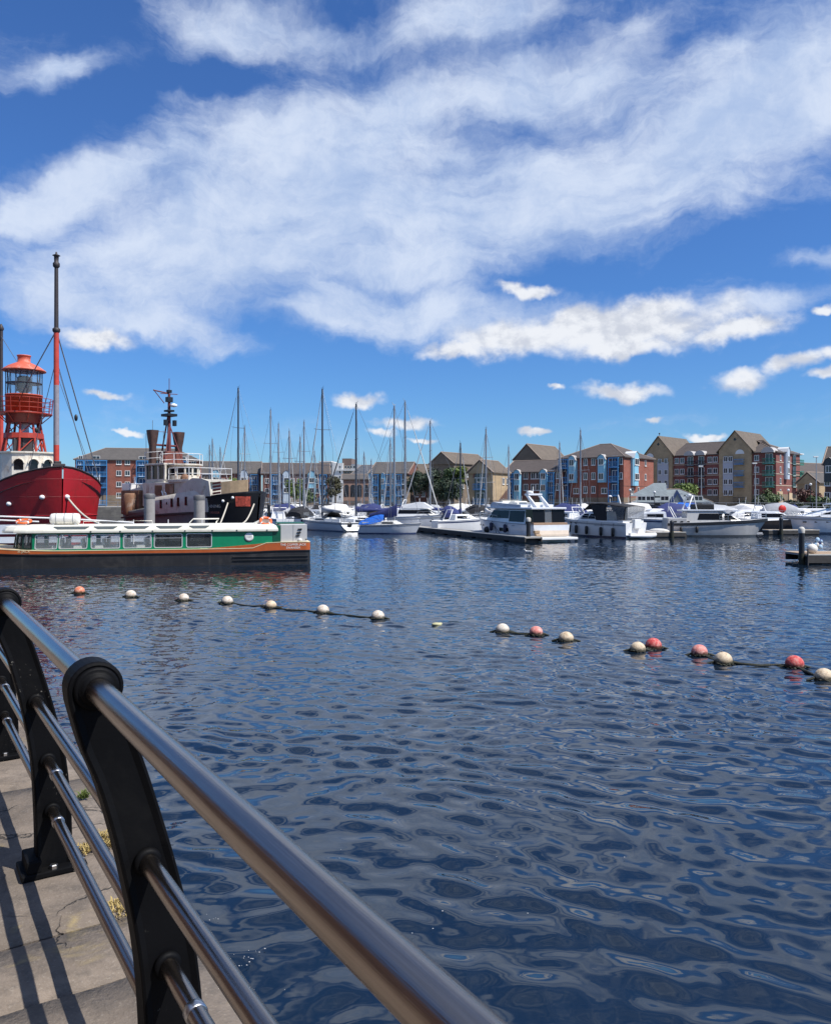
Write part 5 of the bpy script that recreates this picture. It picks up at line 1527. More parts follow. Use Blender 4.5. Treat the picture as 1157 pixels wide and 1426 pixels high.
# --- long dark roof and arcade
rz = R(3); org, L = front_frame(486, 575, 250, rz)
B = Building('hall', 'long low hall with a dark ribbed roof behind the middle masts', org, rz, L, 20, 8.6)
B.walls(mat('hall_wall', (.14, .12, .11), .8)); B.roof(12.6, slate('dark_hall_roof', (.085, .09, .10)), 4, 4)
for k in range(8): B.win('front', 1.6 + 2.3 * k, 3.5, 1.5, 2.2, 1)
rz = R(4); org, L = front_frame(478, 514, 200, rz)
B = Building('arcade_building', 'pinkish brick building with a row of arches behind the dark tilted masts', org, rz, L, 8, 6.6)
B.walls(masonry('pink_brick', (.30, .17, .13), (.26, .145, .11), (.3, .25, .2))); B.roof(7.9, SLATE_G, 0, 0, gable_m=BRICK2)
for k in range(4):
    u = L * (k + .5) / 4; r_ = .62
    q = MB(); q.prism([(-r_, 2.2), (r_, 2.2), (r_, 4.6)] + [(r_ * math.cos(t), 4.6 + r_ * math.sin(t)) for t in [PI * j / 8 for j in range(1, 8)]] + [(-r_, 4.6)], -.06, .0, 'Y'); q.build('arch', PANE, B.o, (u, 0, 0))
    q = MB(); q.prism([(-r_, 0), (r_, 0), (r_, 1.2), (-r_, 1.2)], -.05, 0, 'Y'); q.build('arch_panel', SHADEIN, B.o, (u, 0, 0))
# --- gabled flats with blue bays behind the trees
rz = R(-14); org, L = front_frame(515, 566, 180, rz)
B = Building('flats', 'gabled brown flats with light blue bays left of the dark trees', org, rz, L, 12, 7.4, group='flats round the marina')
B.walls(masonry('dark_buff', (.20, .15, .105), (.165, .125, .09), (.16, .13, .10)), zb=1.8, mbase=STONEB); B.roof(10.2, SLATE_G, 0, 0, gable_m=BRICK2)
for px in (524, 541, 556): B.bay('front', B.fx(px), [4.7, 2.3, .3], 1.35, MBLUE, 7.2); B.oriel('front', B.fx(px) - 1.2, .8, 7.0, 1.0, LBLUE, [5.0, 2.6], .5, top=1, ww=.7)
for px in (533, 549, 562): [B.win('front', B.fx(px), z, .8, 1.2) for z in (4.9, 2.5, .6)]
org2, L2 = front_frame(566, 612, 184, rz)
B = Building('flats', 'plain brown roofed wing mostly hidden by the dark trees', org2, rz, L2, 12, 7.3, group='flats round the marina')
B.walls(BRICK2); B.roof(9.9, SLATE_T, 0, 0, gable_m=BRICK2)
for k in range(5): [B.win('front', 1 + k * 1.5, z, .9, 1.2) for z in (4.6, 2.1)]
# --- gables turned to the left
def turned(name, label, pxc, Yc, rz, L, D, ze, zr, m, roofm, sidem=None, group='flats round the marina'):
    B = Building(name, label, (gx(pxc, Yc), Yc), rz, L, D, ze, group=group)
    B.walls(m); B.roof(zr, roofm, 0, 0, .3, gable_m=m)
    return B
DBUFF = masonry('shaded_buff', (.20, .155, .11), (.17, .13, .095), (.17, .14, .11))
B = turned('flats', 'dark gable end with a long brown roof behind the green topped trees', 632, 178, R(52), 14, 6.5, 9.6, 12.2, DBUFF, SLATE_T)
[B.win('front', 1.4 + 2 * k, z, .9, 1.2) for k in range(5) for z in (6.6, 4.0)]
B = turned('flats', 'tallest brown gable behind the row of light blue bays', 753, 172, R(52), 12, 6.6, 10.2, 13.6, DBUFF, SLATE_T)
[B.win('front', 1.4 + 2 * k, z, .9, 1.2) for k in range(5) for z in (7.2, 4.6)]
B = Building('gable_house', 'buff brick gable house with a tall arched balcony opening', (gx(686, 148), 148), R(58), 7.0, 5.1, gz(657.5, 148) - GZ, group='flats round the marina')
B.walls(BUFF, zb=1.4, mbase=STONEB); B.roof(gz(640, 149) - GZ, SLATE_T, 0, 0, .3, gable_m=BUFF)
r_ = 1.25
q = MB(); q.prism([(-r_, .6), (r_, .6), (r_, 5.6)] + [(r_ * math.cos(t), 5.6 + r_ * math.sin(t)) for t in [PI * j / 10 for j in range(1, 10)]] + [(-r_, 5.6)], -.06, .02, 'Y'); ao = q.build('arched_opening', PANE, B.o, (-.0, 2.55, 0), (0, 0, -PI / 2))
q = MB()
for t0 in range(10):
    a, b = PI * t0 / 10, PI * (t0 + 1) / 10
    q.add([(rr * math.cos(t), yy, 5.6 + rr * math.sin(t)) for yy in (-.12, 0) for t, rr in ((a, r_), (b, r_), (b, r_ + .3), (a, r_ + .3))], [(0, 1, 2, 3), (0, 4, 5, 1), (2, 6, 7, 3)])
q.build('arch_ring', BRICK2, ao)
q = MB(); q.box(-.05, .05, -.1, 0, .6, 6.8); q.box(-r_, r_, -.1, 0, 5.5, 5.62); q.build('glazing_bar', UPVC, ao)
for z in (.6, 3.4): B.balcony('left', 2.55, z, 2.4, MBLUE, door=True)
q = MB(); q.prism([(0, 0), (7, 0), (7, 4.0)], -.25, -.02, 'Y'); q.build('shade_wedge', mat('painted_brick_shade', (.10, .055, .04), .9), B.o)  # dark wedge standing for the triangle of shade on the side wall
[B.win('front', u, 4.4, .9, 1.2) for u in (4.4, 6.2)]
# --- brick row with light blue bays
rz = R(-30); org, L = front_frame(703, 784, 157, rz)
B = Building('flats', 'three storey brick row with light blue pointed bays right of the arched gable', org, rz, L, 11, gz(657, 160) - GZ, group='flats round the marina')
B.walls(BRICK2, zb=1.6, mbase=STONEB); B.roof(gz(641, 165) - GZ, SLATE_B, 0, 0, gable_m=BRICK2)
z3 = [B.z(p, 6) for p in (667, 683)]
for px in (721, 757.5): B.oriel('front', B.fx(px), .9, B.ze - .4, 1.65, LBLUE, [z3[0] - .1, z3[1] - .1], .75, top=2)
for px in (711, 767.5): B.bay('front', B.fx(px), [z3[0] - .5, z3[1] - .5, .2], 1.45, MBLUE, B.ze - .2)
for px in (732, 742, 749, 777): [B.win('front', B.fx(px), z, .95, 1.3) for z in z3]
# --- four storey brick block with lit end wall
rz = R(-39); org, L = front_frame(779, 868, 150, rz)
B = Building('flats', 'four storey red brick block with light blue bays and a sunlit end wall', org, rz, L, 14, gz(635.5, 150) - GZ, group='flats round the marina')
B.walls(BRICK, zb=1.9, mbase=STONEB); B.roof(gz(615, 153) - GZ, SLATE_B, 5.5, 6.2)
zr_ = [B.z(p, L * .6) for p in (647, 667, 686)]
for px in (798, 839): B.oriel('front', B.fx(px), B.z(672, L * .6), B.ze - .45, 1.75, LBLUE, [zr_[0] - .15, zr_[1] - .15], .8, top=2)
for px in (787, 856): B.bay('front', B.fx(px), [zr_[0] - .6, zr_[1] - .6, zr_[2] - .6, .1], 1.9, MBLUE, B.ze - .2)
for px in (815, 826): [B.win('front', B.fx(px), z - .1, .85, 1.35) for z in zr_]
for px in (802, 841): B.win('front', B.fx(px), zr_[2] - .2, 1.2, 1.1)
for px in (864.5,): [B.win('front', B.fx(px), z - .1, .6, 1.25, 0) for z in zr_[:2]]
B.oriel('right', 4.3, zr_[2] + 1.3, B.ze - .15, 2.3, LBLUE, [zr_[0] - .1, zr_[1] - .2], .7, top=1, ww=1.7)
[B.win('right', 6.6, z - .1, .8, 1.2, 0) for z in zr_]; B.win('right', 3.7, zr_[2] - .3, 1.3, 1.2)
[B.win('right', 10.0, z - .1, .8, 1.2, 0) for z in zr_]
for z in (zr_[0] + 1.7, zr_[1] - .6): B.course('right', z - .8, BRICK2, t=.1)
q = MB()
for px in (782.5, 832, 851, 862): q.tube([(B.fx(px), -.08, 0), (B.fx(px), -.08, B.ze)], .05, 5)
q.build('drainpipe', DGREY, B.o)
# --- large buff and crimson block at the right
rz = R(-44); org, L = front_frame(899, 1080, 165, rz)
B = Building('flats', 'long five storey block of buff gables and crimson brick at the right', org, rz, L, 14, gz(629, 165) - GZ, group='flats round the marina')
xA, xB, xC, xD = B.fx(937), B.fx(1002), B.fx(1047), L
ze = B.ze
q = MB(); q.box(xA, xB, 0, 14, 2.6, ze); q.box(xC, xD, 0, 14, 2.6, ze); q.build('crimson_wall', BRICK3, B.o)
q = MB(); q.box(-.06, L + .06, -.06, 14, 0, 2.6); q.build('plinth', STONEB, B.o)
for (a, b, zt, zp) in ((0, xA, B.z(633, xA * .5), B.z(608.5, xA * .5)), (xB, xC, B.z(627, xB + 2), B.z(601.5, xB + 2))):
    q = MB(); q.box(a, b, -.55, 14, 0, zt); q.build('buff_wall', BUFF, B.o)
    m_ = (a + b) / 2
    q = MB(); q.prism([(a, zt), (b, zt), (m_, zp)], -.55, 13, 'Y'); q.build('gable', BUFF, B.o)
    q = MB(); q.loft([[Vector((x, y, z)) for x, z in ((a - .5, zt - .35), (m_, zp + .25), (b + .5, zt - .35), (b + .5, zt - .55), (m_, zp + .03), (a - .5, zt - .55))] for y in (-.8, 13.5)], True, True, False, True); q.build('gable_roof', SLATE_T, B.o)
    q = MB(); q.lathe([(.01, -.03), (.28, -.03), (.28, .05)], (m_, -.56, zp - 1.7), 12, False, 'Y'); q.build('roundel', WINDK, B.o)
q = MB(); q.ball((xA / 2, 0, B.z(608.5, xA * .5) + .75), .2, 8, 6); q.tube([(xA / 2, 0, B.z(608.5, xA * .5)), (xA / 2, 0, B.z(608.5, xA * .5) + .8)], .05, 5); q.build('finial', DGREY, B.o)
B.roof(ze + 3.1, SLATE_B, 0, 0, .35, xA, xB, ze=ze, gable_m=None); B.roof(ze + 3.0, SLATE_B, 0, 7.0, .35, xC, xD, ze=ze)
fl_ = [ze - 1.75, ze - 4.2, ze - 6.6, ze - 8.9]
for px in (942, 949.5, 988, 995.5):
    for z in fl_: B.win('front', B.fx(px), z, 1.0, 1.2)
for px in (961, 976):
    for z in fl_[:3]: B.balcony('front', B.fx(px), z - .65, 1.9, DGREY, h=2.0, d=.8)
    q = MB(); a = 1.15; q.loft([[Vector((a * math.cos(t), y, ze - .15 + 1.05 * math.sin(t))) for t in [PI * k / 8 for k in range(9)]] for y in (-.95, 1.6)], True, False, False); q.build('dormer_hood', RIDGELIGHT, B.o, (B.fx(px), 0, 0))
for z in fl_[:3]: B.course('front', z - .42, mat('cream_course', (.50, .42, .32), .8), xA, xB); B.course('front', z - .42, mat('cream_course', (.50, .42, .32), .8), xC, xD); B.course('right', z - .42, mat('cream_course', (.50, .42, .32), .8))
for (a0, a1, bpx, cpx) in ((917, 932, (914, 929), 906), (1008, 1022, (1012, 1021), 1031)):
    xa_, xb_ = B.fx(a0), B.fx(a1)
    q = MB(); q.box(xa_, xb_, -.75, -.5, 2.9, ze - 1.4); q.build('pale_panel', mat('pale_lilac_cladding', (.42, .44, .50), .6, var=.06), B.o)
    for u in (xa_ + .6, xb_ - .5):
        for z in fl_: B.win('front', u, z - .05, .85, 1.15, 1, off=.76)
    cx_ = B.fx(cpx)
    for z in fl_[:3]: B.balcony('front', cx_, z - .6, 1.9, MBLUE if cpx > 1000 else DGREY, h=2.0, d=1.4)
    r2 = .95
    q = MB(); q.prism([(-r2, 0), (r2, 0)] + [(r2 * math.cos(t), r2 * math.sin(t)) for t in [PI * j / 8 for j in range(1, 8)]], -.62, -.56, 'Y'); q.build('arch_light', UPVC, B.o, (cx_, 0, ze - .2))
    B.balcony('front', cx_, .9, 2.1, DGREY, d=1.6)
for px in (1053, ):
    for z in fl_: B.win('front', B.fx(px), z, 1.0, 1.2)
for z in fl_[:3]: B.balcony('front', B.fx(1070.5), z - .65, 2.2, MGREEN, h=2.0, d=.9)
q = MB(); a = 1.3; q.loft([[Vector((a * math.cos(t), y, ze - .15 + 1.2 * math.sin(t))) for t in [PI * k / 8 for k in range(9)]] for y in (-1.0, 1.6)], True, False, False); q.build('dormer_hood', RIDGELIGHT, B.o, (B.fx(1070.5), 0, 0))
B.oriel('right', 5.2, fl_[2] + 1.0, ze + .2, 1.7, PALE, [fl_[0] - .2, fl_[1] - .2], .7, top=1, ww=1.1)
for z in fl_[:3]: B.balcony('right', 10.6, z - .65, 2.4, MGREEN, h=2.0, d=1.6)
q = MB(); q.box(L, L + 1.6, 9.4, 11.8, ze - .2, ze); q.build('balcony_roof', UPVC, B.o)
q = MB(); q.box(L - .02, L + .14, .2, 3.4, 0, 3.2); q.box(L - .02, L + .14, 7.2, 9.2, 0, 2.9); q.build('stone_panel', mat('light_stone', (.52, .40, .26), .85, var=.1), B.o)
[B.win('right', 2.4, z, .8, 1.2, 0) for z in fl_]
# --- small houses and the dark block at the right edge
B = turned('house', 'small brown roofed house between the big block and the dark one', 1118, 175, R(28), 12, 8, gz(659, 175) - GZ, gz(644, 178) - GZ, mat('grey_render', (.30, .28, .27), .8), SLATE_B)
[B.win('front', u, 4.2, .9, 1.2) for u in (1.5, 4, 6.5)]
B = turned('house', 'low brick house with a white edged gable in front of the small brown roofed one', 1140, 158, R(38), 6, 4.4, gz(672, 158) - GZ, gz(657, 158) - GZ, BUFF, SLATE_G)
B.win('left', 2.2, 3.4, 1.2, 1.2)
rz = R(-36); org, L = front_frame(1148, 1230, 135, rz)
B = Building('flats', 'dark brick block cut off by the right edge of the picture', org, rz, L, 10, gz(646, 138) - GZ, group='flats round the marina')
B.walls(masonry('dark_brick', (.10, .05, .04), (.08, .042, .035), (.10, .08, .07))); B.roof(gz(620, 140) - GZ, SLATE_B, 0, 3, gable_m=BRICK2)
for px in (1151, 1160):
    for z in (6.3, 3.9, 1.5): B.win('front', B.fx(px), z, .9, 1.3)
B.oriel('front', B.fx(1154), 4.6, B.ze + .3, 1.6, DGREY, [6.2], .6, top=1)
# --- slate roofed pavilion on the promenade
rz = R(-14); org, L = front_frame(884, 985, 124, rz)
B = Building('pavilion', 'low pavilion with a pale blue grey slate roof in front of the big block', org, rz, L, 9, gz(699, 124) - GZ)
B.walls(mat('pavilion_dark_wall', (.03, .035, .045), .5)); 
B.roof(gz(681, 126) - GZ, SLATE_L, 5.5, 4.5, .7)
q = MB(); xm = B.fx(917); q.add([(xm - 4.5, 1.0, B.ze + .9), (xm + 1.3, 1.0, B.ze + .9), (xm + 1.3, 7.0, B.ze + .9), (xm - 4.5, 7.0, B.ze + .9), (xm - .6, 4, gz(672, 126) - GZ), (xm + 1.3, 4, gz(672, 126) - GZ)], [(0, 1, 5, 4), (2, 3, 4, 5), (3, 0, 4), (1, 2, 5)]); q.build('upper_roof', SLATE_L, B.o)
xp = B.fx(942)
q = MB()
for sd in (-1, 1): q.add([(xp + sd * 1.15, -1.0, B.ze - .2), (xp + sd * .75, -1.0, B.ze - .2), (xp, -1.0, B.ze + 1.25), (xp, -1.0, B.ze + 1.85), (xp + sd * 1.15, .4, B.ze - .2), (xp + sd * .75, .4, B.ze - .2), (xp, 1.5, B.ze + 1.25), (xp, 1.5, B.ze + 1.85)], [(0, 1, 2, 3), (4, 5, 6, 7), (0, 3, 7, 4), (1, 2, 6, 5)])
q.build('porch_gable', mat('porch_navy', (.03, .06, .16), .5), B.o)
q = MB(); q.add([(xp - .75, -.95, B.ze - .2), (xp + .75, -.95, B.ze - .2), (xp, -.95, B.ze + 1.25)], [(0, 1, 2)]); q.build('porch_face', SLATE_L, B.o)
for px in (893, 905, 925, 960, 972): B.win('front', B.fx(px), .8, 1.3, 1.3, 1)
q = MB()
for a, b in ((.35, .6), (.7, .3)): q.box(L * a - .12, L * a + .12, 1.2 + b, 1.45 + b, B.ze + .3, B.ze + 1.1)
q.build('roof_vent', DGREY, B.o)

# ------------------------------------------------------------------ trees
BARK = mat('bark', (.08, .06, .045), .9, var=.3)
def leaf_mat(name, c, v=.45):
    m = mat(name, c, .6, var=v, vscale=1.1)
    return m
LEAVES = {'dark': leaf_mat('dark_leaves', (.022, .040, .016)), 'mid': leaf_mat('green_leaves', (.050, .088, .020)), 'bright': leaf_mat('bright_leaves', (.10, .15, .022)),
          'olive': leaf_mat('olive_leaves', (.055, .055, .024)), 'red': leaf_mat('red_leaves', (.085, .028, .018))}
def tree(px, Y, h, r, kind, label, seed, name='tree', sq=1.0, n=2200, leaf=.24, trunk=.32, cat='tree'):
    rg = random.Random(seed)
    t_ = thing(name, label, cat, (gx(px, Y), Y, GZ), rg.uniform(0, 6), 'trees and bushes on the far promenade')
    zc = h - r * sq * .95
    lobes = [(Vector((rg.uniform(-.65, .65) * r, rg.uniform(-.65, .65) * r, zc + rg.uniform(-.7, .55) * r * sq)), r * rg.uniform(.32, .55)) for _ in range(13)]
    lobes.append((Vector((0, 0, zc)), r * .6))
    q = MB()
    if name != 'bush':
        q.tube([(0, 0, -.1), (.06, .03, zc * .45), (-.05, .08, zc)], [r * .09, r * .07, r * .04], 8)
        for c, lr in lobes[:8]:
            q.tube([(0, 0, zc * rg.uniform(.45, .75)), tuple((c * .5 + Vector((0, 0, zc * .45))) ), tuple(c)], [r * .04, r * .03, r * .012], 5)
        q.build('trunk', BARK, t_)
    q = MB()
    for _ in range(n):
        c, lr = rg.choice(lobes)
        d = Vector((rg.gauss(0, 1), rg.gauss(0, 1), rg.gauss(0, 1))).normalized()
        p = c + Vector((d.x, d.y, d.z * .85)) * lr * (rg.random() ** .4) * rg.uniform(.85, 1.15)
        if p.z < .12: p.z = rg.uniform(.12, .5)
        nn = (d + Vector((rg.uniform(-.8, .8), rg.uniform(-.8, .8), rg.uniform(-.2, .9)))).normalized()
        a = nn.cross(Vector((rg.uniform(-1, 1), rg.uniform(-1, 1), .3))).normalized(); b = nn.cross(a)
        s = leaf * rg.uniform(.5, 1.25)
        q.add([p - a * s, p - b * s * .55 + nn * s * .15, p + a * s, p + b * s * .55 + nn * s * .15], [(0, 1, 2, 3)], False)
    q.build('crown', LEAVES[kind], t_)
for i, (px, py, r, Y, kind, sq, lb) in enumerate((
    (577, 652, 2.6, 158, 'dark', 1.1, 'dark broad tree at the left end of the waterside clump'),
    (596, 648, 3.0, 154, 'dark', 1.1, 'dark round tree second in the clump left of the arched gable house'),
    (618, 655, 2.7, 150, 'dark', 1.1, 'lower dark tree in the middle of the waterside clump'),
    (625, 645, 2.5, 153, 'mid', 1.2, 'green tree in the clump just left of the brightest one'),
    (641, 642, 1.7, 152, 'bright', 1.5, 'tree with a bright green top beside the arched gable house'),
    (631, 668, 1.9, 142, 'dark', 1.0, 'small dark tree standing before the bright topped tree'),
    (467, 660, 2.6, 188, 'olive', 1.1, 'olive brown tree between the brick terrace and the arcade'),
    (411, 664, 2.2, 176, 'bright', 1.2, 'light green tree in front of the two pointed bays'),
    (428, 677, 2.0, 172, 'mid', 1.0, 'smaller green tree right of the light green one before the terrace'),
    (327, 664, 2.3, 185, 'bright', .8, 'yellow green tree rising behind the tug bow'),
    (956, 672, 2.2, 140, 'bright', .8, 'light green bushy tree above the pavilion roof'),
    (942, 679, 1.6, 138, 'mid', .9, 'small green tree at the end of the pavilion roof'),
    (1070, 679, 2.0, 128, 'mid', 1.0, 'round green tree at the foot of the sunlit brick corner'),
    (1058, 690, 1.5, 127, 'dark', .9, 'low dark tree left of the round green one'),
    (1126, 680, 1.9, 132, 'red', .9, 'red leaved tree below the small houses at the right'),
    (1138, 688, 1.6, 126, 'mid', .9, 'small green tree beside the red leaved one'))):
    tree(px, Y, gz(py, Y) - GZ, r, kind, lb, 40 + i, sq=sq)
for i, (px, Y, r, lb) in enumerate(((1112, 122, .95, 'low clipped dark bush at the quay edge right of the stone corner'), (1098, 123, .85, 'low dark bush right at the foot of the stone corner'), (1150, 118, 1.0, 'dark bush at the right end of the quay'), (1035, 132, .9, 'dark bush below the blue balconies'))):
    tree(px, Y, 1.5, r, 'dark', lb, 80 + i, 'bush', .8, 700, .2, cat='bush')

# street lamps on the far promenade
LAMPP = mat('lamp_post_grey', (.33, .34, .35), .5, .3)
for px, py, Y, tall, lb in ((1051, 646, 122, 1, 'tall pale lamp post in front of the buff gable and crimson wall'), (1136, 637, 118, 1, 'tall pale lamp post near the right edge'), (976, 650, 126, 1, 'lamp post standing before the dark balcony pair'),
                            (911, 687, 118, 0, 'short black lamp post in front of the pavilion roof'), (877, 684, 120, 0, 'short globe lamp at the foot of the sunlit end wall'), (1128, 676, 120, 0, 'short globe lamp before the red leaved tree'), (1097, 684, 121, 0, 'short globe lamp at the foot of the sunlit brick corner')):
    t_ = thing('street_lamp', lb, 'street lamp', (gx(px, Y), Y, GZ), 0, 'lamps on the far promenade')
    h = gz(py, Y) - GZ; m_ = LAMPP if tall else BLACK
    q = MB(); q.tube([(0, 0, 0), (0, 0, h)], [.10, .055] if tall else [.06, .045], 8); q.build('pole', m_, t_)
    q = MB()
    if tall: q.rbox(-.45, .25, -.12, .12, h, h + .16, .04)
    else: q.ball((0, 0, h + .16), .2, 10, 8)
    q.build('lamp_head', UPVC, t_)
# ------------------------------------------------------------------ the marina
HULLW = [WHITE, WHITE2, mat('ivory_gelcoat', (.70, .67, .58), .28, var=.06, dirt=(.45, .42, .35), dscale=.8, damt=.3)]
HULLNAVY = mat('navy_gelcoat', (.012, .02, .06), .2, var=.1)
HULLDARK = mat('dark_grey_gelcoat', (.04, .04, .045), .25, var=.1)
HULLGREY = mat('warm_grey_gelcoat', (.52, .51, .49), .3, var=.06, dirt=(.26, .25, .23), dscale=.7, damt=.3)
BOOT = mat('boot_top_blue', (.02, .035, .10), .5); ANTIF = mat('antifouling', (.05, .022, .018), .8, var=.2)
DECKM = mat('pale_deck', (.58, .58, .56), .55, var=.05)
FENDW = mat('fender_white', (.62, .62, .60), .5); FENDB = mat('fender_navy', (.015, .018, .05), .5)
SPRAY = {'navy': NAVY, 'black': BLACKCLOTH, 'grey': GREYCLOTH, 'blue': BLUE, 'white': SAILCLOTH, 'ivory': CREAM}

def hull_secs(L, B, fb, fs, stern=.85, fine=1.0, flare=.0):
    """stations from stern (x=-L/2) to bow (x=L/2); fb, fs bow and stern freeboard"""
    out = []
    for t in (0, .04, .12, .25, .4, .55, .68, .79, .88, .94, .98, 1.0):
        x = -L / 2 + L * t
        w = (stern + (1 - stern) * math.sin(min(1, t / .45) * PI / 2)) if t < .45 else math.cos(((t - .45) / .55) ** (1.6 * fine) * PI / 2)
        w = max(w, .012) * B / 2
        z = fs + (fb - fs) * (t ** 1.6)
        out.append((x, w, z, t))
    return out
def build_hull(parent, L, B, fb, fs, m, stern=.85, rake=.5, trans=.0, fine=1.0, flare=.8, name='hull', stripe=None, deckm=None, boot=BOOT):
    secs = hull_secs(L, B, fb, fs, stern, fine)
    def ring(x, w, z, t, grow=0.0):
        P_ = []
        for u, f in ((-.35 / max(z, .1), .45), (-.02, flare), (.13, flare + (1 - flare) * .25), (.5, flare + (1 - flare) * .65), (1.0, 1.0)):
            zz = u * z if u > -.1 else -.35
            xr = x + (rake * (max(0, zz) / z - 1) * max(0, (t - .6) / .4) ** 1.5) + (trans * (max(0, zz) / z) if t < .02 else 0)
            P_.append(Vector((xr, w * f + grow, zz)))
        return [Vector((p.x, -p.y, p.z)) for p in P_[::-1]] + P_
    q = MB(); q.loft([ring(*s) for s in secs], True, True); h = q.build(name, m, parent)
    q = MB(); q.loft([[Vector((x, w * y, z - .03)) for y in (-.985, -.5, 0, .5, .985)] for x, w, z, t in secs], False, False, False); q.build('deck', deckm or DECKM, parent)
    q = MB()
    for sd in (-1, 1):
        q.loft([[Vector((x + rake * (.10 - 1) * max(0, (t - .6) / .4) ** 1.5, sd * (w * (flare + (1 - flare) * .2) + .012), z * k)) for k in (-.01, .12)] for x, w, z, t in secs], False, False)
    q.build('boot_stripe', boot, parent)
    if stripe is not None:
        q = MB()
        for sd in (-1, 1):
            q.loft([[Vector((x + rake * (k - 1) * max(0, (t - .6) / .4) ** 1.5, sd * (w * (flare + (1 - flare) * (.65 + .35 * (k - .5) * 2)) + .014), z * k)) for k in (.80, .90)] for x, w, z, t in secs], False, False)
        q.build('stripe', stripe, parent)
    q = MB()
    for sd in (-1, 1): q.tube([(x, sd * w, z) for x, w, z, t in secs], .035, 5)
    q.build('toe_rail', m if m in (WHITE,) else ALU, parent)
    def at(t):
        for i in range(len(secs) - 1):
            if secs[i][3] <= t <= secs[i + 1][3]:
                u = (t - secs[i][3]) / (secs[i + 1][3] - secs[i][3]); return [secs[i][k] + (secs[i + 1][k] - secs[i][k]) * u for k in range(3)]
    return at
def hull_y(at, L, x, z, flare=.8):
    w, zz = at((x + L / 2) / L)[1:3]
    u = z / zz
    f = flare + (1 - flare) * (.25 + .4 * (u - .13) / .37 if u < .5 else .65 + .35 * (u - .5) / .5)
    return w * f
def hull_light(parent, at, L, x, z, wd, h, sd, m=DARK, name='portlight', flare=.85, rake=0):
    y0, y1 = hull_y(at, L, x - wd / 2, z, flare), hull_y(at, L, x + wd / 2, z, flare)
    q = MB(); q.loft([[Vector((xx, sd * (yy + o), zz)) for zz, o in ((z - h / 2, -.03), (z - h / 2, .02), (z + h / 2, .025), (z + h / 2, -.03))] for xx, yy in ((x - wd / 2, y0), (x + wd / 2, y1))], True, True, False); q.build(name, m, parent)
def cabin(parent, name, x0, x1, zb, zt, wb, wt, rf, rr, m, crown=.06, taper=.0):
    """a deckhouse: rf, rr how far the front and rear lean in; taper narrows the front"""
    secs = []
    f = 1 - taper
    q = MB()
    def outl(a, b, w0, w1, z):
        return [Vector((a, -w0, z)), Vector((a + (b - a) * .75, -w0, z)), Vector((b, -w1, z)), Vector((b, w1, z)), Vector((a + (b - a) * .75, w0, z)), Vector((a, w0, z))]
    q.loft([outl(x0, x1, wb, wb * f, zb), outl(x0 + rr, x1 - rf, wt, wt * f, zt - crown), outl(x0 + rr + .1, x1 - rf - .1, wt * .86, wt * .86 * f, zt)], True, True, False, True)
    o = q.build(name, m, parent)
    def side(a, b, za, zb_, sd, mm=DARK, nm='window', slant=0.0, par=None):
        def pt(x, z):
            u = (z - zb) / (zt - crown - zb)
            w = wb + (wt - wb) * u
            xa = x0 + rr * u; xb = x1 - rf * u
            k = (x - xa) / (xb - xa)
            if k > .75: w = w * (1 - taper * (k - .75) / .25)
            return Vector((x, sd * (w + .012), z))
        q = MB(); xs = [a + (b - a) * k / 4 for k in range(5)]
        q.loft([[pt(x, za), pt(min(x + slant * 0, b), zb_)] for x in xs], False, False, False)
        return q.build(nm, mm, par or o)
    def poly_side(pts, sd, mm=DARK, nm='window'):
        def pt(x, z):
            u = (z - zb) / (zt - crown - zb); w = wb + (wt - wb) * u
            return Vector((x, sd * (w + .014), z))
        q = MB(); v = [pt(x, z) for x, z in pts]; q.add(v, [tuple(range(len(v)))], False)
        return q.build(nm, mm, o)
    def front(za, zb_, mm=DARK, n=2, nm='windscreen', inset=.08):
        def pt(y, z):
            u = (z - zb) / (zt - crown - zb)
            return Vector((x1 - rf * u + .012, y * (wb + (wt - wb) * u) * f, z))
        for i in range(n):
            y0 = -1 + inset + (2 - 2 * inset) * i / n + .03; y1 = -1 + inset + (2 - 2 * inset) * (i + 1) / n - .03
            q = MB(); q.quad(pt(y0, za), pt(y1, za), pt(y1, zb_), pt(y0, zb_)); q.build(nm, mm, o)
    def rear(za, zb_, mm=DARK, nm='cabin_door'):
        q = MB(); q.quad(*[Vector((x0 + rr * (z - zb) / (zt - crown - zb) - .012, y * wb, z)) for y, z in ((-.75, za), (.75, za), (.75, zb_), (-.75, zb_))]); q.build(nm, mm, o)
    return o, side, poly_side, front, rear
def rails(parent, at, t0, t1, h, n, m=STEEL, both=True, close=True, name='guardrail', r=.016, inset=.94):
    q = MB()
    top = {}
    for sd in (-1, 1):
        pts_ = []
        for i in range(n + 1):
            x, w, z = at(t0 + (t1 - t0) * i / n)
            q.tube([(x, sd * w * inset, z), (x, sd * w * inset, z + h)], r, 5); pts_.append((x, sd * w * inset, z + h))
        q.tube(pts_, r, 5); q.tube([(p[0], p[1], p[2] - h * .45) for p in pts_], r * .7, 4); top[sd] = pts_
    if close:
        e = t1 if t1 > .9 else t0
        a = top[-1][-1 if t1 > .9 else 0]; b = top[1][-1 if t1 > .9 else 0]
        q.tube([a, b], r, 5)
    q.build(name, m, parent)
def fenders(parent, at, ts, sd, m, zt=-.12, ln=.55, r=.10):
    for t in ts:
        x, w, z = at(t)
        q = MB(); q.lathe([(.02, z + zt), (r, z + zt - .08), (r, z + zt - ln), (.02, z + zt - ln - .08)], (x, sd * (w + r * .8), 0), 10); q.tube([(x, sd * w, z), (x, sd * (w + r * .7), z + zt)], .012, 4)
        q.build('fender', m, parent)

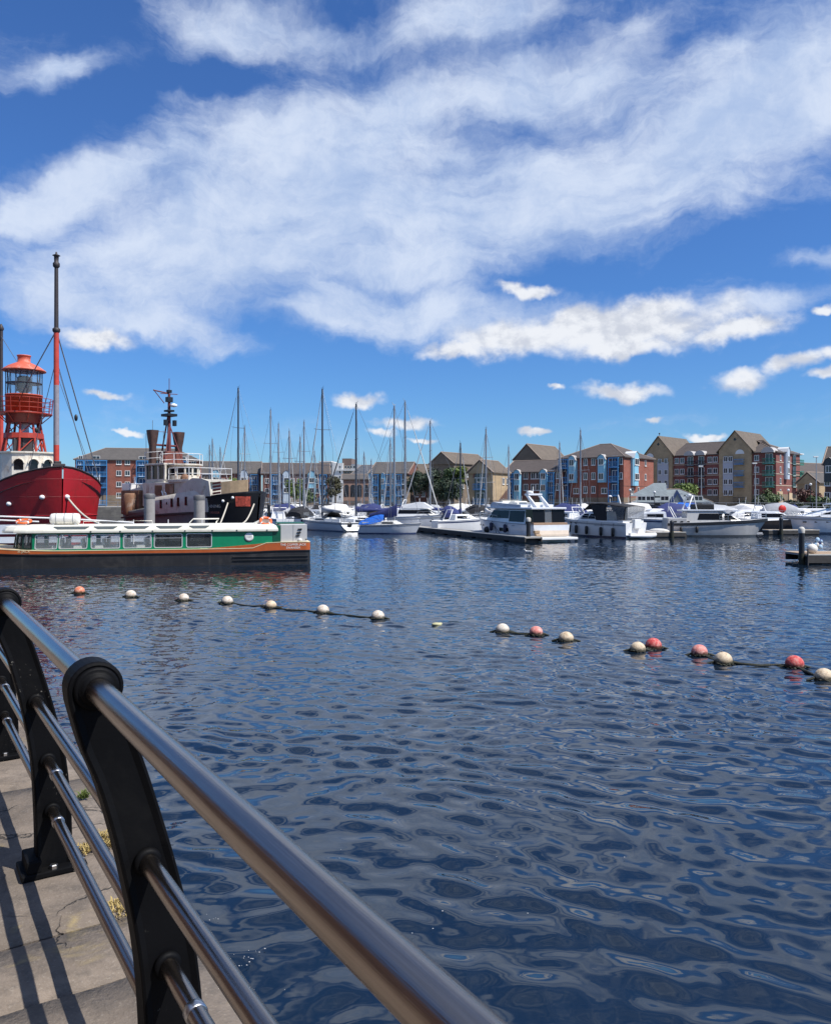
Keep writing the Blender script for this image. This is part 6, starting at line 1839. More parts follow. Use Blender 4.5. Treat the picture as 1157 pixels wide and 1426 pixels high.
def sailboat(label, px, Y, L, head, ztop, hull=WHITE, cover='navy', hood='navy', dark=False, furl=True, stripe=None, stern_open=True, seed=0, detail=1, group='sailing yachts in the marina', fend=None, fs=None, spread=2, genoa='white', lean=0.0):
    rg = random.Random(seed + int(px))
    B = L * .33; mxp = L * .07
    c, s = math.cos(R(head)), math.sin(R(head))
    t_ = thing('sailing_yacht', label, 'sailing boat', (gx(px, Y) - mxp * c, Y - mxp * s, 0), R(head), group)
    f0 = fs or L * .085 + .1
    at = build_hull(t_, L, B, f0 * 1.32, f0, hull, .72, L * .09, L * .04, 1.0, .78, stripe=stripe or rg.choice([BOOT, BOOT, HULLDARK]))
    z = at(.5)[2]
    o, side, ps, front, rear = cabin(t_, 'coachroof', -L * .14, L * .24, z - .05, z + .42, B * .30, B * .25, L * .12, .05, DECKM if hull is not WHITE else WHITE, .08, .45)
    for sd in (-1, 1): side(-L * .11, L * .07, z + .10, z + .26, sd)
    q = MB(); x0_, w0_, z0_ = at(0); q.quad((x0_ - .02 + L * .04, -w0_ * .9, z0_ * .92), (x0_ - .02 + L * .04, w0_ * .9, z0_ * .92), (x0_ - .02, w0_ * .74, .14), (x0_ - .02, -w0_ * .74, .14)); q.build('transom', WHITE, t_)
    # cockpit coaming and well
    q = MB()
    for sd in (-1, 1): q.rbox(-L * .43, -L * .14, sd * B * .27 - .10, sd * B * .27 + .10, z - .1, z + .26, .04)
    q.build('coaming', hull if hull in HULLW else WHITE, t_)
    if detail:
        q = MB(); q.loft([[Vector((-L * .38, .42 * math.cos(a) , z + .45 + .42 * math.sin(a))) + Vector((.02 * math.cos(b), .02 * math.sin(b) * math.cos(a), .02 * math.sin(b) * math.sin(a))) for b in [2 * PI * j / 5 for j in range(5)]] for a in [2 * PI * i / 16 for i in range(17)]], False, False, closed=True); q.tube([(-L * .37, 0, z - .2), (-L * .37, 0, z + .45)], .06, 6); q.build('steering_wheel', STEEL, t_)
    # mast, boom, rigging
    mm = DARKMAST if dark else ALU
    r = .075 + L * .0055
    q = MB(); q.tube([(mxp, 0, z + .3), (mxp - lean * ztop, 0, ztop)], [r, r * .75], 8); q.build('mast', mm, t_)
    q = MB(); 
    for k in range(spread):
        zz = z + (ztop - z) * (.42 + .27 * k if spread > 1 else .55); wd = B * (.40 - .08 * k)
        q.tube([(mxp, -wd, zz + .05), (mxp, 0, zz), (mxp, wd, zz + .05)], .028, 4)
    q.tube([(mxp, 0, ztop), (mxp - .25, 0, ztop + .35)], .018, 4); q.tube([(mxp - .15, -.12, ztop + .1), (mxp + .12, .1, ztop + .12)], .02, 4)
    q.build('spreaders', mm, t_)
    zb = z + .95
    q = MB(); q.tube([(mxp, 0, zb), (-L * .33, 0, zb + .02)], .06, 6); q.build('boom', mm, t_)
    if cover:
        q = MB(); q.loft([[Vector((mxp + .1 + (-L * .31 - mxp) * u, w * math.cos(a), zb + .05 + h * .5 + h * .55 * math.sin(a))) for a in [2 * PI * j / 8 for j in range(8)]] for u, w, h in ((0, .13, .85), (.06, .17, .62), (.3, .17, .42), (.65, .15, .32), (1, .08, .2))], True, True, True, True); q.build('sail_cover', SPRAY[cover], t_)
    bx = at(.985); sx = at(.0)
    q = MB(); wr = .016
    top = Vector((mxp - lean * ztop, 0, ztop))
    q.tube([top, (bx[0], 0, bx[2] + .1)], wr, 4); q.tube([top, (sx[0], 0, sx[2] + .6)], wr, 4)
    for sd in (-1, 1):
        w_ = at(.55)[1] * .97
        q.tube([top - Vector((0, 0, .3)), (mxp - .1, sd * B * .38, z + (ztop - z) * .55), (mxp - .15, sd * w_, z)], wr, 4); q.tube([(mxp, 0, z + (ztop - z) * .62), (mxp - .45, sd * w_, z)], wr, 4)
    q.build('rigging', WIRE, t_)
    if furl:
        q = MB(); a = Vector((bx[0] - .1, 0, bx[2] + .5)); b = top + (a - top) * .08; q.tube([a, a + (b - a) * .3, b], [.055, .085, .03], 6); q.build('furled_sail', SPRAY[genoa], t_)
    if hood:
        q = MB(); q.loft([[Vector((x, w * math.cos(a) * B, z + .35 + h * max(0, math.sin(a)))) for a in [PI * j / 8 for j in range(9)]] for x, w, h in ((-L * .04, .24, .02), (-L * .08, .27, .55), (-L * .17, .28, .72))], False, False); q.build('sprayhood', SPRAY[hood], t_)
    rails(t_, at, .02, .99, .55, 7)
    if fend is not None: fenders(t_, at, (.25, .45, .65), fend, rg.choice([FENDW, FENDB]), r=.09, ln=.45)
    return t_, at, z

# --- named motor boats -----------------------------------------------------
def placed(px, Y, rz, label, name='motor_boat', group='motor boats in the marina'):
    return thing(name, label, 'motor boat', (gx(px, Y), Y, 0), R(rz), group)
TINT2 = glass_mat('clear_canopy_panel', (.25, .27, .29), .40, .1)
# the big flybridge yacht by the pontoon
my = thing('motor_yacht', 'large white flybridge yacht with long dark windows, stern towards the camera', 'motor boat', (gx(772, 67.4) - 5.5 * math.cos(R(112)), 67.4 - 5.5 * math.sin(R(112)) + 11.4, 0), R(112), 'motor boats in the marina')
my.location = (gx(768, 67.6) + 6.6 * math.cos(R(112)), 67.6 + 6.6 * math.sin(R(112)), 0)
at = build_hull(my, 13.2, 3.7, 1.85, 1.42, WHITE2, .95, 1.1, 0.0, 1.15, .86, stripe=None, boot=HULLDARK)
rails(my, at, .50, .985, .55, 7)
z = 1.42
o, side, ps, front, rear = cabin(my, 'saloon', -4.9, 3.6, 1.40, 2.72, 1.62, 1.45, 1.9, 0, WHITE2, .06, .25)
for sd in (-1, 1):
    ps([(-1.9, 1.88), (1.9, 1.88), (1.15, 2.58), (-1.9, 2.58)], sd); ps([(-4.7, 1.62), (-2.0, 1.62), (-2.0, 2.58), (-4.7, 2.58)], sd)
front(1.75, 2.55); 
q = MB(); q.rbox(-6.2, 2.1, -1.72, 1.72, 2.72, 2.90, .06); fb_ = q.build('flybridge_deck', WHITE2, my)
q = MB(); q.loft([[Vector((x, sd * w, h)) for sd, w, h in ((1, 1.6, 2.88), (1, 1.66, 3.0 + zz), (1, 1.5, 3.0 + zz), (-1, 1.5, 3.0 + zz), (-1, 1.66, 3.0 + zz), (-1, 1.6, 2.88))] for x, zz in ((-4.2, .12), (-1, .22), (.9, .34), (1.5, .05))], True, True, False); q.build('flybridge_coaming', WHITE2, fb_)
q = MB(); q.rbox(-.6, .35, -1.1, .2, 2.95, 3.42, .08); q.rbox(-3.2, -1.6, -1.3, -.3, 2.95, 3.3, .08); q.rbox(-3.0, -1.4, .3, 1.3, 2.95, 3.32, .08); q.rbox(.5, .9, -.9, .9, 3.1, 3.45, .06); q.build('flybridge_seat', CREAM, fb_)
q = MB(); q.quad((.95, -1.2, 3.2), (.95, 1.2, 3.2), (.6, 1.1, 3.62), (.6, -1.1, 3.62)); q.build('wind_deflector', TINT2, fb_)
q = MB()
for sd in (-1, 1): q.prism([(-5.4, 2.88), (-4.7, 2.88), (-3.3, 4.0), (-3.65, 4.0)], sd * .62 - .07, sd * .62 + .07, 'Y')
q.rbox(-3.9, -3.2, -.70, .70, 3.93, 4.08, .04); q.build('radar_arch', WHITE2, my)
q = MB(); q.tube([(-3.5, 0, 4.05), (-3.5, 0, 4.7)], .04, 6); q.lathe([(.05, 4.1), (.28, 4.12), (.28, 4.28), (.05, 4.34)], (-3.5, .35, 0), 12); q.tube([(-3.6, -.6, 4.05), (-4.0, -.6, 5.6)], .015, 4); q.build('radar_and_aerial', WHITE, my)
for sd in (-1, 1):
    q = MB(); q.quad((-6.1, sd * 1.6, 1.5), (-4.95, sd * 1.6, 1.5), (-4.95, sd * 1.56, 2.72), (-6.1, sd * 1.56, 2.72)); q.build('side_screen', DARK, my)
for a, b, m in ((-1.55, -.35, DARK), (-.3, .35, TINT2), (.4, 1.55, DARK)):
    q = MB(); q.quad((-6.12, a, 1.55), (-6.12, b, 1.55), (-6.05, b, 2.70), (-6.05, a, 2.70)); q.build('aft_screen', m, my)
q = MB(); q.loft([[Vector((x, y, h)) for y in (-1.62, 1.62)] for x, h in ((-5.9, 1.56), (-6.35, 1.50), (-6.75, .62), (-6.72, .45))], False, False, False); q.build('transom_cover', mat('beige_cover', (.50, .42, .34), .8, var=.1), my)
q = MB(); q.rbox(-6.45, -5.85, -1.66, 1.66, 1.40, 1.60, .05); q.build('aft_coaming', mat('teak_brown', (.30, .19, .12), .6, var=.15), my)
q = MB(); q.rbox(-7.9, -6.5, -1.75, 1.75, .22, .42, .05); q.build('swim_platform', WHITE, my)
for k in range(3):
    q = MB(); q.rbox(-6.95 + k * .2, -6.6 + k * .2, 1.25, 1.7, .42 + k * .3, .66 + k * .3, .02); q.build('step', TEAK, my)
q = MB(); q.tube([(-7.75, 1.2, .3), (-7.75, 1.2, -.3)], .02, 5); q.tube([(-7.75, 1.5, .3), (-7.75, 1.5, -.3)], .02, 5); q.tube([(-7.75, 1.2, .1), (-7.75, 1.5, .1)], .02, 5); q.tube([(-7.75, 1.2, -.1), (-7.75, 1.5, -.1)], .02, 5); q.build('bathing_ladder', CREAM, my)
hull_light(my, at, 13.2, -1.4, .88, 1.7, .30, 1, DARK, 'hull_window', .86)
for x in (3.0, 4.2): hull_light(my, at, 13.2, x, 1.15, .28, .14, 1, DARK, 'portlight', .86)
hull_light(my, at, 13.2, -3.2, 1.28, .5, .06, 1, GREY, 'nameplate', .86)
q = MB(); q.tube([(-.2, 1.9, .5), (-.1, 2.0, 1.15), (.4, 1.95, 1.4)], .03, 5); q.tube([(-1.0, 1.95, .5), (-.1, 2.0, 1.15), (.9, 2.0, .95)], .025, 5); q.build('mooring_line', BLACK, my)
fenders(my, at, (.35, .55), 1, FENDB, r=.16, ln=.7)
q = MB(); q.ball((1.9, 1.78, .75), .30, 12, 8); q.build('ball_fender', BLACK, my)

# cruiser with the black canopy and fenders
mc = placed(885, 73.3, 125, 'white cabin cruiser with a black canopy and a row of black fenders')
mc.location = (gx(884, 73.3) + 4.4 * math.cos(R(125)), 73.3 + 4.4 * math.sin(R(125)), 0)
at = build_hull(mc, 8.8, 3.1, 1.72, 1.42, WHITE, .93, .9, -.15, 1.05, .84, stripe=GREY, boot=HULLNAVY)
rails(mc, at, .40, .985, .5, 6)
o, side, ps, front, rear = cabin(mc, 'cabin', -1.2, 3.0, 1.42, 2.45, 1.28, 1.05, 2.3, 0, WHITE, .05, .3)
for sd in (-1, 1):
    for a, b in ((-.9, .1), (.2, .95)): ps([(a, 1.72), (b + .25, 1.72), (b - .15, 2.2), (a, 2.2)], sd)
front(1.7, 2.3)
for x in (1.6, 2.5): hull_light(mc, at, 8.8, x, 1.30, .3, .13, 1, DARK, 'portlight', .84)
hull_light(mc, at, 8.8, -1.4, 1.18, 1.1, .10, 1, GREY, 'nameplate', .84)
q = MB(); q.rbox(-4.2, -.9, -1.42, 1.42, 1.38, 1.62, .05); q.build('cockpit_coaming', WHITE, mc)
q = MB(); q.loft([[Vector((x, w * y, h - .10 * abs(y) ** 2)) for y in (-1, -.5, 0, .5, 1)] for x, w, h in ((-4.5, 1.35, 2.98), (-3.6, 1.5, 3.08), (-1.6, 1.55, 3.30), (-.2, 1.45, 3.22), (.9, 1.2, 2.62))], False, False); cv_ = q.build('canopy', BLACKCLOTH, mc)
sol = cv_.modifiers.new('thick', 'SOLIDIFY'); sol.thickness = .04
for sd in (-1, 1):
    q = MB(); q.quad((-2.3, sd * 1.43, 1.6), (-.95, sd * 1.40, 1.6), (-.2, sd * 1.40, 3.1), (-2.3, sd * 1.48, 3.15)); q.build('canopy_side', BLACKCLOTH, mc)
    q = MB(); q.quad((-4.2, sd * 1.38, 1.6), (-2.35, sd * 1.43, 1.6), (-2.35, sd * 1.48, 3.1), (-4.4, sd * 1.36, 2.9)); q.build('canopy_window', TINT2, mc)
for a, b in ((-1.3, -.45), (-.4, .4), (.45, 1.3)):
    q = MB(); q.quad((-4.25, a, 1.6), (-4.25, b, 1.6), (-4.45, b, 2.9), (-4.45, a, 2.9)); q.build('aft_canopy_window', TINT2, mc)
for y in (-.75, .75):
    q = MB(); q.lathe([(.10, -.0), (.17, .0), (.17, -.05), (.10, -.05)], (-4.36, y, 1.12), 14, True, 'X'); q.lathe([(.001, -.02), (.10, -.02)], (-4.36, y, 1.12), 14, False, 'X'); q.build('transom_porthole', DARK, mc)
q = MB(); q.rbox(-4.75, -4.32, -.45, .45, .9, 1.75, .06); q.build('transom_locker', WHITE, mc)
q = MB(); q.rbox(-5.0, -4.3, -1.3, 1.3, .24, .34, .03); q.build('bathing_platform', WHITE, mc)
fenders(mc, at, (.14, .30, .50, .66, .80), 1, RUBBER, r=.15, ln=.75, zt=-.45)
lifebuoy((mc.location.x + 1.1 * math.cos(R(125)) - 1.3 * math.sin(R(125)) , mc.location.y + 1.1 * math.sin(R(125)) + 1.3 * math.cos(R(125)), 2.55), (R(90), 0, R(125)), 'white ring lifebuoy under the black canopy of the cabin cruiser', .22, None, WHITE)
q = MB(); q.tube([(-1.6, .2, 3.25), (-1.6, .2, 3.75)], .03, 6); q.ball((-1.6, .2, 3.85), .18, 10, 6, (1, 1, .6)); q.prism([(-2.6, 3.15), (-2.5, 3.15), (-2.2, 4.0), (-2.3, 4.0)], -.2, -.1, 'Y'); q.build('aerial_mast', WHITE, mc)

# grey cabin boat with covered flybridge
mg = placed(996, 77.5, -7, 'grey hulled cruiser with a black stripe and a covered black flybridge')
at = build_hull(mg, 9.6, 3.2, 1.75, 1.30, HULLGREY, .95, 1.2, 0, 1.1, .86, stripe=BLACK, boot=HULLDARK)
q = MB()
for sd in (-1, 1):
    q.loft([[Vector((x, sd * (w + .05), z_ * k)) for k in (.84, .98)] for (x, w, z_) in [at(t) for t in (0, .1, .25, .4, .55, .7, .8, .9, .96, 1)]], False, False)
q.build('rubbing_band', BLACK, mg)
rails(mg, at, .5, .985, .55, 6)
o, side, ps, front, rear = cabin(mg, 'cabin', -3.0, 2.6, 1.30, 2.42, 1.36, 1.18, 2.0, .1, HULLGREY, .05, .3)
for sd in (-1, 1):
    ps([(-2.0, 1.62), (.3, 1.62), (.3, 2.22), (-1.8, 2.22)], sd); ps([(.5, 1.62), (1.75, 1.62), (.85, 2.20), (.5, 2.20)], sd)
    for k in range(3):
        q = MB(); q.rbox(-4.2 + k * .6, -3.95 + k * .6, sd * 1.55 - .02, sd * 1.55 + .02, 1.38, 1.5, .01); q.build('portlight', DARK, mg, (0, sd * -.02, 0))
front(1.55, 2.25)
q = MB(); q.rbox(-4.75, -3.0, -1.5, 1.5, 1.25, 1.78, .05); q.build('aft_cabin', HULLGREY, mg)
q = MB(); q.rbox(-3.4, .6, -1.25, 1.25, 2.42, 2.60, .05); q.build('flybridge', WHITE2, mg)
q = MB(); q.rbox(-2.2, -.4, -1.05, 1.05, 2.58, 3.12, .14); q.build('flybridge_cover', BLACKCLOTH, mg)
q = MB(); q.loft([[Vector((x, y, h)) for y, h in ((-1.1, 2.6), (-1.0, 2.6 + k), (1.0, 2.6 + k), (1.1, 2.6))] for x, k in ((-.4, .5), (.6, .42), (1.8, .02))], True, True, False); q.build('flybridge_front', WHITE, mg)
q = MB(); q.quad((-.1, -1.0, 3.08), (-.1, 1.0, 3.08), (-.9, .95, 3.45), (-.9, -.95, 3.45)); q.quad((-.1, -1.0, 3.08), (-.9, -.95, 3.45), (-1.6, -.95, 3.3), (-1.4, -1.0, 3.08)); q.build('flybridge_screen', TINT2, mg)
q = MB(); q.tube([(-2.9, -1.2, 2.5), (-2.4, -1.1, 3.9), (-2.4, 1.1, 3.9), (-2.9, 1.2, 2.5)], .07, 6); q.tube([(-2.0, -1.2, 2.5), (-2.3, -1.1, 3.85)], .05, 6); q.ball((-2.4, .3, 4.0), .2, 10, 6, (1, 1, .6)); q.build('radar_arch', WHITE, mg)
fenders(mg, at, (.13, .28), -1, RUBBER, r=.13, ln=.55, zt=-.35)
# dark hulled boat behind its bow
md = placed(1085, 84, -4, 'boat with a black hull and white deck behind the bow of the grey cruiser')
at = build_hull(md, 8.4, 2.9, 1.75, 1.3, HULLDARK, .93, 1.6, 0, 1.1, .8, boot=WHITE)
q = MB(); q.loft([[Vector((x, w * y * .97, z_ + .24 * (1 - abs(y) ** 3) * max(0, min(1, (4.3 - x) / 1.5)))) for y in (-1, -.7, 0, .7, 1)] for x, w, z_ in [at(t) for t in (.3, .45, .6, .75, .88, .97, 1)]], True, False); q.build('foredeck', WHITE, md)
o, side, ps, front, rear = cabin(md, 'cabin', -2.6, 1.6, 1.4, 2.3, 1.15, .9, 1.8, 0, WHITE2, .05, .3)
for sd in (-1, 1): ps([(-2.2, 1.7), (.6, 1.7), (-.1, 2.1), (-2.2, 2.1)], sd)
front(1.6, 2.15); rails(md, at, .45, .985, .5, 6)
q = MB(); q.tube([(-2.4, -1, 2.2), (-2.2, -1, 2.9), (-2.2, 1, 2.9), (-2.4, 1, 2.2)], .03, 6); q.build('cockpit_frame', STEEL, md)
# streamlined cruiser at the right edge
mr = placed(1152, 83, 172, 'streamlined white motor cruiser cut by the right edge of the picture')
at = build_hull(mr, 11.5, 3.6, 1.95, 1.6, WHITE2, .95, 1.6, 0, 1.1, .85, stripe=GREY, boot=HULLNAVY)
o, side, ps, front, rear = cabin(mr, 'superstructure', -4.5, 3.6, 1.65, 2.9, 1.55, 1.15, 4.6, 0, WHITE2, .08, .35)
for sd in (-1, 1): ps([(-3.6, 2.05), (1.2, 2.05), (-.6, 2.55), (-3.0, 2.55)], sd); side(1.2, 2.6, 1.78, 1.95, sd)
front(2.0, 2.7)
rails(mr, at, .45, .985, .5, 7)
q = MB(); q.loft([[Vector((x, w * y, h)) for y in (-1, 0, 1)] for x, w, h in ((-4.2, 1.3, 3.0), (-2, 1.35, 3.35), (0, 1.2, 3.1))], False, False); sol = q.build('hard_top', WHITE, mr).modifiers.new('thick', 'SOLIDIFY'); sol.thickness = .1
for k in range(3):
    q = MB(); q.rbox(.4 + k * 1.1, .75 + k * 1.1, 1.52, 1.57, 1.2, 1.32, .01); q.build('portlight', DARK, mr, (0, .17 - .07 * k, 0))
# small white flybridge cruiser behind the blue covered yacht
mf = placed(588, 94, -8, 'white flybridge cruiser just behind the sloop with the bright blue cover')
at = build_hull(mf, 8.0, 2.9, 1.9, 1.5, WHITE2, .93, 1.0, 0, 1.1, .85, stripe=GREY, boot=HULLNAVY)
o, side, ps, front, rear = cabin(mf, 'cabin', -3.0, 2.2, 1.55, 2.55, 1.28, 1.05, 1.7, 0, WHITE, .05, .3)
for sd in (-1, 1): ps([(-2.7, 1.9), (1.4, 1.9), (.8, 2.35), (-2.6, 2.35)], sd)
front(1.9, 2.4)
q = MB(); q.loft([[Vector((x, y, h)) for y, h in ((-1.1, 2.5), (-1.0, 2.5 + k), (1.0, 2.5 + k), (1.1, 2.5))] for x, k in ((-2.2, .45), (-.4, .75), (.2, .7), (1.3, .05))], True, True, False); q.build('flybridge', WHITE, mf)
q = MB(); q.tube([(-2.4, -1.1, 2.5), (-2.0, -1.0, 3.5), (-2.0, 1.0, 3.5), (-2.4, 1.1, 2.5)], .05, 6); q.build('radar_arch', WHITE, mf)
q = MB(); q.rbox(.6, 1.5, -1.42, -1.36, 1.0, 1.25, .02); q.build('hull_window', DARK, mf, (0, .08, 0)); rails(mf, at, .45, .985, .5, 6)

# --- yachts in front -------------------------------------------------------
ZT = lambda py, Y: gz(py, Y)
t_, at, z = sailboat('silver grey hulled sloop with a broad white transom, nearest to the tour boat stern', 449, 93, 10.6, 128, ZT(540, 92), WHITE2, 'grey', 'black', dark=True, stripe=GREY, seed=1)
sx = at(0)
q = MB(); q.loft([[Vector((x, y * w, h)) for y in (-1, -.5, 0, .5, 1)] for x, w, h in ((sx[0] + .42, sx[1] * .99, sx[2]), (sx[0] - .25, sx[1] * .92, sx[2] * .45), (sx[0] - .5, sx[1] * .7, .12))], False, False); q.build('sugar_scoop_stern', WHITE, t_)
q = MB(); q.lathe([(.001, 0), (.28, 0), (.30, .05)], (sx[0] - .22, .3, .75), 14, True, 'X'); q.build('horseshoe_buoy', BLACK, t_)
t_, at, z = sailboat('small sloop with a bright blue cockpit cover and white hull in front of the pontoon', 549, 83.5, 6.6, -10, ZT(565, 83.5), WHITE2, 'navy', None, furl=False, stripe=GREY, seed=2, fs=.85, spread=1)
q = MB(); q.loft([[Vector((x, w * y, h - k * abs(y) ** 1.5)) for y in (-1, -.6, 0, .6, 1)] for x, w, h, k in ((-3.2, .75, 1.25, .35), (-2.2, .85, 1.75, .8), (-1.2, .7, 2.15, 1.0), (-.6, .45, 2.25, .9))], False, False); q.build('cockpit_cover', BLUE, t_)
q = MB(); q.loft([[Vector((x, w * math.cos(a), zc + h * math.sin(a))) for a in [2 * PI * j / 10 for j in range(10)]] for x, w, zc, h in ((.75, .12, 2.5, .7), (.4, .2, 2.3, .65), (-.6, .2, 2.05, .42), (-2.2, .15, 1.85, .22))], True, True, True, True); q.build('mainsail_cover', NAVY, t_)
sailboat('white sloop with an open stern half hidden by the tour boat stern', 403, 103, 8.5, 84, ZT(600, 103), WHITE, 'grey', 'grey', seed=3, stripe=HULLDARK)
sailboat('sloop with the tall mast just left of the grey terrace gable', 377, 108, 9.5, 100, ZT(571, 108), WHITE2, 'white', 'grey', seed=4)
sailboat('sloop with the very tall mast rising behind the tug bow', 332, 106, 11.5, 150, ZT(540, 106), WHITE, 'white', None, seed=5, dark=True)
sailboat('thin masted yacht close right of the very tall mast behind the tug', 341, 128, 9, 120, ZT(594, 128), WHITE, None, None, seed=6, detail=0)
sailboat('yacht with a slim mast right of the terrace gable mast', 388, 125, 9, 95, ZT(590, 125), WHITE, None, 'navy', seed=7, detail=0)
sailboat('yacht with the shorter of two near touching masts before the brick terrace', 418, 120, 8, 80, ZT(608, 120), WHITE, 'navy', 'navy', seed=8, detail=0)
sailboat('yacht with the taller of two near touching masts before the brick terrace', 423.5, 112, 9, 100, ZT(587, 112), WHITE2, None, 'grey', seed=9)
sailboat('sloop with a dark furled sail slanting in front of the distant tower block', 496, 97, 10.5, 195, ZT(562, 97), WHITE, 'navy', 'black', seed=10, genoa='black', dark=True)
sailboat('low masted yacht before the arcade building', 507, 132, 8, 60, ZT(630, 132), WHITE, 'navy', None, seed=11, detail=0)
sailboat('yacht with a tall mast directly right of the blue covered sloop', 564, 101, 11, 12, ZT(559, 101), WHITE, 'navy', 'navy', seed=12)
sailboat('thin masted yacht left of the blue covered sloop, far back', 543.5, 126, 9, 110, ZT(612, 126), WHITE, 'grey', None, seed=13, detail=0)
sailboat('yacht with a dark furled sail in front of the dark tree clump', 599, 106, 9.5, 190, ZT(586, 106), WHITE, 'navy', 'navy', seed=14, genoa='grey')
sailboat('dark masted yacht in front of the bright topped tree', 641, 98, 7.6, 60, ZT(617, 98), WHITE, 'navy', 'navy', seed=15, dark=True, spread=1)
sailboat('yacht with a pale mast before the arched gable house', 676.5, 96, 8.6, 100, ZT(597, 96), WHITE2, 'white', 'grey', seed=16)
sailboat('yacht with a short mast before the light blue pointed bays', 708, 113, 8, 80, ZT(622, 113), WHITE, 'grey', None, seed=17, spread=1)
sailboat('yacht whose mast stands at the left corner of the four storey block', 779, 121, 9, 70, ZT(617, 121), WHITE, 'navy', 'navy', seed=18, detail=0)
sailboat('yacht with a plain grey mast before the four storey block', 808, 103, 9, 60, ZT(599, 103), WHITE, 'grey', 'navy', seed=19, furl=False, spread=1)
for px, top, lb in ((292, 620, 'yacht far behind the tug wheelhouse, left of three short masts'), (296, 611, 'yacht far behind the tug, middle and tallest of three short masts'), (307, 623, 'yacht far behind the tug, right of three short masts')):
    sailboat(lb, px, 138, 8.5, 60, ZT(top, 138), WHITE, None, None, seed=px, detail=0)
sailboat('yacht with a short mast seen between two blue bays', 517, 128, 8, 100, ZT(641, 128), WHITE, 'navy', None, seed=21, detail=0)
sailboat('yacht with a stubby mast by the white arched bay', 438, 130, 8, 75, ZT(628, 130), WHITE, 'grey', None, seed=22, detail=0)

# --- filler motor boats behind ---------------------------------------------
def small_cruiser(px, Y, L, head, hull, top, canvas, label, seed):
    t_ = placed(px, Y, head, label)
    rg = random.Random(seed)
    fs = .95 + L * .045
    at = build_hull(t_, L, L * .34, fs * 1.25, fs, hull, .92, L * .1, 0, 1.05, .84, stripe=rg.choice([GREY, HULLNAVY, BOOT]), boot=BOOT)
    B = L * .34
    o, side, ps, front, rear = cabin(t_, 'cabin', -L * .18, L * .33, fs - .02, fs + top, B * .40, B * .32, L * .22, .1, hull if hull in HULLW else WHITE, .05, .35)
    for sd in (-1, 1): side(-L * .14, L * .10, fs + top * .35, fs + top * .75, sd)
    front(fs + top * .35, fs + top * .82)
    if canvas:
        q = MB(); q.loft([[Vector((x, B * .42 * math.cos(a), fs + .25 + h * max(0, math.sin(a)) ** .7)) for a in [PI * j / 8 for j in range(9)]] for x, h in ((-L * .47, .55), (-L * .40, top + .25), (-L * .15, top + .45), (0, top - .1))], True, False); q.build('canopy', SPRAY[canvas], t_)
        for sd in (-1, 1):
            q = MB(); q.quad(*[Vector((x, sd * B * .425, zz)) for x, zz in ((-L * .38, fs + .4), (-L * .18, fs + .4), (-L * .18, fs + .75), (-L * .38, fs + .75))]); q.build('canopy_window', TINT2, t_)
    else:
        q = MB(); q.tube([(-L * .3, -B * .4, fs), (-L * .22, -B * .36, fs + top + .5), (-L * .22, B * .36, fs + top + .5), (-L * .3, B * .4, fs)], .05, 6); q.build('radar_arch', WHITE, t_)
        q = MB(); q.quad(*[Vector((x, y * B * .3, zz)) for x, y, zz in ((L * .12, -1, fs + top), (L * .12, 1, fs + top), (L * .04, 1, fs + top + .4), (L * .04, -1, fs + top + .4))]); q.build('windscreen', TINT2, t_)
    rails(t_, at, .45, .985, .5, 5)
    q = MB(); q.tube([(-L * .2, 0, fs + top), (-L * .22, 0, fs + top + 1.5)], .02, 4); q.build('aerial', WHITE, t_)
    return t_
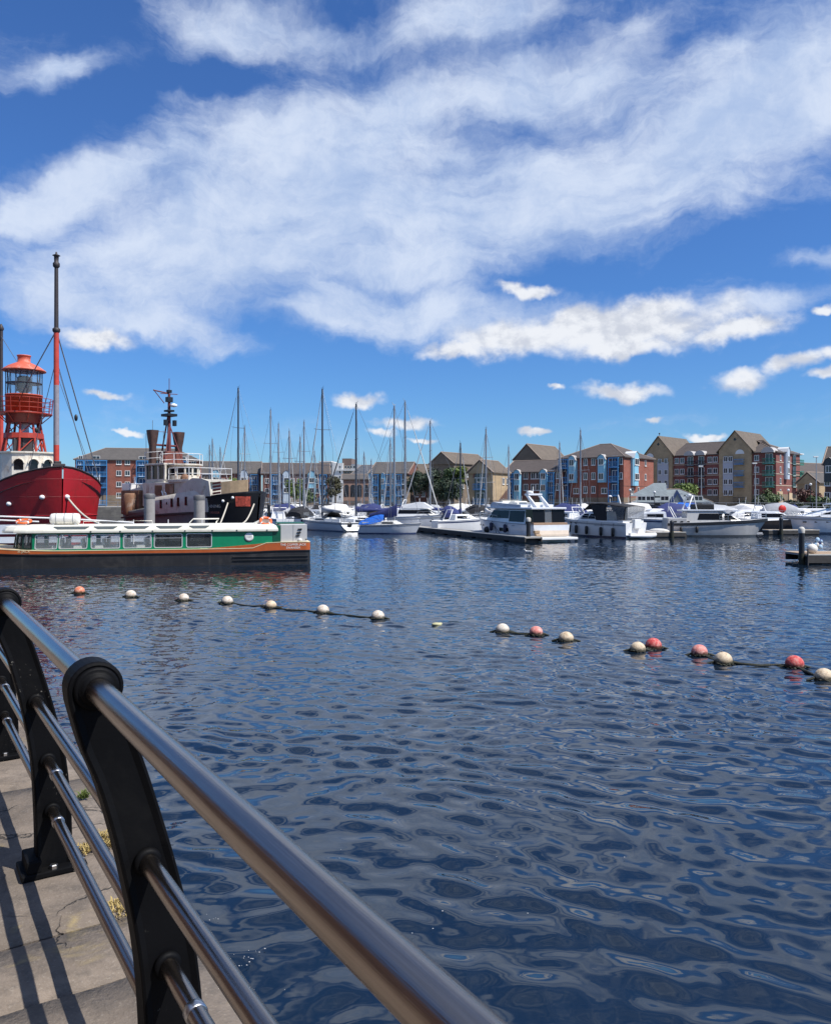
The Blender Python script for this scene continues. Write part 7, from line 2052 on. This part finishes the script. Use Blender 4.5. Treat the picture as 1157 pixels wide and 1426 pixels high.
for i, a in enumerate((
    (364, 118, 7, 30, WHITE, .9, 'grey', 'small white cruiser with a grey canopy right beside the tug bow'),
    (398, 133, 7, 200, WHITE, .9, 'white', 'white covered cruiser in the back row before the terrace'),
    (436, 107, 7.5, 150, WHITE2, .9, None, 'white open cruiser behind the silver sloop bow'),
    (470, 112, 8, 15, WHITE, 1.0, 'black', 'white cruiser with a black canopy behind the silver sloop'),
    (490, 122, 7, 200, WHITE, 1.0, 'grey', 'white cruiser with a grey canopy before the arcade'),
    (516, 104, 7, 170, WHITE, 1.1, None, 'white wheelhouse cruiser peeping over the blue cockpit cover'),
    (532, 118, 7.5, 10, WHITE2, 1.0, 'navy', 'cruiser with a navy canopy before the gabled flats'),
    (571, 120, 7, 190, WHITE, 1.0, 'navy', 'cruiser with a navy canopy at the left foot of the tree clump'),
    (610, 118, 7.5, 10, WHITE, 1.0, None, 'white cruiser with a bare arch before the tree clump'),
    (622, 95, 6.6, 100, WHITE, .9, 'navy', 'small cruiser with a navy canopy left of the big flybridge yacht'),
    (633, 109, 7.5, 185, WHITE, 1.0, 'white', 'white covered cruiser before the bright topped tree'),
    (643, 88, 6.4, 20, WHITE, .7, None, 'low white sports boat moored at the pontoon ahead of the big yacht'),
    (655, 117, 8, 5, HULLW[2], 1.0, 'ivory', 'ivory cruiser with a cream canopy behind the big yacht bow'),
    (664, 104, 7, 170, WHITE, 1.0, 'grey', 'white cruiser with a grey canopy behind the pale mast'),
    (690, 119, 8, 10, WHITE, 1.0, None, 'white cruiser with a bare arch before the arched gable'),
    (724, 118, 8, 190, WHITE, 1.0, 'navy', 'cruiser with a navy canopy above the big yacht flybridge'),
    (752, 114, 7, 5, WHITE, .9, 'white', 'white covered boat behind the big yacht radar arch'),
    (787, 92, 7.5, 130, WHITE, .9, None, 'open white sports cruiser between the big yacht and the black canopied one'),
    (795, 116, 8, 185, WHITE2, .9, 'grey', 'cruiser with a grey canopy in the back row before the brick block'),
    (826, 112, 8, 5, WHITE, 1.0, 'white', 'white covered cruiser behind the black canopy'),
    (905, 86, 9, 168, WHITE2, .9, None, 'white sports cruiser behind the stern of the black canopied boat'),
    (893, 104, 8, 0, WHITE, 1.1, 'white', 'white covered boat in front of the pavilion'),
    (932, 98, 8, 180, WHITE, 1.2, 'blue', 'boat with a light blue canopy in front of the pavilion porch'),
    (958, 96, 8.5, 5, WHITE, 1.3, None, 'white cruiser with a tall arch behind the grey cruiser stern'),
    (1015, 98, 9, 175, WHITE, 1.0, 'white', 'white covered cruiser behind the grey cruiser windscreen'),
    (1048, 96, 8, 5, WHITE2, .9, 'grey', 'cruiser with a grey canopy left of the red life ring stand'),
    (345, 112, 7, 40, WHITE, 0.9, 'navy', 'small cruiser with a navy canopy half hidden by the tug bow'),
    (383, 97, 7, 120, WHITE2, 0.8, None, 'open white boat just right of the short black pile'),
    (412, 118, 7.5, 10, WHITE, 1, 'navy', 'navy canopied cruiser under the light green tree'),
    (427, 98, 7, 70, WHITE, 0.8, 'black', 'black canopied boat left of the silver sloop bow'),
    (455, 120, 7.5, 170, WHITE, 1, 'white', 'white covered boat in the back row below the olive tree'),
    (480, 104, 7.5, 20, HULLNAVY, 0.9, 'white', 'navy hulled boat with a white cover behind the silver sloop stern'),
    (502, 112, 7, 190, WHITE, 1, 'navy', 'navy canopied boat behind the dark furled sail'),
    (548, 113, 7.5, 5, WHITE, 1.1, None, 'white arch cruiser behind the mast of the blue covered sloop'),
    (580, 108, 7.5, 175, WHITE, 1, 'grey', 'grey canopied cruiser behind the white flybridge cruiser'),
    (600, 101, 7, 15, WHITE2, 0.9, 'white', 'white covered boat between the flybridge cruiser and the dark furled sail'),
    (648, 100, 7, 170, WHITE, 1, 'black', 'black canopied cruiser by the dark masted yacht'),
    (677, 108, 8, 0, WHITE, 1.1, None, 'white arch cruiser right of the pale mast'),
    (708, 106, 8, 180, WHITE2, 1.2, 'grey', 'grey covered cruiser over the big yacht foredeck'),
    (738, 108, 8, 5, WHITE, 1.2, None, 'white arch cruiser behind the big yacht flybridge seats'),
    (770, 104, 8, 175, WHITE, 1.1, 'navy', 'navy canopied cruiser behind the big yacht stern'),
    (812, 100, 7.5, 20, WHITE, 1, 'navy', 'navy canopied boat over the foredeck of the black canopied cruiser'),
    (866, 100, 8, 175, WHITE, 1.2, 'white', 'white covered boat behind the black canopy rear end'),
    (915, 92, 8, 190, WHITE, 1.2, 'navy', 'navy canopied boat left of the grey cruiser stern'),
    (978, 104, 8.5, 0, WHITE, 1.2, 'navy', 'navy canopied cruiser above the grey cruiser'),
    (1035, 90, 8, 185, WHITE, 1.1, None, 'white arch cruiser behind the grey cruiser bow'),
    (1068, 96, 8, 175, WHITE2, 1.1, 'navy', 'navy canopied cruiser just left of the red life ring stand'),
    (1108, 93, 8.5, 0, WHITE, 1.2, 'grey', 'grey canopied cruiser right of the red life ring stand'),
    (1128, 98, 9, 178, WHITE, 1.1, None, 'white cruiser behind the streamlined one near the right edge'))):
    small_cruiser(*a[:7], a[7], 200 + i)

# --- dinghy, pontoons, piles ------------------------------------------------
RIBM = mat('dinghy_grey_white', (.62, .62, .61), .5, var=.06)
dg = thing('inflatable_dinghy', 'white inflatable dinghy tied between the black canopied cruiser and the pile', 'dinghy', (gx(892, 73), 73.0, 0), R(8))
q = MB(); q.tube([(-1.3, -.55, .25), (.6, -.55, .25), (1.15, -.35, .32), (1.35, 0, .36), (1.15, .35, .32), (.6, .55, .25), (-1.3, .55, .25)], [.14, .22, .2, .19, .2, .22, .14], 10); q.build('tube', RIBM, dg)
q = MB(); q.rbox(-1.1, .9, -.45, .45, .08, .16, .02); q.rbox(-1.2, -1.1, -.4, .4, .1, .5, .02); q.build('floorboards', GREY, dg)
q = MB(); q.rbox(-1.5, -1.25, -.13, .13, .45, .85, .06); q.tube([(-1.35, 0, .5), (-1.35, 0, -.3)], .05, 6); q.build('outboard', BLACK, dg)
q = MB(); q.rbox(-.2, .05, -.5, .5, .35, .41, .02); q.build('thwart', TEAK, dg)
dg2 = thing('inflatable_dinghy', 'grey white dinghy with a cover right beside the black pile', 'dinghy', (gx(917, 76), 76.0, 0), R(150))
q = MB(); q.tube([(-1.2, -.5, .35), (.6, -.5, .35), (1.2, 0, .45), (.6, .5, .35), (-1.2, .5, .35)], [.16, .22, .2, .22, .16], 10); q.build('tube', RIBM, dg2)
q = MB(); q.ball((0, 0, .55), .5, 12, 7, (2.0, .9, .55)); q.build('cover', SAILCLOTH, dg2)

PONT = mat('pontoon_grey', (.32, .31, .29), .85, var=.2, vscale=1.5); PONTSIDE = mat('pontoon_dark_side', (.06, .055, .05), .8, var=.3)
EDGE = mat('pontoon_pale_edge', (.50, .48, .43), .7, var=.1)
def pontoon(a, b, w, label, zt=.50):
    a = Vector((*a, 0)); b = Vector((*b, 0)); d = b - a; L = d.length
    t_ = thing('pontoon', label, 'pontoon', tuple(a), math.atan2(d.y, d.x), 'floating pontoons of the marina')
    q = MB(); q.box(0, L, -w / 2 + .05, w / 2 - .05, zt - .10, zt); q.build('deck', PONT, t_)
    for sd in (-1, 1):
        q = MB(); q.rbox(-.03, L + .03, sd * w / 2 - .06, sd * w / 2 + .06, zt - .05, zt + .03, .015); q.build('edge_beam', EDGE, t_)
        q = MB(); q.box(0, L, sd * w / 2 - .05, sd * w / 2 + .04, .10, zt - .05); q.build('fascia', PONTSIDE, t_)
    n = max(2, int(L / 3.2))
    fm = MB()
    for i in range(n):
        x = L * (i + .5) / n
        fm.box(x - 1.25, x + 1.25, -w / 2 + .02, w / 2 - .02, -.4, zt - .17)
    fm.build('floats', PONTSIDE, t_)['kind'] = 'stuff'
    pm = MB()
    for i in range(int(L / .14)) if L < 14 else ():
        pm.box(i * .14 + .005, i * .14 + .135, -w / 2 + .07, w / 2 - .07, zt, zt + .018)
    if L < 14: pm.build('decking', TEAK, t_)['kind'] = 'stuff'
    for i in range(int(L / 6)):
        q = MB(); q.rbox(3 + i * 6 - .18, 3 + i * 6 + .18, -w / 2 - .10, -w / 2 + .02, .18, zt + .02, .03); q.build('fender_block', FENDW, t_)
    return t_
pontoon((9.6, 65.2), (-4.5, 104), 1.5, 'long finger pontoon running beside the big flybridge yacht')
pontoon((-42, 112), (46, 104), 2.2, 'main walkway pontoon across the marina behind the first row of boats', .55)
pontoon((-13.5, 96), (-1, 97.5), 1.2, 'short pontoon behind the silver sloop and the blue covered one')
pontoon((20.6, 75.2), (25.2, 75.6), 1.3, 'short dark pontoon by the dinghies and the black pile')
pontoon((35.2, 80.6), (40.4, 80.9), 1.2, 'short pontoon between the grey cruiser bow and the right hand boats')
pd = pontoon((gx(1111, 45), 45.2), (gx(1111, 45) + 12, 45.4), 2.6, 'near wooden pontoon end at the right edge with a white buoy on it', .55)
q = MB(); q.tube([(-.05, -1.35, -.5), (-.05, -1.35, .85)], .04, 6); q.build('corner_post', PONTSIDE, pd)
PB = mat('black_steel_pile', (.012, .013, .017), .45, var=.2)
pile(1115.5, 736, 44.4, .30, 'black pile with a pale cap on the near pontoon at the right edge', PB, EDGE, 'black mooring piles')
pile(735.5, 722, 66.3, .36, 'black pile at the stern quarter of the big flybridge yacht', PB, EDGE, 'black mooring piles')
pile(935, 726, 74.8, .34, 'black pile by the short pontoon and the dinghies', PB, PB, 'black mooring piles')
pile(1087, 722, 79.8, .34, 'black pile in front of the black hulled boat', PB, PB, 'black mooring piles')
pile(374.5, 703, 96, .36, 'short black pile between the tug bow and the white sloops', PB, PB, 'black mooring piles')
rb = thing('mooring_buoy', 'round white buoy lying on the near pontoon at the right edge', 'buoy', (gx(1130, 44.6), 44.6, .568))
q = MB(); q.ball((0, 0, .27), .275, 20, 14, (1.08, 1.0, .98)); q.build('float_ball', mat('clean_buoy_white', (.72, .70, .64), .5, var=.06, dirt=(.5, .46, .38), dscale=3, damt=.3), rb)
q = MB(); q.lathe([(.06, .53), (.05, .58), (.02, .60)], (0, 0, 0), 10); q.build('eye', GREY, rb)
mk = thing('rope_bundle', 'small tied bundle of blue and white cloth on a stick by the white buoy', 'bundle', (gx(1138, 44.9), 44.9, .57))
q = MB(); q.tube([(-.12, 0, 0), (-.14, 0, .95)], .018, 5); q.build('stick', BLACK, mk)
rg = random.Random(5)
for m_, nm in ((NAVY, 'dark_cloth'), (mat('pale_blue_cloth', (.35, .50, .65), .8), 'blue_cloth'), (SAILCLOTH, 'white_cloth')):
    q = MB()
    for k in range(4):
        p = Vector((rg.uniform(-.12, .25), rg.uniform(-.1, .1), rg.uniform(.35, .75))); q.ball(p, rg.uniform(.06, .12), 7, 5, (1.2, .8, 1.3))
    q.build(nm, m_, mk)
# red life ring housing on its stand
ls_ = thing('life_ring_stand', 'red life ring on a white stand in front of the big crimson block', 'life ring', (gx(1088, 90), 90, .5), 0)
q = MB(); q.tube([(0, 0, 0), (0, 0, 1.5)], .05, 6); q.rbox(-.35, .35, -.05, .05, .9, 1.5, .03); q.build('stand', WHITE, ls_)
q = MB(); q.lathe([(.001, -.06), (.40, -.06), (.44, 0), (.40, .06), (.001, .06)], (0, -.12, 2.0), 20, True, 'Y'); q.build('ring_housing', RED, ls_)
